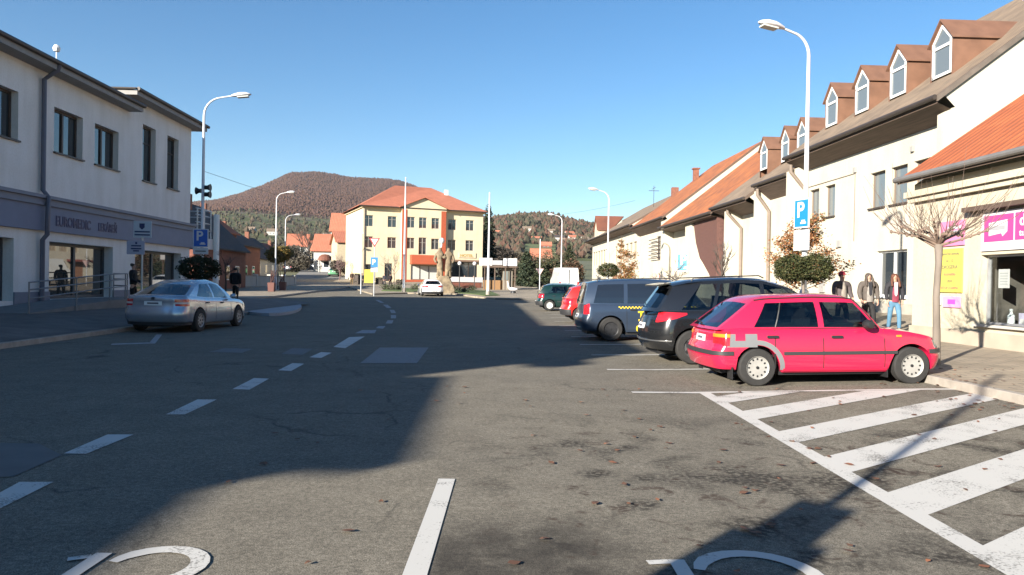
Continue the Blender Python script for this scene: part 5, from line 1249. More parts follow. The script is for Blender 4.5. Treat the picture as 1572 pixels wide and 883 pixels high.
# --- blue-grey taxi van
PT = dict(L=4.41, W=1.80, ro=.84, wb=2.68, wr=.32, tw=.205, paint=car_paint('slate_blue', (.032, .048, .078), .25, .3), rr=.26, ry=.36, rf=.5, fy=.55,
    top=[(-2.2, .98), (-2.0, 1.0), (.3, .96), (1.1, .93), (1.5, .88), (1.95, .80), (2.2, .68)], bot=[(-2.2, .28), (-1.4, .24), (1.3, .22), (2.2, .22)],
    tail=[(.2, .1), (.4, .01), (.6, .0), (.7, .07), (1.0, .1)], nose=[(.2, .1), (.4, 0), (.6, .02), (.8, .12)], roof=[(-1.98, 1.58), (-1.5, 1.63), (-.4, 1.66), (.4, 1.62), (.8, 1.54)], roofw=.63,
    seg=[(-2.08, -1.94, 'b'), (-1.83, -1.66, 'g'), (-1.0, -.97, 'b'), (-.9, -.87, 'g'), (-.02, -.06, 'b'), (.06, .02, 'g'), (.95, .55, 'b'), (1.3, .72, 'b')], gl0=.06, gl1=.88, bowr=.05, bowf=.2, rg0=.06, rg1=.88,
    seams=[-.93, .02, 1.05], handles=[-.75, .2], tl=[.68, .72, -2.0, .72, 1.0], plate=(.62, .1, .48), hl=[.42, .6, 1.68, .62, .78], bump=(.3, .36), bumpo=.012, bumpm=m_trim, holes=7, holer=.03, hl_=1.6, rimm=mat('black_rim', (.02, .02, .022), .5), wiper=True)
PT['bumpm'] = PT['paint']; PT['glass'] = m_vglass; PT['seats'] = False
m_red2 = m_red
r_, C_, tr_, col_ = car('taxi_van', 'slate-blue taxi van with yellow TAXI lettering and black wheels', gzc(4.0, 20.8), R(2.8), PT, R(1), cat='taxi')
m_ylw = mat('taxi_yellow', (.62, .45, .02), .5)
n = 24
for k in range(n):
    x = -1.15 + k * .09; tr_('check_band', [('s', x, -1), ('s', x + .045, -1)], .90, .93, m_ylw, .005, n=1, rows_=1); tr_('check_band', [('s', x + .045, -1), ('s', x + .09, -1)], .87, .90, m_ylw, .005, n=1, rows_=1)
text_obj('lettering', 'TAXI', .25, m_ylw, r_, (-.62, -.885, .62), (R(90), 0, 0), .012, bold=.012); text_obj('lettering', 'BREZNO', .08, m_ylw, r_, (-.62, -.90, .53), (R(90), 0, 0), .012, bold=.004); text_obj('lettering', '0908 112', .22, m_ylw, r_, (-.68, -.91, .26), (R(90), 0, 0), .012, bold=.01)
for s in (1, -1): mb = MB(); mb.tube([(-1.7, s * .6, 1.6), (-1.65, s * .6, 1.665), (.3, s * .6, 1.69), (.4, s * .6, 1.63)], .014, 6); mb.build('roof_rail', m_trim, r_)
mb = MB(); mb.tube([(-1.5, 0, 1.63), (-1.62, 0, 1.78)], .008, 5); mb.build('aerial', m_black, r_)
# --- generic small hatch
def hatch(label, loc, rz, paint, **kw):
    P = dict(PR_); P.update(paint=paint, top=[(-1.93, .86), (-1.8, .925), (-1.5, .935), (-.6, .935), (.3, .915), (.72, .895), (1.2, .82), (1.6, .735), (1.93, .66)], seams=[-.95, -.195, .78], roof=[(-1.5, 1.36), (-1.1, 1.42), (-.3, 1.44), (.2, 1.40), (.6, 1.3)], seg=[(-1.80, -1.52, 'b'), (-1.3, -1.12, 'g'), (-.24, -.27, 'b'), (-.15, -.18, 'g'), (1.0, .3, 'b'), (1.1, .36, 'b')], rub=(-.82, .98), L=3.86, W=1.66, rr=.3, ry=.4, plate=(.42, .1, .45), tl=[.46, .58, -1.6, .68, .90], bump=(.27, .50), bumpo=.02, holes=9, wiper=True)
    P.update(kw); return car('hatchback_car', label, loc, rz, P)
hatch('tomato-red hatchback half hidden behind the taxi van', gzc(3.85, 29.4), R(2.8), car_paint('tomato_red', (.52, .02, .015)), rimm=mat('white_rim', (.5, .5, .47), .4))
hatch('small dark green hatchback with white wheels, leftmost in the bay row', gzc(3.25, 41.2), R(2.8), car_paint('bottle_green', (.005, .022, .018)), rimm=MATS['white_rim'], holes=5)
hatch('pale turquoise hatchback mostly hidden behind the dark green one', gzc(3.75, 48.0), R(2.8), car_paint('pale_turquoise', (.16, .27, .29)))
hatch('navy hatchback showing only its roof between the green and red ones', gzc(5.7, 45.0), R(2.8), car_paint('navy', (.012, .02, .06)))
# --- silver saloon
PS = dict(L=4.66, W=1.81, ro=.98, wb=2.69, wr=.325, tw=.205, paint=car_paint('silver_blue', (.36, .39, .44), .6, .24), rr=.30, ry=.42, rf=.5, fy=.55,
    top=[(-2.33, .98), (-2.1, 1.03), (-1.5, 1.0), (-.8, .955), (.4, .925), (1.0, .905), (1.5, .86), (2.0, .78), (2.33, .66)], bot=[(-2.33, .3), (-1.6, .24), (1.4, .2), (2.33, .22)],
    tail=[(.25, .1), (.42, .0), (.62, .01), (.72, .07), (.95, .06), (1.03, .10)], nose=[(.2, .1), (.4, 0), (.6, .02), (.8, .12)], roof=[(-1.15, 1.365), (-.7, 1.44), (-.1, 1.465), (.3, 1.42), (.6, 1.36)], roofw=.575,
    seg=[(-1.88, -1.02, 'b'), (-1.42, -.80, 'g'), (-.35, -.36, 'b'), (-.26, -.28, 'g'), (.72, .22, 'b'), (1.05, .42, 'b')], gl0=.05, gl1=.88, bowr=.14, bowf=.22, rg0=.1, rg1=.88, crown=.04,
    seams=[-.98, -.3, .78], handles=[-.85, .12], hm=m_trim, tl=[.60, .66, -2.0, .74, .93, .80, .85, m_white_l], plate=(.76, .11, .5), hl=[.42, .6, 1.75, .6, .74], bump=(.22, .30), bumpo=.012, holes=9, holer=.028, hl_=1.8, rimm=mat('grey_hubcap', (.30, .30, .30), .4, metal=.3))
r_, C_, tr_, col_ = car('saloon_car', 'silver saloon with red tail lights parked at the left kerb in shade', gzc(-9.72, 22.45), R(90 - 2.0), PS)
tr_('boot_badge', [('e', -.05, -1), ('e', .05, -1)], .91, .99, m_trim, .012, n=2)
# --- white car in front of the square
PW = dict(PS); PW.update(L=4.4, W=1.9, ro=.88, wb=2.64, paint=car_paint('white_car', (.78, .78, .78), 0, .3), rr=.45, ry=.5, roof=[(-1.5, 1.38), (-.9, 1.45), (-.1, 1.465), (.3, 1.42), (.6, 1.36)], top=[(-2.15, .98), (-1.9, 1.0), (-.8, .97), (.4, .935), (1.0, .91), (1.5, .86), (2.15, .66)],
    seg=[(-1.85, -1.4, 'b'), (-1.4, -1.0, 'g'), (-.35, -.36, 'b'), (-.26, -.28, 'g'), (.72, .22, 'b'), (1.0, .42, 'b')], tl=[.45, .55, -1.75, .78, .92], plate=(.42, .11, .5), bump=(.22, .38), bumpm=m_trim, hl=[.42, .6, 1.6, .6, .74])
car('hatchback_car', 'white hatchback stopped by the square in front of the statue', gzc(-7.35, 66.6), R(90 + 13), PW)
# --- far vehicles
def far_car(label, px, d, rz, paint, dz=.13):
    p = G(px, d); p.z = rise(d) + dz; P = dict(PS); P.update(paint=paint, holes=5); car('saloon_car', label, p, rz, P)
far_car('tiny dark car at the top of the hill road', 481, 215, R(100), car_paint('dark_car', (.02, .02, .025)))
far_car('small silver car turning on the hill road', 486, 165, R(170), car_paint('grey_car', (.25, .26, .27), .3))
far_car('small pale green car parked at the foot of the hill road', 513, 128, R(100), car_paint('green_car', (.12, .3, .16)))
far_car('dark car in the shadowed drive left of the hill road', 449, 150, R(80), car_paint('dark_car2', (.015, .015, .02)))
# white van behind the bay row
p = G(866, 69); t = thing('box_van', 'plain white box van behind the green and navy cars', 'van', p, R(95))
mb = MB(); mb.prism([(-2.6, 0, .5), (-2.6, 0, 2.3), (-2.4, 0, 2.45), (1.3, 0, 2.5), (1.9, 0, 1.65), (2.6, 0, 1.35), (2.7, 0, .5)], (0, 1, 0)); 
mb.v = [Vector((q.x, (q.y - .5) * (1.95 - .25 * max(0, q.z - 1.2)), q.z)) for q in mb.v]; mb.build('body', car_paint('van_white', (.6, .6, .58), 0, .4), t)
mb = MB(); mb.prism([(1.42, -.85, 2.3), (1.9, -.9, 1.68), (1.9, .9, 1.68), (1.42, .85, 2.3)], (.03, 0, .03)); mb.build('windscreen', m_vglass, t); mb = MB(); mb.box(-2.65, -2.6, -.02, .02, .6, 2.3); mb.build('door_gap', m_gap, t)
for s in (-1, 1):
    mb = MB(); mb.box(-2.64, -2.6, s * .82 - .07, s * .82 + .07, .8, 1.2); mb.build('tail_light', m_red, t)
    for x in (-1.7, 1.7): mb = MB(); mb.lathe((x, s * .85, .33), [(.2, -.1), (.33, -.09), (.33, .09), (.2, .1)], 20, 'y'); mb.build('wheel', m_rubber, t)
# ------------------------------------------------------------------ street furniture
def lamp(name, label, base, H_, arm, armdir, group, base_h=1.2, lean=0.0, th=.075, lower=None):
    """tall post with a curved arm; armdir is the ground direction of the arm"""
    t = thing(name, label, 'street lamp', base, 0, group); d = Vector((armdir[0], armdir[1], 0)).normalized()
    mb = MB(); mb.tube([(0, 0, -.02), (0, 0, .03), (0, 0, base_h), (0, 0, base_h + .06)], [th * 1.75, th * 1.7, th * 1.65, th * 1.1], 14); mb.build('base', m_lamp_w, t, smooth=True)
    R_ = min(arm * .62, .75); pts = [Vector((0, 0, base_h)), Vector((0, 0, H_ * .5)), Vector((0, 0, H_ - R_))]; rad = [th, th * .85, th * .62]
    for k in range(1, 8):
        a = R(k * 82 / 7); pts.append(Vector((0, 0, H_ - R_)) + d * (R_ * (1 - math.cos(a))) + Vector((0, 0, R_ * math.sin(a)))); rad.append(th * lerp(.6, .42, k / 7))
    pts.append(pts[-1] + d * (arm - R_) + Vector((0, 0, .1))); rad.append(th * .4)
    mb = MB(); mb.tube(pts, rad, 12); mb.build('pole', lower or m_lamp_w, t, smooth=True, angle=60)
    tip = pts[-1]; s = Vector((-d.y, d.x, 0)); up = Vector((0, 0, 1)); mb = MB(); rows = []
    for k, (l, wd_, h0, h1) in enumerate(((-.08, .05, -.04, .05), (.05, .10, -.05, .09), (.22, .16, -.06, .12), (.45, .17, -.06, .11), (.62, .11, -.045, .06), (.70, .03, -.02, .01))):
        c = tip + d * l + up * (l * .12); rows.append([c + s * wd_ * math.cos(a) + up * ((h1 if math.sin(a) > 0 else -h0) * math.sin(a)) for a in [2 * PI * q / 14 for q in range(14)]])
    ids = mb.grid(rows, closed=True); mb.face(ids[0][::-1]); mb.face(ids[-1]); mb.build('lamp_head', m_lamp_w, t, smooth=True, angle=60)
    mb = MB(); c = tip + d * .38 + up * -.035; mb.obox(c, d * .22 + up * .026, s * .12, up * .02); mb.build('lamp_lens', mat('lamp_lens', (.5, .5, .46), .2), t); return t
gl_ = 'curved-arm street lamps'
p = G(309, 30); tL = lamp('street_lamp', 'tall grey-white street lamp at the left kerb carrying the blue parking sign', p, 8.62, 1.25, (1, .1), gl_)
p2 = G(1233, 20.3); tR = lamp('street_lamp', 'tall white street lamp on the right pavement rising above the dormers', p2, 8.25, .95, (-1, -.25), gl_)
lamp('street_lamp', 'white street lamp by the long low wall at the side street mouth', G(422.5, 70), 9.2, 1.1, (1, .1), gl_)
lamp('street_lamp', 'smaller white street lamp just right of the one by the low wall', G(437, 97), 9.0, 1.3, (1, .3), gl_)
lamp('street_lamp', 'white street lamp in front of the farthest white building on the right', G(932, 55), 8.1, 1.0, (-1, -.2), gl_)
lamp('street_lamp', 'street lamp standing behind the white box van', G(861, 86), 8.6, 1.1, (-1, 0), gl_)
# loudspeakers on the left lamp
t = thing('loudspeaker_group', 'cluster of three black horn loudspeakers high on the left street lamp', 'loudspeakers', p + Vector((0, 0, 4.75)))
for dx, dz in ((-.28, .06), (.3, .2), (.3, -.08)):
    mb = MB(); mb.lathe((0, -.12 if 0 else 0, dz), [(.0001, math.copysign(.08, dx)), (.09, math.copysign(.08, dx)), (.085, dx * .6), (.15, dx), (.0001, dx * .96)], 12, 'x'); mb.build('horn', m_black, t, smooth=True, angle=50)
# parking signs on lamps
def flat_sign(name, label, cat, loc, rotz, w_, h_, fill, lines=(), frame_=True, group=None):
    t = thing(name, label, cat, loc, rotz, group); mb = MB(); mb.box(-w_ / 2, w_ / 2, -.02, 0, 0, h_); mb.build('panel', fill, t)
    for z, l, m_ in lines: mb = MB(); mb.box(-l / 2, l / 2, -.026, -.021, z, z + .045); mb.build('print', m_, t)
    return t
p_board('parking_sign', 'blue P sign on the left street lamp above a dark topiary ball', p + Vector((0, -.14, 2.52)), R(4), .60, .74, blue=(.02, .10, .42))
flat_sign('sign_plate', 'small white plate right below the blue P sign on the left lamp', 'sign plate', p + Vector((0, -.14, 2.24)), R(4), .6, .25, mwh, [(.1, .42, mtx)])
q_ = p_board('parking_sign', 'narrow-looking blue P sign turned edgewise on the right street lamp', p2 + Vector((-.13, -.10, 2.93)), R(-72), .60, .80, blue=(.012, .17, .50))
flat_sign('sign_plate', 'pale plate with small print under the P sign on the right lamp', 'sign plate', p2 + Vector((-.13, -.10, 2.32)), R(-72), .62, .56, mat('pale_plate', (.42, .44, .46), .5), [(.1 + .1 * k, .45, mgy) for k in range(4)])
# municipal info post on the left
p = G(217, 26.3); t = thing('info_post', 'grey post with two pale notice boards in front of the office building', 'signpost', p, R(6))
mb = MB(); mb.tube([(0, 0, 0), (0, 0, 3.15)], .035, 10); mb.build('post', m_galv, t)
mb = MB(); mb.box(-.28, .33, -.07, -.04, 2.62, 3.2); bd = mb.build('board', mat('board_pale', (.42, .46, .50), .5), t)
mb = MB(); mb.prism([(-.08, -.076, 3.12), (.1, -.076, 3.12), (.1, -.076, 2.98), (.01, -.076, 2.9), (-.08, -.076, 2.98)], (0, .005, 0)); mb.build('emblem', MATS['navy_letters'], bd)
for z in (2.69, 2.8): mb = MB(); mb.box(-.24, .28, -.076, -.071, z, z + .05); mb.build('print', MATS['navy_letters'], bd)
mb = MB(); mb.box(-.5, .1, -.07, -.04, 2.02, 2.5); bd = mb.build('board', mat('board_violet', (.34, .34, .42), .5), t)
mb = MB(); mb.lathe((-.18, -.073, 2.42), [(.04, -.004), (.04, .004)], 10, 'y'); mb.build('emblem', MATS['navy_letters'], bd)
for z, l in ((2.3, .34), (2.2, .36), (2.12, .2)): mb = MB(); mb.box(-.18 - l / 2, -.18 + l / 2, -.076, -.071, z, z + .045); mb.build('print', MATS['navy_letters'], bd)
# ramp with railing
t = thing('ramp_railing', 'curved pipe railing of the entrance ramp along the shaded office building', 'railing', fL(-14, 23, .33), AL)
def rail(pts): mb = MB(); mb.tube(pts, .024, 8); return mb
m_rail = mat('dull_steel', (.20, .20, .21), .5, .1, metal=.5)
ru = [(0, 0), (0, 2.6), (-.1, 5.0), (-.3, 6.6), (-.9, 8.0), (-1.9, 8.9)]
rz_ = [.02, .18, .32, .36, .36, .36]
for h in (.95, .72, .45): rail([(x, u, z + h) for (x, u), z in zip(ru, rz_)]).build('handrail', m_rail, t, smooth=True)
for (x, u), z in zip(ru, rz_): mb = MB(); mb.tube([(x, u, -.02), (x, u, z + .97)], .024, 8); mb.build('post', m_rail, t)
t = thing('entrance_ramp', 'low concrete entrance ramp beneath the pipe railing', 'ramp', fL(-16.2, 23, .33), AL)
mb = MB(); mb.prism([(.05, 0, -.05), (.05, 10, -.05), (.05, 10, .3), (.05, 5, .3), (.05, 0, .02)], (2.1, 0, 0)); mb.build('slab', mat('ramp_concrete', (.2, .19, .18), .85, .1), t)
# flagpoles
for px, d, H_, lab in ((620, 72, 11.2, 'tall white flagpole in front of the left half of the yellow hotel'), (749, 66.5, 9.3, 'tall white flagpole standing on the small lawn by the kiosk')):
    t = thing('flagpole', lab, 'flagpole', G(px, d)); mb = MB(); mb.tube([(0, 0, 0), (0, 0, H_ * .5), (0, 0, H_)], [.13, .09, .05], 12); mb.build('pole', m_lamp_w, t, smooth=True)
    mb = MB(); mb.lathe((0, 0, H_), [(.01, -.05), (.09, 0), (.01, .1)], 10); mb.build('finial', m_white, t, smooth=True); mb = MB(); mb.tube([(0, 0, 0), (0, 0, .5)], .19, 12); mb.build('base', m_kerb, t)
# give-way and parking sign on one post
p = G(574, 63); t = thing('give_way_signpost', 'post with a give-way triangle over a small blue P sign by the square', 'traffic sign', p, 0)
mb = MB(); mb.tube([(0, 0, 0), (0, 0, 4.9)], .045, 8); mb.build('post', m_galv, t)
def tri(z, s, y, m_, nm, par): mb = MB(); mb.prism([(-s, y, z), (s, y, z), (0, y, z - s * 1.73)], (0, .02, 0)); return mb.build(nm, m_, par)
m_sred = mat('sign_red', (.45, .03, .03), .5)
a_ = tri(4.95, .46, -.08, m_sred, 'triangle', t); tri(4.87, .31, -.09, mwh, 'triangle_centre', a_)
mb = MB(); mb.box(-.3, .3, -.07, -.05, 2.45, 3.3); bl = mb.build('blue_board', mat('sign_blue_l', (.015, .15, .36), .5), t); text_obj('letter', 'P', .6, mwh, bl, (-.2, -.075, 2.7), (R(90), 0, 0), .003, bold=.02)
mb = MB(); mb.box(-.3, .3, -.07, -.05, 2.05, 2.4); mb.build('sub_plate', mat('pale_plate', (.42, .44, .46)), t)
p = G(554, 68); t = thing('banner_post', 'plain grey post left of the give-way signpost', 'post', p); mb = MB(); mb.tube([(0, 0, 0), (0, 0, 5.6)], .06, 8); mb.build('shaft', m_galv, t); mb = MB(); mb.obox((0, 0, 5.6), (.16, 0, 0), (0, .04, 0), (0, 0, .06)); mb.build('cap', m_galv, t)
p = G(828, 72); t = thing('give_way_signpost', 'thin white post with the back of a give-way triangle near the conifer', 'traffic sign', p); mb = MB(); mb.tube([(0, 0, 0), (0, 0, 5.4)], .045, 8); mb.build('post', m_lamp_w, t); tri(2.55, .38, -.06, mat('sign_back_pink', (.55, .38, .36), .5), 'triangle', t)
# sandwich board, café furniture, hedges
p = G(566, 98); t = thing('advertising_board', 'yellow advertising board standing by the hotel entrance', 'advertising board', p); mb = MB(); mb.box(-.6, .6, -.05, .05, .4, 2.2); mb.build('board', mat('ad_yellow', (.42, .36, .04), .5), t); mb = MB(); [mb.box(x, x + .07, -.05, .05, 0, .4) for x in (-.55, .48)]; mb.build('leg', m_black, t)
# reddish market stands near the left lamps
for k, (px, d, lab) in enumerate(((417, 66, 'reddish wooden planter at the foot of the left white lamp'), (434, 70, 'smaller reddish planter right of the lamp by the low wall'))):
    p = G(px, d); t = thing('planter', lab, 'planter', p); mb = MB(); mb.prism([(-.25, -.25, 0), (.25, -.25, 0), (.3, -.3, .8), (-.3, -.3, .8)], (0, .5, 0)); mb.build('box', mat('planter_red', (.12, .045, .035), .7), t)
    mb = MB(); rr = random.Random(k); [mb.tube([(rr.uniform(-.3, .3), rr.uniform(-.2, .2), .75), (rr.uniform(-.5, .5), rr.uniform(-.3, .3), 1.9)], .02, 4) for _ in range(9)]; stuff(mb.build('twigs', mat('twig_red', (.12, .05, .04), .9), t))
# unseen post behind the camera; box and mast shaped to shadow the hatching
t = thing('shadow_post', 'slim dark unseen post with a tall thin mast, shaped for its shadow, beside the camera', 'pillar', (-3.2, -1.15, 0), R(-40))
mb = MB(); mb.box(-.3, .3, -.2, .2, 0, 2.6); mb.box(-.2, .2, -.15, .15, 2.6, 2.95); mb.build('lower_box', m_darkmetal, t); mb = MB(); mb.tube([(0, 0, 2.9), (0, 0, 6.2)], .045, 8); mb.build('mast', m_galv, t)
# overhead wire
t = thing('overhead_wire', 'thin dark wire crossing the sky left of the mountain', 'wire', W(310, 262, 30)); a = W(310, 262, 30); b_ = W(520, 312, 95); mb = MB(); mb.tube([a.lerp(b_, k / 8) - a - Vector((0, 0, .5 * (1 - (k / 4 - 1) ** 2))) for k in range(9)], .009, 4); mb.build('strand', m_black, t)
t = thing('overhead_wire', 'thin dark wire between the far right lamp and the chimneyed roofs', 'wire', W(790, 334, 90)); a = W(790, 334, 90); b_ = W(975, 308, 74); mb = MB(); mb.tube([a.lerp(b_, k / 8) - a - Vector((0, 0, .4 * (1 - (k / 4 - 1) ** 2))) for k in range(9)], .011, 4); mb.build('strand', m_black, t)

# ------------------------------------------------------------------ trees and plants
m_bark = mat('bark_pale', (.17, .14, .115), .9, .2, 6, .4, 30, stretch=(1, 1, .3)); m_bark_d = mat('bark_dark', (.07, .055, .045), .9, .25, 6, .4, 30); m_twig = mat('twig_tan', (.17, .12, .09), .85, .2, 6)
def leaves(mb, rng, n, f, s, mi=1, tilt=1.0):
    for _ in range(n):
        c = Vector(f(rng)); a = rng.uniform(0, 6.28); e = Vector((math.cos(a), math.sin(a), rng.uniform(-.6, .6) * tilt)); u = e.cross(Vector((rng.uniform(-1, 1), rng.uniform(-1, 1), rng.uniform(-1, 1)))).normalized()
        q = s * rng.uniform(.6, 1.25); mb.cur = rng.randrange(mi); mb.face([mb.vert(c - e * q * .5), mb.vert(c + u * q * .32), mb.vert(c + e * q * .55), mb.vert(c - u * q * .32)])
def m_leafs(nm, cs): return [mat('%s_%d' % (nm, k), c, .75, spec=.25) for k, c in enumerate(cs)]
L_box = m_leafs('privet', [(.035, .045, .014), (.055, .06, .02), (.08, .075, .03), (.02, .028, .01)]); L_dark = m_leafs('dark_privet', [(.016, .024, .012), (.022, .032, .015), (.03, .036, .016)])
L_rust = m_leafs('hornbeam', [(.26, .11, .045), (.34, .17, .08), (.20, .085, .035), (.12, .10, .03)]); L_gold = m_leafs('golden', [(.22, .13, .03), (.14, .11, .03), (.09, .08, .025)]); L_con = m_leafs('conifer', [(.022, .034, .020), (.032, .044, .024), (.046, .054, .028)]); L_con2 = m_leafs('yew', [(.02, .03, .015), (.035, .045, .02), (.05, .055, .025)])
def topiary(label, base, zc, rx, rz, trunk, Lm, n=5200, s=.055, seed=1, group=None, balls=None, th=.045, name='topiary_tree'):
    rng = random.Random(seed); t = thing(name, label, 'tree', base, 0, group); balls = balls or [(0, 0, zc, rx, rz)]
    mb = MB(); mb.tube([(0, 0, -.02), (.02, 0, zc * .5), (0, 0, zc)], [th, th * .8, th * .7], 8)
    mb.build('trunk', trunk, t, smooth=True)
    for bx, by, bz, ax_, az_ in balls:
        mb = MB()
        def f(r):
            v = Vector((r.gauss(0, 1), r.gauss(0, 1), r.gauss(0, 1))).normalized(); k = r.uniform(.5, 1.0) ** .5 * (1 + .13 * math.sin(5 * v.x + 3 + seed) * math.cos(6 * v.y + 4 * v.z) + .05 * math.sin(13 * v.x + 11 * v.z) + r.uniform(-.05, .10) + (.16 if r.random() < .03 else 0))
            return (bx + v.x * ax_ * k, by + v.y * ax_ * k, bz + v.z * az_ * k)
        leaves(mb, rng, n // len(balls), f, s, len(Lm)); mb.build('crown', Lm, t, recalc=False)
    return t
gt = 'clipped ball trees along the pavements'
topiary('dark clipped ball tree in the shade under the left parking sign', G(305, 27), 1.72, .72, .44, m_bark_d, L_dark, 6500, .07, 1, gt)
topiary('wide double-headed clipped tree directly under the right street lamp', G(1231, 19), 1.85, .7, .4, m_bark, L_box, 12000, .05, 2, gt, balls=[(-.29, 0, 1.79, .44, .34), (.30, .03, 1.82, .43, .36)])
topiary('small clipped ball tree before the far white terrace', G(933, 50), 2.2, .72, .46, m_bark, L_box, 4000, .08, 3, gt)
topiary('golden-brown round-headed tree on the left side street', G(426, 74), 3.4, 1.15, .85, m_bark_d, L_gold, 2600, .16, 4, gt); topiary('dark round-headed tree half behind the golden one', G(436, 80), 3.7, .9, .75, m_bark_d, L_gold[1:], 1800, .15, 5, gt)
def autumn(label, base, H_, Rr, Lm, n, s, seed, z0=.6, group=None, name='autumn_tree', dense=True):
    """upright tree with sparse rusty leaves on fine branches"""
    rng = random.Random(seed); t = thing(name, label, 'tree', base, 0, group); mb = MB(); mb.tube([(0, 0, 0), (.03, 0, H_ * .5), (0, 0, H_)], [.07, .045, .01], 8); tips = []
    for k in range(34):
        z = lerp(z0, H_ * .93, rng.random() ** .9); a = rng.uniform(0, 6.28); l = Rr * (1.05 - .75 * (z - z0) / (H_ - z0)) * rng.uniform(.6, 1.1); e = Vector((math.cos(a) * l, math.sin(a) * l, z + l * .6)); mb.tube([(0, 0, z), Vector((math.cos(a) * l * .5, math.sin(a) * l * .5, z + l * .2)), e], [.02, .012, .005], 4, cap=False); tips.append((Vector((0, 0, z)), e))
    mb.build('trunk', m_bark, t, smooth=True); mb = MB()
    def f(r):
        a, b_ = r.choice(tips); k = r.uniform(.25, 1.08); return a.lerp(b_, k) + Vector((r.gauss(0, .09), r.gauss(0, .09), r.gauss(0, .09))) * (Rr)
    leaves(mb, rng, n, f, s, len(Lm)); mb.build('crown', Lm, t, recalc=False); return t
ga = 'rusty-leaved autumn trees'
autumn('rusty-leaved tree behind the double-headed clipped tree', G(1234, 24.0), 3.55, 1.25, L_rust, 7500, .085, 11, 1.1, ga)
autumn('copper conical tree in front of the white terrace with the grille', G(964, 54), 3.6, 1.35, L_rust + L_gold[:1], 4200, .11, 12, .3, ga)
autumn('slender rusty tree leaning on the corner right of the small ball tree', G(952, 58), 5.0, .55, L_rust, 1500, .10, 13, 1.0, ga)
def bare(name, label, base, H_, spread, seed, trunk_h, th=.06, lev=4, mats_=None, nb=5, up=.55, group=None):
    rng = random.Random(seed); t = thing(name, label, 'tree', base, 0, group); mt = MB(); mc = MB()
    mt.tube([(0, 0, -.03), (.02 * H_, 0, trunk_h * .5), (0, 0, trunk_h)], [th, th * .85, th * .75], 9); mt.build('trunk', mats_ or m_bark_d, t, smooth=True)
    def grow(p, d, l, r, k):
        e = p + d * l; m_ = p.lerp(e, .5) + Vector((rng.gauss(0, 1), rng.gauss(0, 1), rng.gauss(0, 1))) * l * .05; mc.tube([p, m_, e], [r, r * .8, r * .6], 5 if k < 2 else 3, cap=False)
        if k < lev:
            for _ in range(rng.randint(2, 4)):
                nd = (d + Vector((rng.gauss(0, 1), rng.gauss(0, 1), rng.gauss(0, .6))) * spread + Vector((0, 0, up * .3))).normalized(); grow(p.lerp(e, rng.uniform(.45, 1)), nd, l * rng.uniform(.55, .8), r * .58, k + 1)
    for k in range(nb):
        z = lerp(trunk_h * .6, trunk_h, (k + 1) / nb); a = k * 2.4 + rng.random(); d = Vector((math.cos(a) * .8, math.sin(a) * .8, up + .3 * rng.random() + (.8 if k == nb - 1 else 0))).normalized(); grow(Vector((0, 0, z)), d, (H_ - trunk_h) * .42, th * .5, 1)
    mc.build('crown', mats_ or m_bark_d, t, smooth=True, recalc=False); return t
gb_ = 'leafless street trees'
bare('bare_tree', 'small leafless tree in the shade left of the walking man', G(345, 38), 2.9, .5, 21, 1.9, .05, 4, None, 5, .6, gb_)
bare('bare_tree', 'slim leafless tree with fine upright twigs in front of the louvred white strip', G(1106, 30), 3.5, .32, 22, 2.3, .045, 4, m_bark_d, 9, 1.0, gb_)
bare('bare_tree', 'short leafless tree with knobbly head left of the painted turquoise P board', G(1033, 37), 2.8, .6, 23, 1.7, .06, 4, m_bark, 6, .5, gb_)
bare('bare_tree', 'leafless bush-like tree between the knobbly one and the grilled building', G(1008, 44), 2.4, .6, 24, 1.3, .05, 4, mat('bark_pinkish', (.2, .12, .10), .9), 7, .4, gb_)
bare('bare_tree', 'leafless young tree against the yellow hotel wall near the entrance', G(604, 96), 5.5, .4, 25, 2.2, .07, 4, m_bark, 6, .8, gb_)
bare('bare_tree', 'large leafless tree behind the white gabled house by the hill road', G(474, 175), 13, .4, 26, 5, .22, 5, m_bark_d, 8, .8, gb_)
bare('bare_tree', 'small leafless reddish tree at the corner left of the yellow hotel', G(521, 112), 4.6, .5, 27, 1.8, .09, 4, mat('bark_mauve', (.13, .08, .08), .9), 7, .6, gb_)
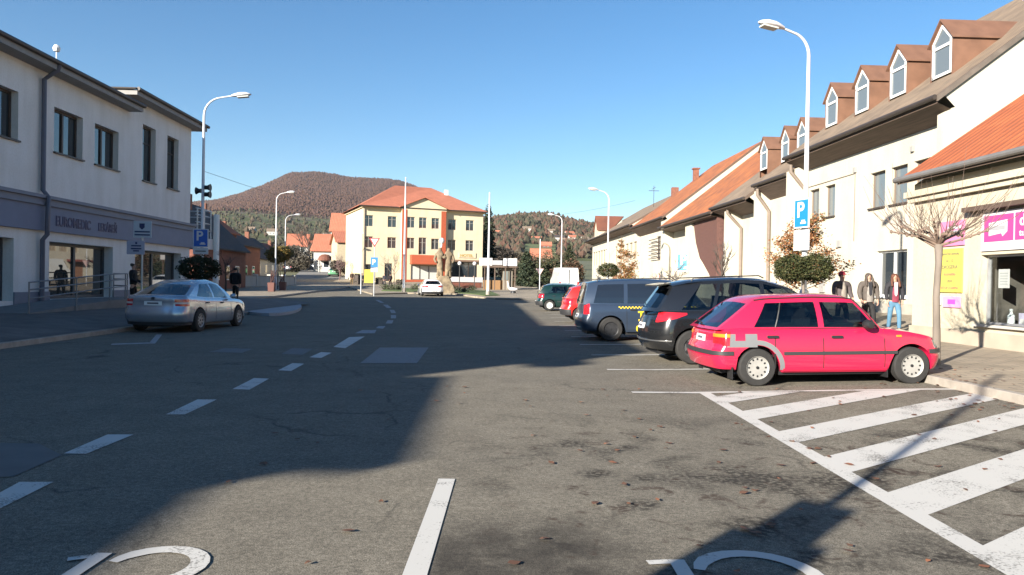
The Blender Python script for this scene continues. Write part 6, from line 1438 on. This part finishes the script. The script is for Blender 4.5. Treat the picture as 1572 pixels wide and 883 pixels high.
# the pollarded tree by the shop
def pollard(base):
    rng = random.Random(77); t = thing('pollarded_tree', 'pollarded street tree with knobbly head and long upright shoots before the cream shop', 'tree', base)
    mb = MB(); mb.tube([(0, 0, -.05), (.012, 0, .5), (-.01, 0, 1.2), (.02, 0, 1.8), (.015, 0, 2.12)], [.082, .062, .056, .054, .07], 12); mb.build('trunk', m_bark, t, smooth=True)
    mc = MB(); ms = MB()
    for k in range(13):
        a = k * 2 * PI / 13 + rng.uniform(-.2, .2); l = rng.uniform(.30, .80); z0 = 2.08 + rng.uniform(-.03, .1)
        p0 = Vector((0, 0, z0)); p1 = Vector((math.cos(a) * l * .5, math.sin(a) * l * .5, z0 + .09 + rng.uniform(0, .16))); p2 = Vector((math.cos(a) * l, math.sin(a) * l, z0 + .17 + rng.uniform(0, .3)))
        mc.tube([p0, p1, p2], [.028, .018, .015], 7, cap=False)
        for q in range(4):
            kn = p1.lerp(p2, q / 3); mc.lathe(kn, [(.001, -.035), (.024, -.015), (.027, .01), (.015, .03), (.001, .038)], 7)
            for s_ in range(rng.choice([1, 2, 3])):
                d = Vector((math.cos(a) * .85 + rng.gauss(0, .4), math.sin(a) * .65 + rng.gauss(0, .33), rng.uniform(.65, 1.3))).normalized(); L_ = rng.uniform(.3, 1.0)
                if rng.random() < .3: L_ *= 1.35
                bow = Vector((math.cos(a), math.sin(a), 0)) * rng.uniform(-.03, .1); ms.tube([kn, kn + d * L_ * .5 + bow, kn + d * L_ + Vector((0, 0, .15 * L_))], [.0055, .0038, .0018], 4, cap=False)
                if rng.random() < .5: mid = kn + d * L_ * .4 + bow; ms.tube([mid, mid + (d + Vector((rng.gauss(0, .4), rng.gauss(0, .4), .1))).normalized() * L_ * .4], [.005, .0025], 3, cap=False)
    cr = mc.build('crown', m_twig, t, smooth=True, recalc=False); ms.build('shoots', mat('shoot_brown', (.13, .09, .07), .8), cr, smooth=True, recalc=False); return t
pollard(Vector((7.5, 13.05, gz(7.5, 13.05))))
def conifer(label, base, H_, Rr, n, s, seed, Lm, name='conifer_tree', group=None, pw=.8):
    rng = random.Random(seed); t = thing(name, label, 'tree', base, 0, group); mb = MB(); mb.tube([(0, 0, -.3), (0, 0, H_ * .9)], [.16, .02], 8); mb.build('trunk', m_bark_d, t); mb = MB()
    def f(r):
        u = r.random() ** .75; z = H_ * (1 - u) if False else H_ * (.06 + .94 * (1 - math.sqrt(r.random()))); q = Rr * (1 - z / H_) ** pw; a = r.uniform(0, 6.28); tier = .78 + .22 * math.sin(z * 6.0 + a * 2); k = r.uniform(.45, 1.05) * tier
        return (math.cos(a) * q * k, math.sin(a) * q * k, z - .25 * k * q)
    leaves(mb, rng, n, f, s, len(Lm)); mb.build('crown', Lm, t, recalc=False); return t
gc_ = 'dark conifers beyond the square'
conifer('broad dark conifer behind the kiosk, left of the give-way post', G(808, 100), 5.0, 2.2, 6000, .34, 31, L_con, group=gc_, pw=.55)
conifer('tall narrow dark conifer right behind the corner of the yellow hotel', G(748, 130), 13.5, 1.9, 5200, .42, 32, L_con, group=gc_, pw=.4)
conifer('conifer at the left end of the far white building', G(873, 112), 6.0, 1.6, 3600, .3, 33, L_con2, group=gc_, pw=.6)
def bushy(label, base, H_, Rr, n, s, seed, Lm, name='shrub', group=None):
    rng = random.Random(seed); t = thing(name, label, 'shrub', base, 0, group); lobes = [(rng.uniform(-.6, .6) * Rr, rng.uniform(-.4, .4) * Rr, H_ * rng.uniform(.35, .75), Rr * rng.uniform(.4, .65)) for _ in range(6)]
    mb = MB(); [mb.tube([(0, 0, 0), (x, y, z)], [.06, .02], 5) for x, y, z, q in lobes]; mb.build('stems', m_bark_d, t); mb = MB()
    def f(r):
        x, y, z, q = r.choice(lobes); v = Vector((r.gauss(0, 1), r.gauss(0, 1), r.gauss(0, 1))).normalized() * q * r.uniform(.5, 1.08); return (x + v.x, y + v.y, max(.05, z + v.z * .9))
    leaves(mb, rng, n, f, s, len(Lm)); mb.build('crown', Lm, t, recalc=False); return t
gs_ = 'shrubs and woodland edge beyond the square'
for k, (px, d, H_, Rr, lab, Lm) in enumerate(((781, 118, 3.6, 3.4, 'brown bare-looking thicket behind the kiosk', m_leafs('thicket', [(.11, .085, .06), (.07, .055, .04), (.14, .11, .08)])), (845, 105, 3.4, 2.8, 'olive-brown bush between the lone post and the far lamp', L_con2 + m_leafs('olivebr', [(.08, .06, .03)])), (866, 98, 3.4, 2.4, 'russet bush behind the white box van', m_leafs('russet', [(.10, .055, .035), (.06, .05, .03)])),
        (826, 92, 2.6, 1.4, 'pale green bush at the foot of the lone white post', L_con2), (765, 150, 6.0, 4.0, 'taller grey-brown trees rising right of the hotel', m_leafs('greybr', [(.05, .042, .035), (.035, .03, .024), (.07, .055, .045)])), (800, 185, 3.4, 5.5, 'wide dark woodland edge above the kiosk roof', m_leafs('edge', [(.08, .075, .045), (.11, .09, .06)])), (850, 200, 3.0, 6.0, 'wide scrubby wood left of the far white building', m_leafs('edge2', [(.09, .085, .045), (.12, .09, .06)])))):
    bushy(lab, G(px, d) , H_, Rr, 3800, .30 if d < 130 else .5, 50 + k, Lm, group=gs_)
gs2 = 'scrub along the left hill road'
for k, (px, d, H_, Rr, lab) in enumerate(((455, 150, 3.4, 3.0, 'dark scrub left of the hill road'), (463, 185, 5.5, 4.0, 'grey scrub below the orange-roofed house'), (440, 170, 5.5, 4.5, 'brown scrub behind the smaller lamp'), (525, 125, 3.2, 2.2, 'mauve-brown bush beside the ochre house'), (410, 160, 4.0, 5.0, 'wide grey thicket behind the low wall'), (385, 175, 4.5, 6.0, 'brown thicket above the pale verge house'))):
    bushy(lab, G(px, d), H_, Rr, 2600, .4, 70 + k, m_leafs('lscrub%d' % k, [(.09, .08, .06), (.12, .10, .075), (.07, .06, .048)]), group=gs2)
def hedge(label, a, b_, H_, wd, seed, Lm=L_con2):
    d = b_ - a; t = thing('hedge', label, 'hedge', a, math.atan2(d.y, d.x)); L_ = d.length; rng = random.Random(seed); mb = MB()
    mb.box(0, L_, -wd / 2 + .08, wd / 2 - .08, 0, H_ - .1); mb.build('stems', m_bark_d, t); mb = MB()
    leaves(mb, rng, int(L_ * 420), lambda r: (r.uniform(0, L_), r.choice([-1, 1]) * wd / 2 * r.uniform(.8, 1.05) if r.random() < .5 else r.uniform(-wd / 2, wd / 2), r.uniform(.03, H_) if r.random() < .6 else H_ * r.uniform(.9, 1.05)), .12, len(Lm)); mb.build('foliage', Lm, t, recalc=False)
hedge('short dark hedge at the left corner of the hotel', G(541, 100), G(553, 99), 1.4, .9, 1); hedge('dark hedge right of the yellow advertising board', G(577, 99), G(587, 99), 1.1, .9, 2); hedge('low hedge in front of the orange balcony', G(608, 98), G(618, 98), .9, .9, 3)
# shrubs in the lawn
for k, (px, d) in enumerate(((590, 79), (600, 77), (611, 78), (637, 80), (700, 78), (712, 74), (724, 79))):
    bushy(['low grey-green shrub at the left tip of the lawn', 'low shrub second from the left tip of the lawn', 'low shrub just left of the hotel flagpole', 'low shrub right of the hotel flagpole', 'low shrub right of the statue', 'low shrub on the lawn before the café window', 'low shrub on the lawn before the kiosk'][k], G(px, d), .75, .6, 500, .1, 90 + k, m_leafs('lowshrub', [(.07, .09, .05), (.10, .11, .06), (.05, .06, .03)]), group='low shrubs on the lawns')
# ------------------------------------------------------------------ people
def skin(name, V, E, Rr, m_, parent, sub=2, root=0):
    me = bpy.data.meshes.new(name); me.from_pydata([tuple(v) for v in V], E, []); me.materials.append(m_)
    o = bpy.data.objects.new(name, me); COL.objects.link(o); o.parent = parent
    sk = o.modifiers.new('skin', 'SKIN'); sk.use_smooth_shade = True
    if not me.skin_vertices:
        bm = bmesh.new(); bm.from_mesh(me); bm.verts.layers.skin.verify(); bm.to_mesh(me); bm.free()
    for i, r in enumerate(Rr):
        r = r if isinstance(r, tuple) else (r, r); me.skin_vertices[0].data[i].radius = r; me.skin_vertices[0].data[i].use_root = (i == root)
    su = o.modifiers.new('sub', 'SUBSURF'); su.levels = sub; su.render_levels = sub
    return o
m_skin = mat('skin', (.42, .24, .17), .6); m_eye = mat('eye', (.03, .02, .015), .3); m_lip = mat('lips', (.32, .11, .09), .5)
def person(label, loc, rotz, h=1.72, top=(.02, .02, .02), trou=(.02, .02, .02), hair=(.05, .03, .02), shoes=(.02, .02, .02), stride=.12, arms=(.1, -.1), inner=None, cap=None, longhair=False, bulk=1.0, sl=1.0, name='person', group=None, bend=(.25, .25), turn=0.0, scarf=None, skin_m=None):
    """faces local -Y"""
    t = thing(name, label, 'person', loc, rotz, group); k = h / 1.75; S = lambda x, y, z: Vector((x * k, y * k, z * k)); sk_ = skin_m or m_skin
    tp = mat('cloth_%02d_%02d_%02d' % tuple(int(c * 100) for c in top), top, .85, .15, 9, .2, 60); tr = mat('trou_%02d_%02d_%02d' % tuple(int(c * 100) for c in trou), trou, .85, .12, 9, .2, 60); hr = mat('hair_%02d_%02d_%02d' % tuple(int(c * 100) for c in hair), hair, .7, .2, 12); sh = mat('shoe_%02d_%02d' % (int(shoes[0] * 100), int(shoes[1] * 100)), shoes, .6)
    hip = S(0, 0, .93); foot = {1: -stride, -1: stride * .8}
    J = {}
    for s in (1, -1):
        f = foot[s]; J['hip', s] = S(.09 * s, 0, .90); J['knee', s] = S(.105 * s, f * .55 - .03, .50); J['ank', s] = S(.11 * s, f + .03, .09 if f < 0 else .12)
        a = arms[0] if s == 1 else arms[1]; b_ = bend[0] if s == 1 else bend[1]
        J['sho', s] = S(.185 * s * bulk, .01, 1.42); J['elb', s] = S(.228 * s * bulk, .02 - a * .5, 1.14); J['wri', s] = S(.205 * s * bulk, -.0 - a - b_ * .55, .90 + b_ * .25)
    # body: one continuous figure
    V = [hip, S(0, .0, 1.15), S(0, .01, 1.38), S(0, .0, 1.50), S(0, -.01, 1.57), S(0, -.005, 1.635), S(0, -.0, 1.70)]; E = [(0, 1), (1, 2), (2, 3), (3, 4), (4, 5), (5, 6)]; Rr = [(.12 * k, .09 * k), (.11 * k, .085 * k), (.12 * k, .09 * k), .052 * k, (.066 * k, .075 * k), (.076 * k, .092 * k), (.062 * k, .072 * k)]
    for s in (1, -1):
        i = len(V); V += [J['hip', s], J['knee', s], J['ank', s], J['ank', s] + S(0, -.13, -.05)]; E += [(0, i), (i, i + 1), (i + 1, i + 2), (i + 2, i + 3)]; Rr += [.08 * k, .052 * k, .036 * k, (.04 * k, .025 * k)]
        i = len(V); w_ = J['wri', s]; hd = w_ + (w_ - J['elb', s]).normalized() * .08 * k
        V += [J['sho', s], J['elb', s], w_, hd]; E += [(2, i), (i, i + 1), (i + 1, i + 2), (i + 2, i + 3)]; Rr += [.05 * k, .038 * k, .025 * k, (.038 * k, .018 * k)]
        d = (hd - w_).normalized(); sd = Vector((0, 1, 0)) if abs(d.y) < .8 else Vector((1, 0, 0))
        for q in range(4):
            j = len(V); o_ = sd * (q - 1.5) * .019 * k; V += [hd + o_ + d * .035 * k, hd + o_ * 1.1 + d * (.075 - .006 * abs(q - 1.5)) * k + Vector((-s * .012, 0, 0)), hd + o_ * 1.05 + d * (.098 - .008 * abs(q - 1.5)) * k + Vector((-s * .03, 0, 0))]; E += [(i + 3, j), (j, j + 1), (j + 1, j + 2)]; Rr += [.0085 * k, .008 * k, .007 * k]
        j = len(V); V += [w_ + d * .03 * k - sd * .03 * k, w_ + d * .07 * k - sd * .05 * k]; E += [(i + 2, j), (j, j + 1)]; Rr += [.010 * k, .009 * k]
    body = skin('body', V, E, Rr, sk_, t, 1)
    # face
    mb = MB()
    for s in (1, -1): mb.lathe(S(.028 * s, -.082, 1.645), [(.001, -.008), (.009 * k, 0), (.001, .008)], 8, 'y')
    mb.build('eyes', m_eye, body)
    mb = MB(); mb.prism([S(-.014, -.078, 1.605), S(.014, -.078, 1.605), S(0, -.078, 1.655)], S(0, -.0, 0) + Vector((0, -.022 * k, 0))); mb.build('nose', sk_, body)
    mb = MB(); mb.obox(S(0, -.076, 1.575), (.022 * k, 0, 0), (0, .006, 0), (0, 0, .006 * k)); mb.build('mouth', m_lip, body)
    # trousers
    V = [S(0, 0, .95), S(0, 0, .88)]; E = [(0, 1)]; Rr = [(.155 * k * sl, .11 * k), (.15 * k * sl, .115 * k)]
    for s in (1, -1):
        i = len(V); V += [J['hip', s] + S(0, 0, -.08), J['knee', s], J['ank', s] + S(0, .0, .0)]; E += [(1, i), (i, i + 1), (i + 1, i + 2)]; Rr += [(.098 * k * sl, .10 * k), .075 * k * sl, .062 * k * sl]
    skin('trousers', V, E, Rr, tr, t)
    for s in (1, -1):
        a = J['ank', s]; skin('shoe', [a + S(0, .03, -.045), a + S(0, -.06, -.055), a + S(0, -.15, -.06)], [(0, 1), (1, 2)], [(.045 * k, .04 * k), (.045 * k, .034 * k), (.04 * k, .025 * k)], sh, t, 1)
    # jacket
    V = [S(0, 0, .90), S(0, .0, 1.12), S(0, .01, 1.32), S(0, .01, 1.43), S(0, .0, 1.475)]; E = [(0, 1), (1, 2), (2, 3), (3, 4)]; b_ = bulk; Rr = [(.17 * k * b_, .125 * k * b_), (.165 * k * b_, .125 * k * b_), (.175 * k * b_, .13 * k * b_), (.13 * k * b_, .10 * k), (.07 * k, .07 * k)]
    for s in (1, -1):
        i = len(V); V += [J['sho', s], J['elb', s], J['wri', s].lerp(J['elb', s], .06)]; E += [(3, i), (i, i + 1), (i + 1, i + 2)]; Rr += [.082 * k * b_, .064 * k * b_, .05 * k * b_]
    jk = skin('jacket', V, E, Rr, tp, t, 2, 1)
    if inner:   # open jacket: front of the garment below, following the chest
        im = mat('inner_%02d_%02d_%02d' % tuple(int(c * 100) for c in inner), inner, .85, .2, 12); mb = MB(); rows = []
        for z, yy, wd_ in ((.88, -.135, .085), (1.0, -.14, .09), (1.15, -.138, .085), (1.3, -.14, .07), (1.42, -.112, .045), (1.47, -.08, .03)):
            rows.append([S(x * wd_, yy * b_ * (1 - .22 * x * x), z) for x in (-1, -.6, -.2, .2, .6, 1)])
        for r in [rows]: mb.grid(r); mb.grid([[p + Vector((0, .04, 0)) for p in q] for q in r], flip=True)
        mb.build('shirt_front', im, jk, smooth=True)
    if scarf:
        mb = MB(); mb.prism([S(-.05, -.15, 1.46), S(.05, -.15, 1.46), S(.035, -.165, 1.1), (S(0, -.165, 1.05)), S(-.035, -.165, 1.1)], (0, .03, 0)); mb.build('scarf', mat('scarf_%d' % int(scarf[0] * 100), scarf, .9), jk)
    # hair or cap
    V = [S(0, .01, 1.735), S(0, .03, 1.67), S(0, .05, 1.60)]; E = [(0, 1), (1, 2)]; Rr = [(.088 * k, .098 * k), (.104 * k, .095 * k), (.09 * k, .07 * k)]
    if longhair: V += [S(0, .06, 1.50), S(.0, .10, 1.38), S(.082, -.03, 1.60), S(.10, -.10, 1.46), S(.105, -.155, 1.32), S(-.082, -.03, 1.60), S(-.10, -.10, 1.46), S(-.10, -.155, 1.34)]; E += [(2, 3), (3, 4), (1, 5), (5, 6), (6, 7), (1, 8), (8, 9), (9, 10)]; Rr += [(.11 * k, .06 * k), (.10 * k, .05 * k), .038 * k, .036 * k, .03 * k, .038 * k, .036 * k, .03 * k]
    skin('hair', V, E, Rr, hr, body, 2)
    if cap:
        cm = mat('cap_%d' % int(cap[0] * 100), cap, .8); mb = MB(); mb.lathe(S(0, .005, 1.68), [(.092 * k, 0), (.095 * k, .03), (.085 * k, .07), (.05 * k, .1), (.001, .108)], 18); mb.prism([S(-.07, -.07, 1.685), S(-.05, -.16, 1.675), S(.05, -.16, 1.675), S(.07, -.07, 1.685)], (0, 0, .012)); mb.build('cap', cm, body, smooth=True)
    return t
gp_ = 'people walking on the right pavement'
def gpx(px, d): return G(px, d)
person('woman with long auburn hair in open black coat, maroon top and blue jeans', G(1372, 21.2), R(-12), 1.70, (.018, .018, .022), (.075, .17, .26), (.10, .035, .018), stride=.16, inner=(.20, .03, .055), longhair=True, arms=(.02, .04), bend=(.05, .02), group=gp_, sl=.92, scarf=(.45, .40, .42))
person('man in hooded brown-grey jacket and baggy black trousers, middle of the three walkers', G(1332, 21.6), R(-5), 1.74, (.085, .07, .06), (.014, .013, .014), (.06, .045, .035), stride=.13, inner=(.22, .20, .18), arms=(.03, .02), bend=(.12, .12), bulk=1.12, sl=1.15, group=gp_, scarf=(.02, .02, .025), longhair=True)
person('man in red cap and dark grey jacket, leftmost of the three walkers', G(1291, 22.3), R(8), 1.76, (.07, .055, .055), (.02, .017, .02), (.05, .03, .02), cap=(.32, .03, .05), stride=.12, inner=(.22, .19, .16), arms=(.05, .08), bend=(.25, .1), bulk=1.15, group=gp_)
t = person('person with dark hair passing behind the black people carrier', G(1124, 27), R(60), 1.66, (.04, .02, .025), (.02, .02, .03), (.035, .015, .012), longhair=True)
person('man in black walking away on the shaded left pavement', G(361, 36.5), R(175), 1.76, (.006, .006, .007), (.005, .005, .006), (.02, .018, .018), stride=.1, bulk=1.12, arms=(.03, -.03), bend=(.1, .1))
person('person in black standing at the wall of the shaded office building', G(204, 27.6), R(95), 1.72, (.007, .007, .008), (.006, .006, .006), (.02, .015, .012), stride=.04, arms=(.02, .05), bend=(.4, .4))
gh = 'people outside the yellow hotel'
for k, (px, d, rz, c1, c2, lab) in enumerate(((540, 97, 20, (.05, .03, .02), (.12, .08, .03), 'person in brown near the left corner of the hotel'), (556, 95, -20, (.01, .01, .012), (.01, .01, .015), 'dark-clothed person left of the yellow advertising board'), (590, 95, 10, (.03, .03, .04), (.02, .02, .03), 'person in dark grey before the hotel door'), (599, 96, 200, (.02, .015, .02), (.01, .01, .01), 'dark figure leaving the hotel door'), (727, 90, 30, (.35, .33, .3), (.05, .04, .04), 'person in a pale coat at the café terrace'), (713, 92, -40, (.05, .02, .03), (.02, .02, .02), 'person in dark red sitting area of the café terrace'))):
    person(lab, G(px, d), R(rz), 1.7, c1, c2, (.04, .03, .02), group=gh)

# ------------------------------------------------------------------ statue
m_sand = mat('sandstone', (.27, .21, .13), .9, .25, 2.5, .6, 14, col2=(.12, .09, .06))
p = G(681, 71.5); t = thing('stone_statue', 'sandstone statue of two upright figures on a rough block before the hotel', 'statue', p, R(8))
mb = MB(); rr = random.Random(5); rows = []
for z, s_ in ((-.1, 1.15), (.4, 1.1), (.9, .98), (1.0, .8), (1.5, .62), (1.75, .45)):
    rows.append([(s_ * (1 if abs(math.cos(a)) > .7 else .9) * math.copysign(min(1, abs(math.cos(a)) * 1.25), math.cos(a)) * rr.uniform(.93, 1.05), s_ * .75 * math.copysign(min(1, abs(math.sin(a)) * 1.25), math.sin(a)) * rr.uniform(.93, 1.05), z) for a in [2 * PI * q / 16 for q in range(16)]])
ids = mb.grid(rows, closed=True); mb.face(ids[-1]); mb.build('pedestal', m_sand, t)
for s, nm in ((-1, 'left'), (1, 'right')):
    V = [(.42 * s, 0, 2.75), (.45 * s, 0, 3.3), (.45 * s, 0, 3.9), (.42 * s, -.05, 4.2), (.40 * s, -.05, 4.5), (.50 * s, 0, 2.2), (.62 * s, .0, 1.5), (.28 * s, -.1, 2.1), (.22 * s, -.1, 1.5), (.12 * s, -.05, 3.85), (.02 * s, -.25, 3.4), (.78 * s, 0, 3.8), (.95 * s, -.15, 3.3), (.75 * s, -.3, 3.0)]
    E = [(0, 1), (1, 2), (2, 3), (3, 4), (0, 5), (5, 6), (0, 7), (7, 8), (2, 9), (9, 10), (2, 11), (11, 12), (12, 13)]
    skin('figure', V, E, [.34, .27, .33, .13, .22, .2, .17, .2, .17, .15, .11, .15, .12, .1], m_sand, t, 2)
mb = MB(); mb.lathe((-.25, 0, 5.15), [(.001, -.3), (.2, -.2), (.27, 0), (.18, .22), (.001, .3)], 12); mb.tube([(-.3, 0, 4.5), (-.25, 0, 4.9)], .08, 6); mb.build('white_globe', mwh, t, smooth=True)
# café terrace tables
p = G(716, 89); t = thing('cafe_awning_counter', 'white café counter with brown base in front of the dark hotel window', 'counter', p, R(22)); mb = MB(); mb.box(-2.2, 2.0, -.2, .5, .9, 1.5); mb.build('counter_top', mwh, t); mb = MB(); mb.box(-2.1, 1.9, -.1, .4, 0, .9); mb.build('counter_base', m_brick, t)
for k, px in enumerate((705, 728)):
    p = G(px, 84); t = thing('globe_lamp', ['low globe lamp on the left of the café terrace', 'low globe lamp on the right of the café terrace'][k], 'lamp', p); mb = MB(); mb.tube([(0, 0, 0), (0, 0, 2.9)], .05, 8); mb.build('post', m_black, t); mb = MB(); mb.lathe((0, 0, 3.1), [(.001, -.24), (.17, -.17), (.24, 0), (.17, .17), (.001, .24)], 12); mb.build('globe', mwh, t, smooth=True)
p = G(787, 72); t = thing('swan_planter', 'white swan-necked garden ornament on the paving right of the kiosk', 'ornament', p, R(0)); skin('swan_body', [(-.6, 0, 1.25), (-.5, 0, 1.32), (-.45, 0, 1.0), (-.38, 0, .65), (.05, 0, .52), (.5, 0, .6)], [(0, 1), (1, 2), (2, 3), (3, 4), (4, 5)], [.04, .09, .09, .13, .2, .09], mwh, t, 2, 4)
mb = MB(); mb.tube([(.05, 0, -.02), (.05, 0, .36)], [.35, .22], 12); mb.build('plinth', m_black, t)

# ------------------------------------------------------------------ air
m = bpy.data.materials.new('haze'); m.use_nodes = True; n = m.node_tree; n.nodes.clear()
o_ = n.nodes.new('ShaderNodeOutputMaterial'); pv = n.nodes.new('ShaderNodeVolumePrincipled'); pv.inputs['Color'].default_value = (.80, .86, .95, 1); pv.inputs['Density'].default_value = .000045; pv.inputs['Anisotropy'].default_value = .1
n.links.new(pv.outputs[0], o_.inputs['Volume'])
mb = MB(); mb.box(-6500, 6500, -130, 3600, -3, 520); hz = mb.build('haze', m); stuff(hz)
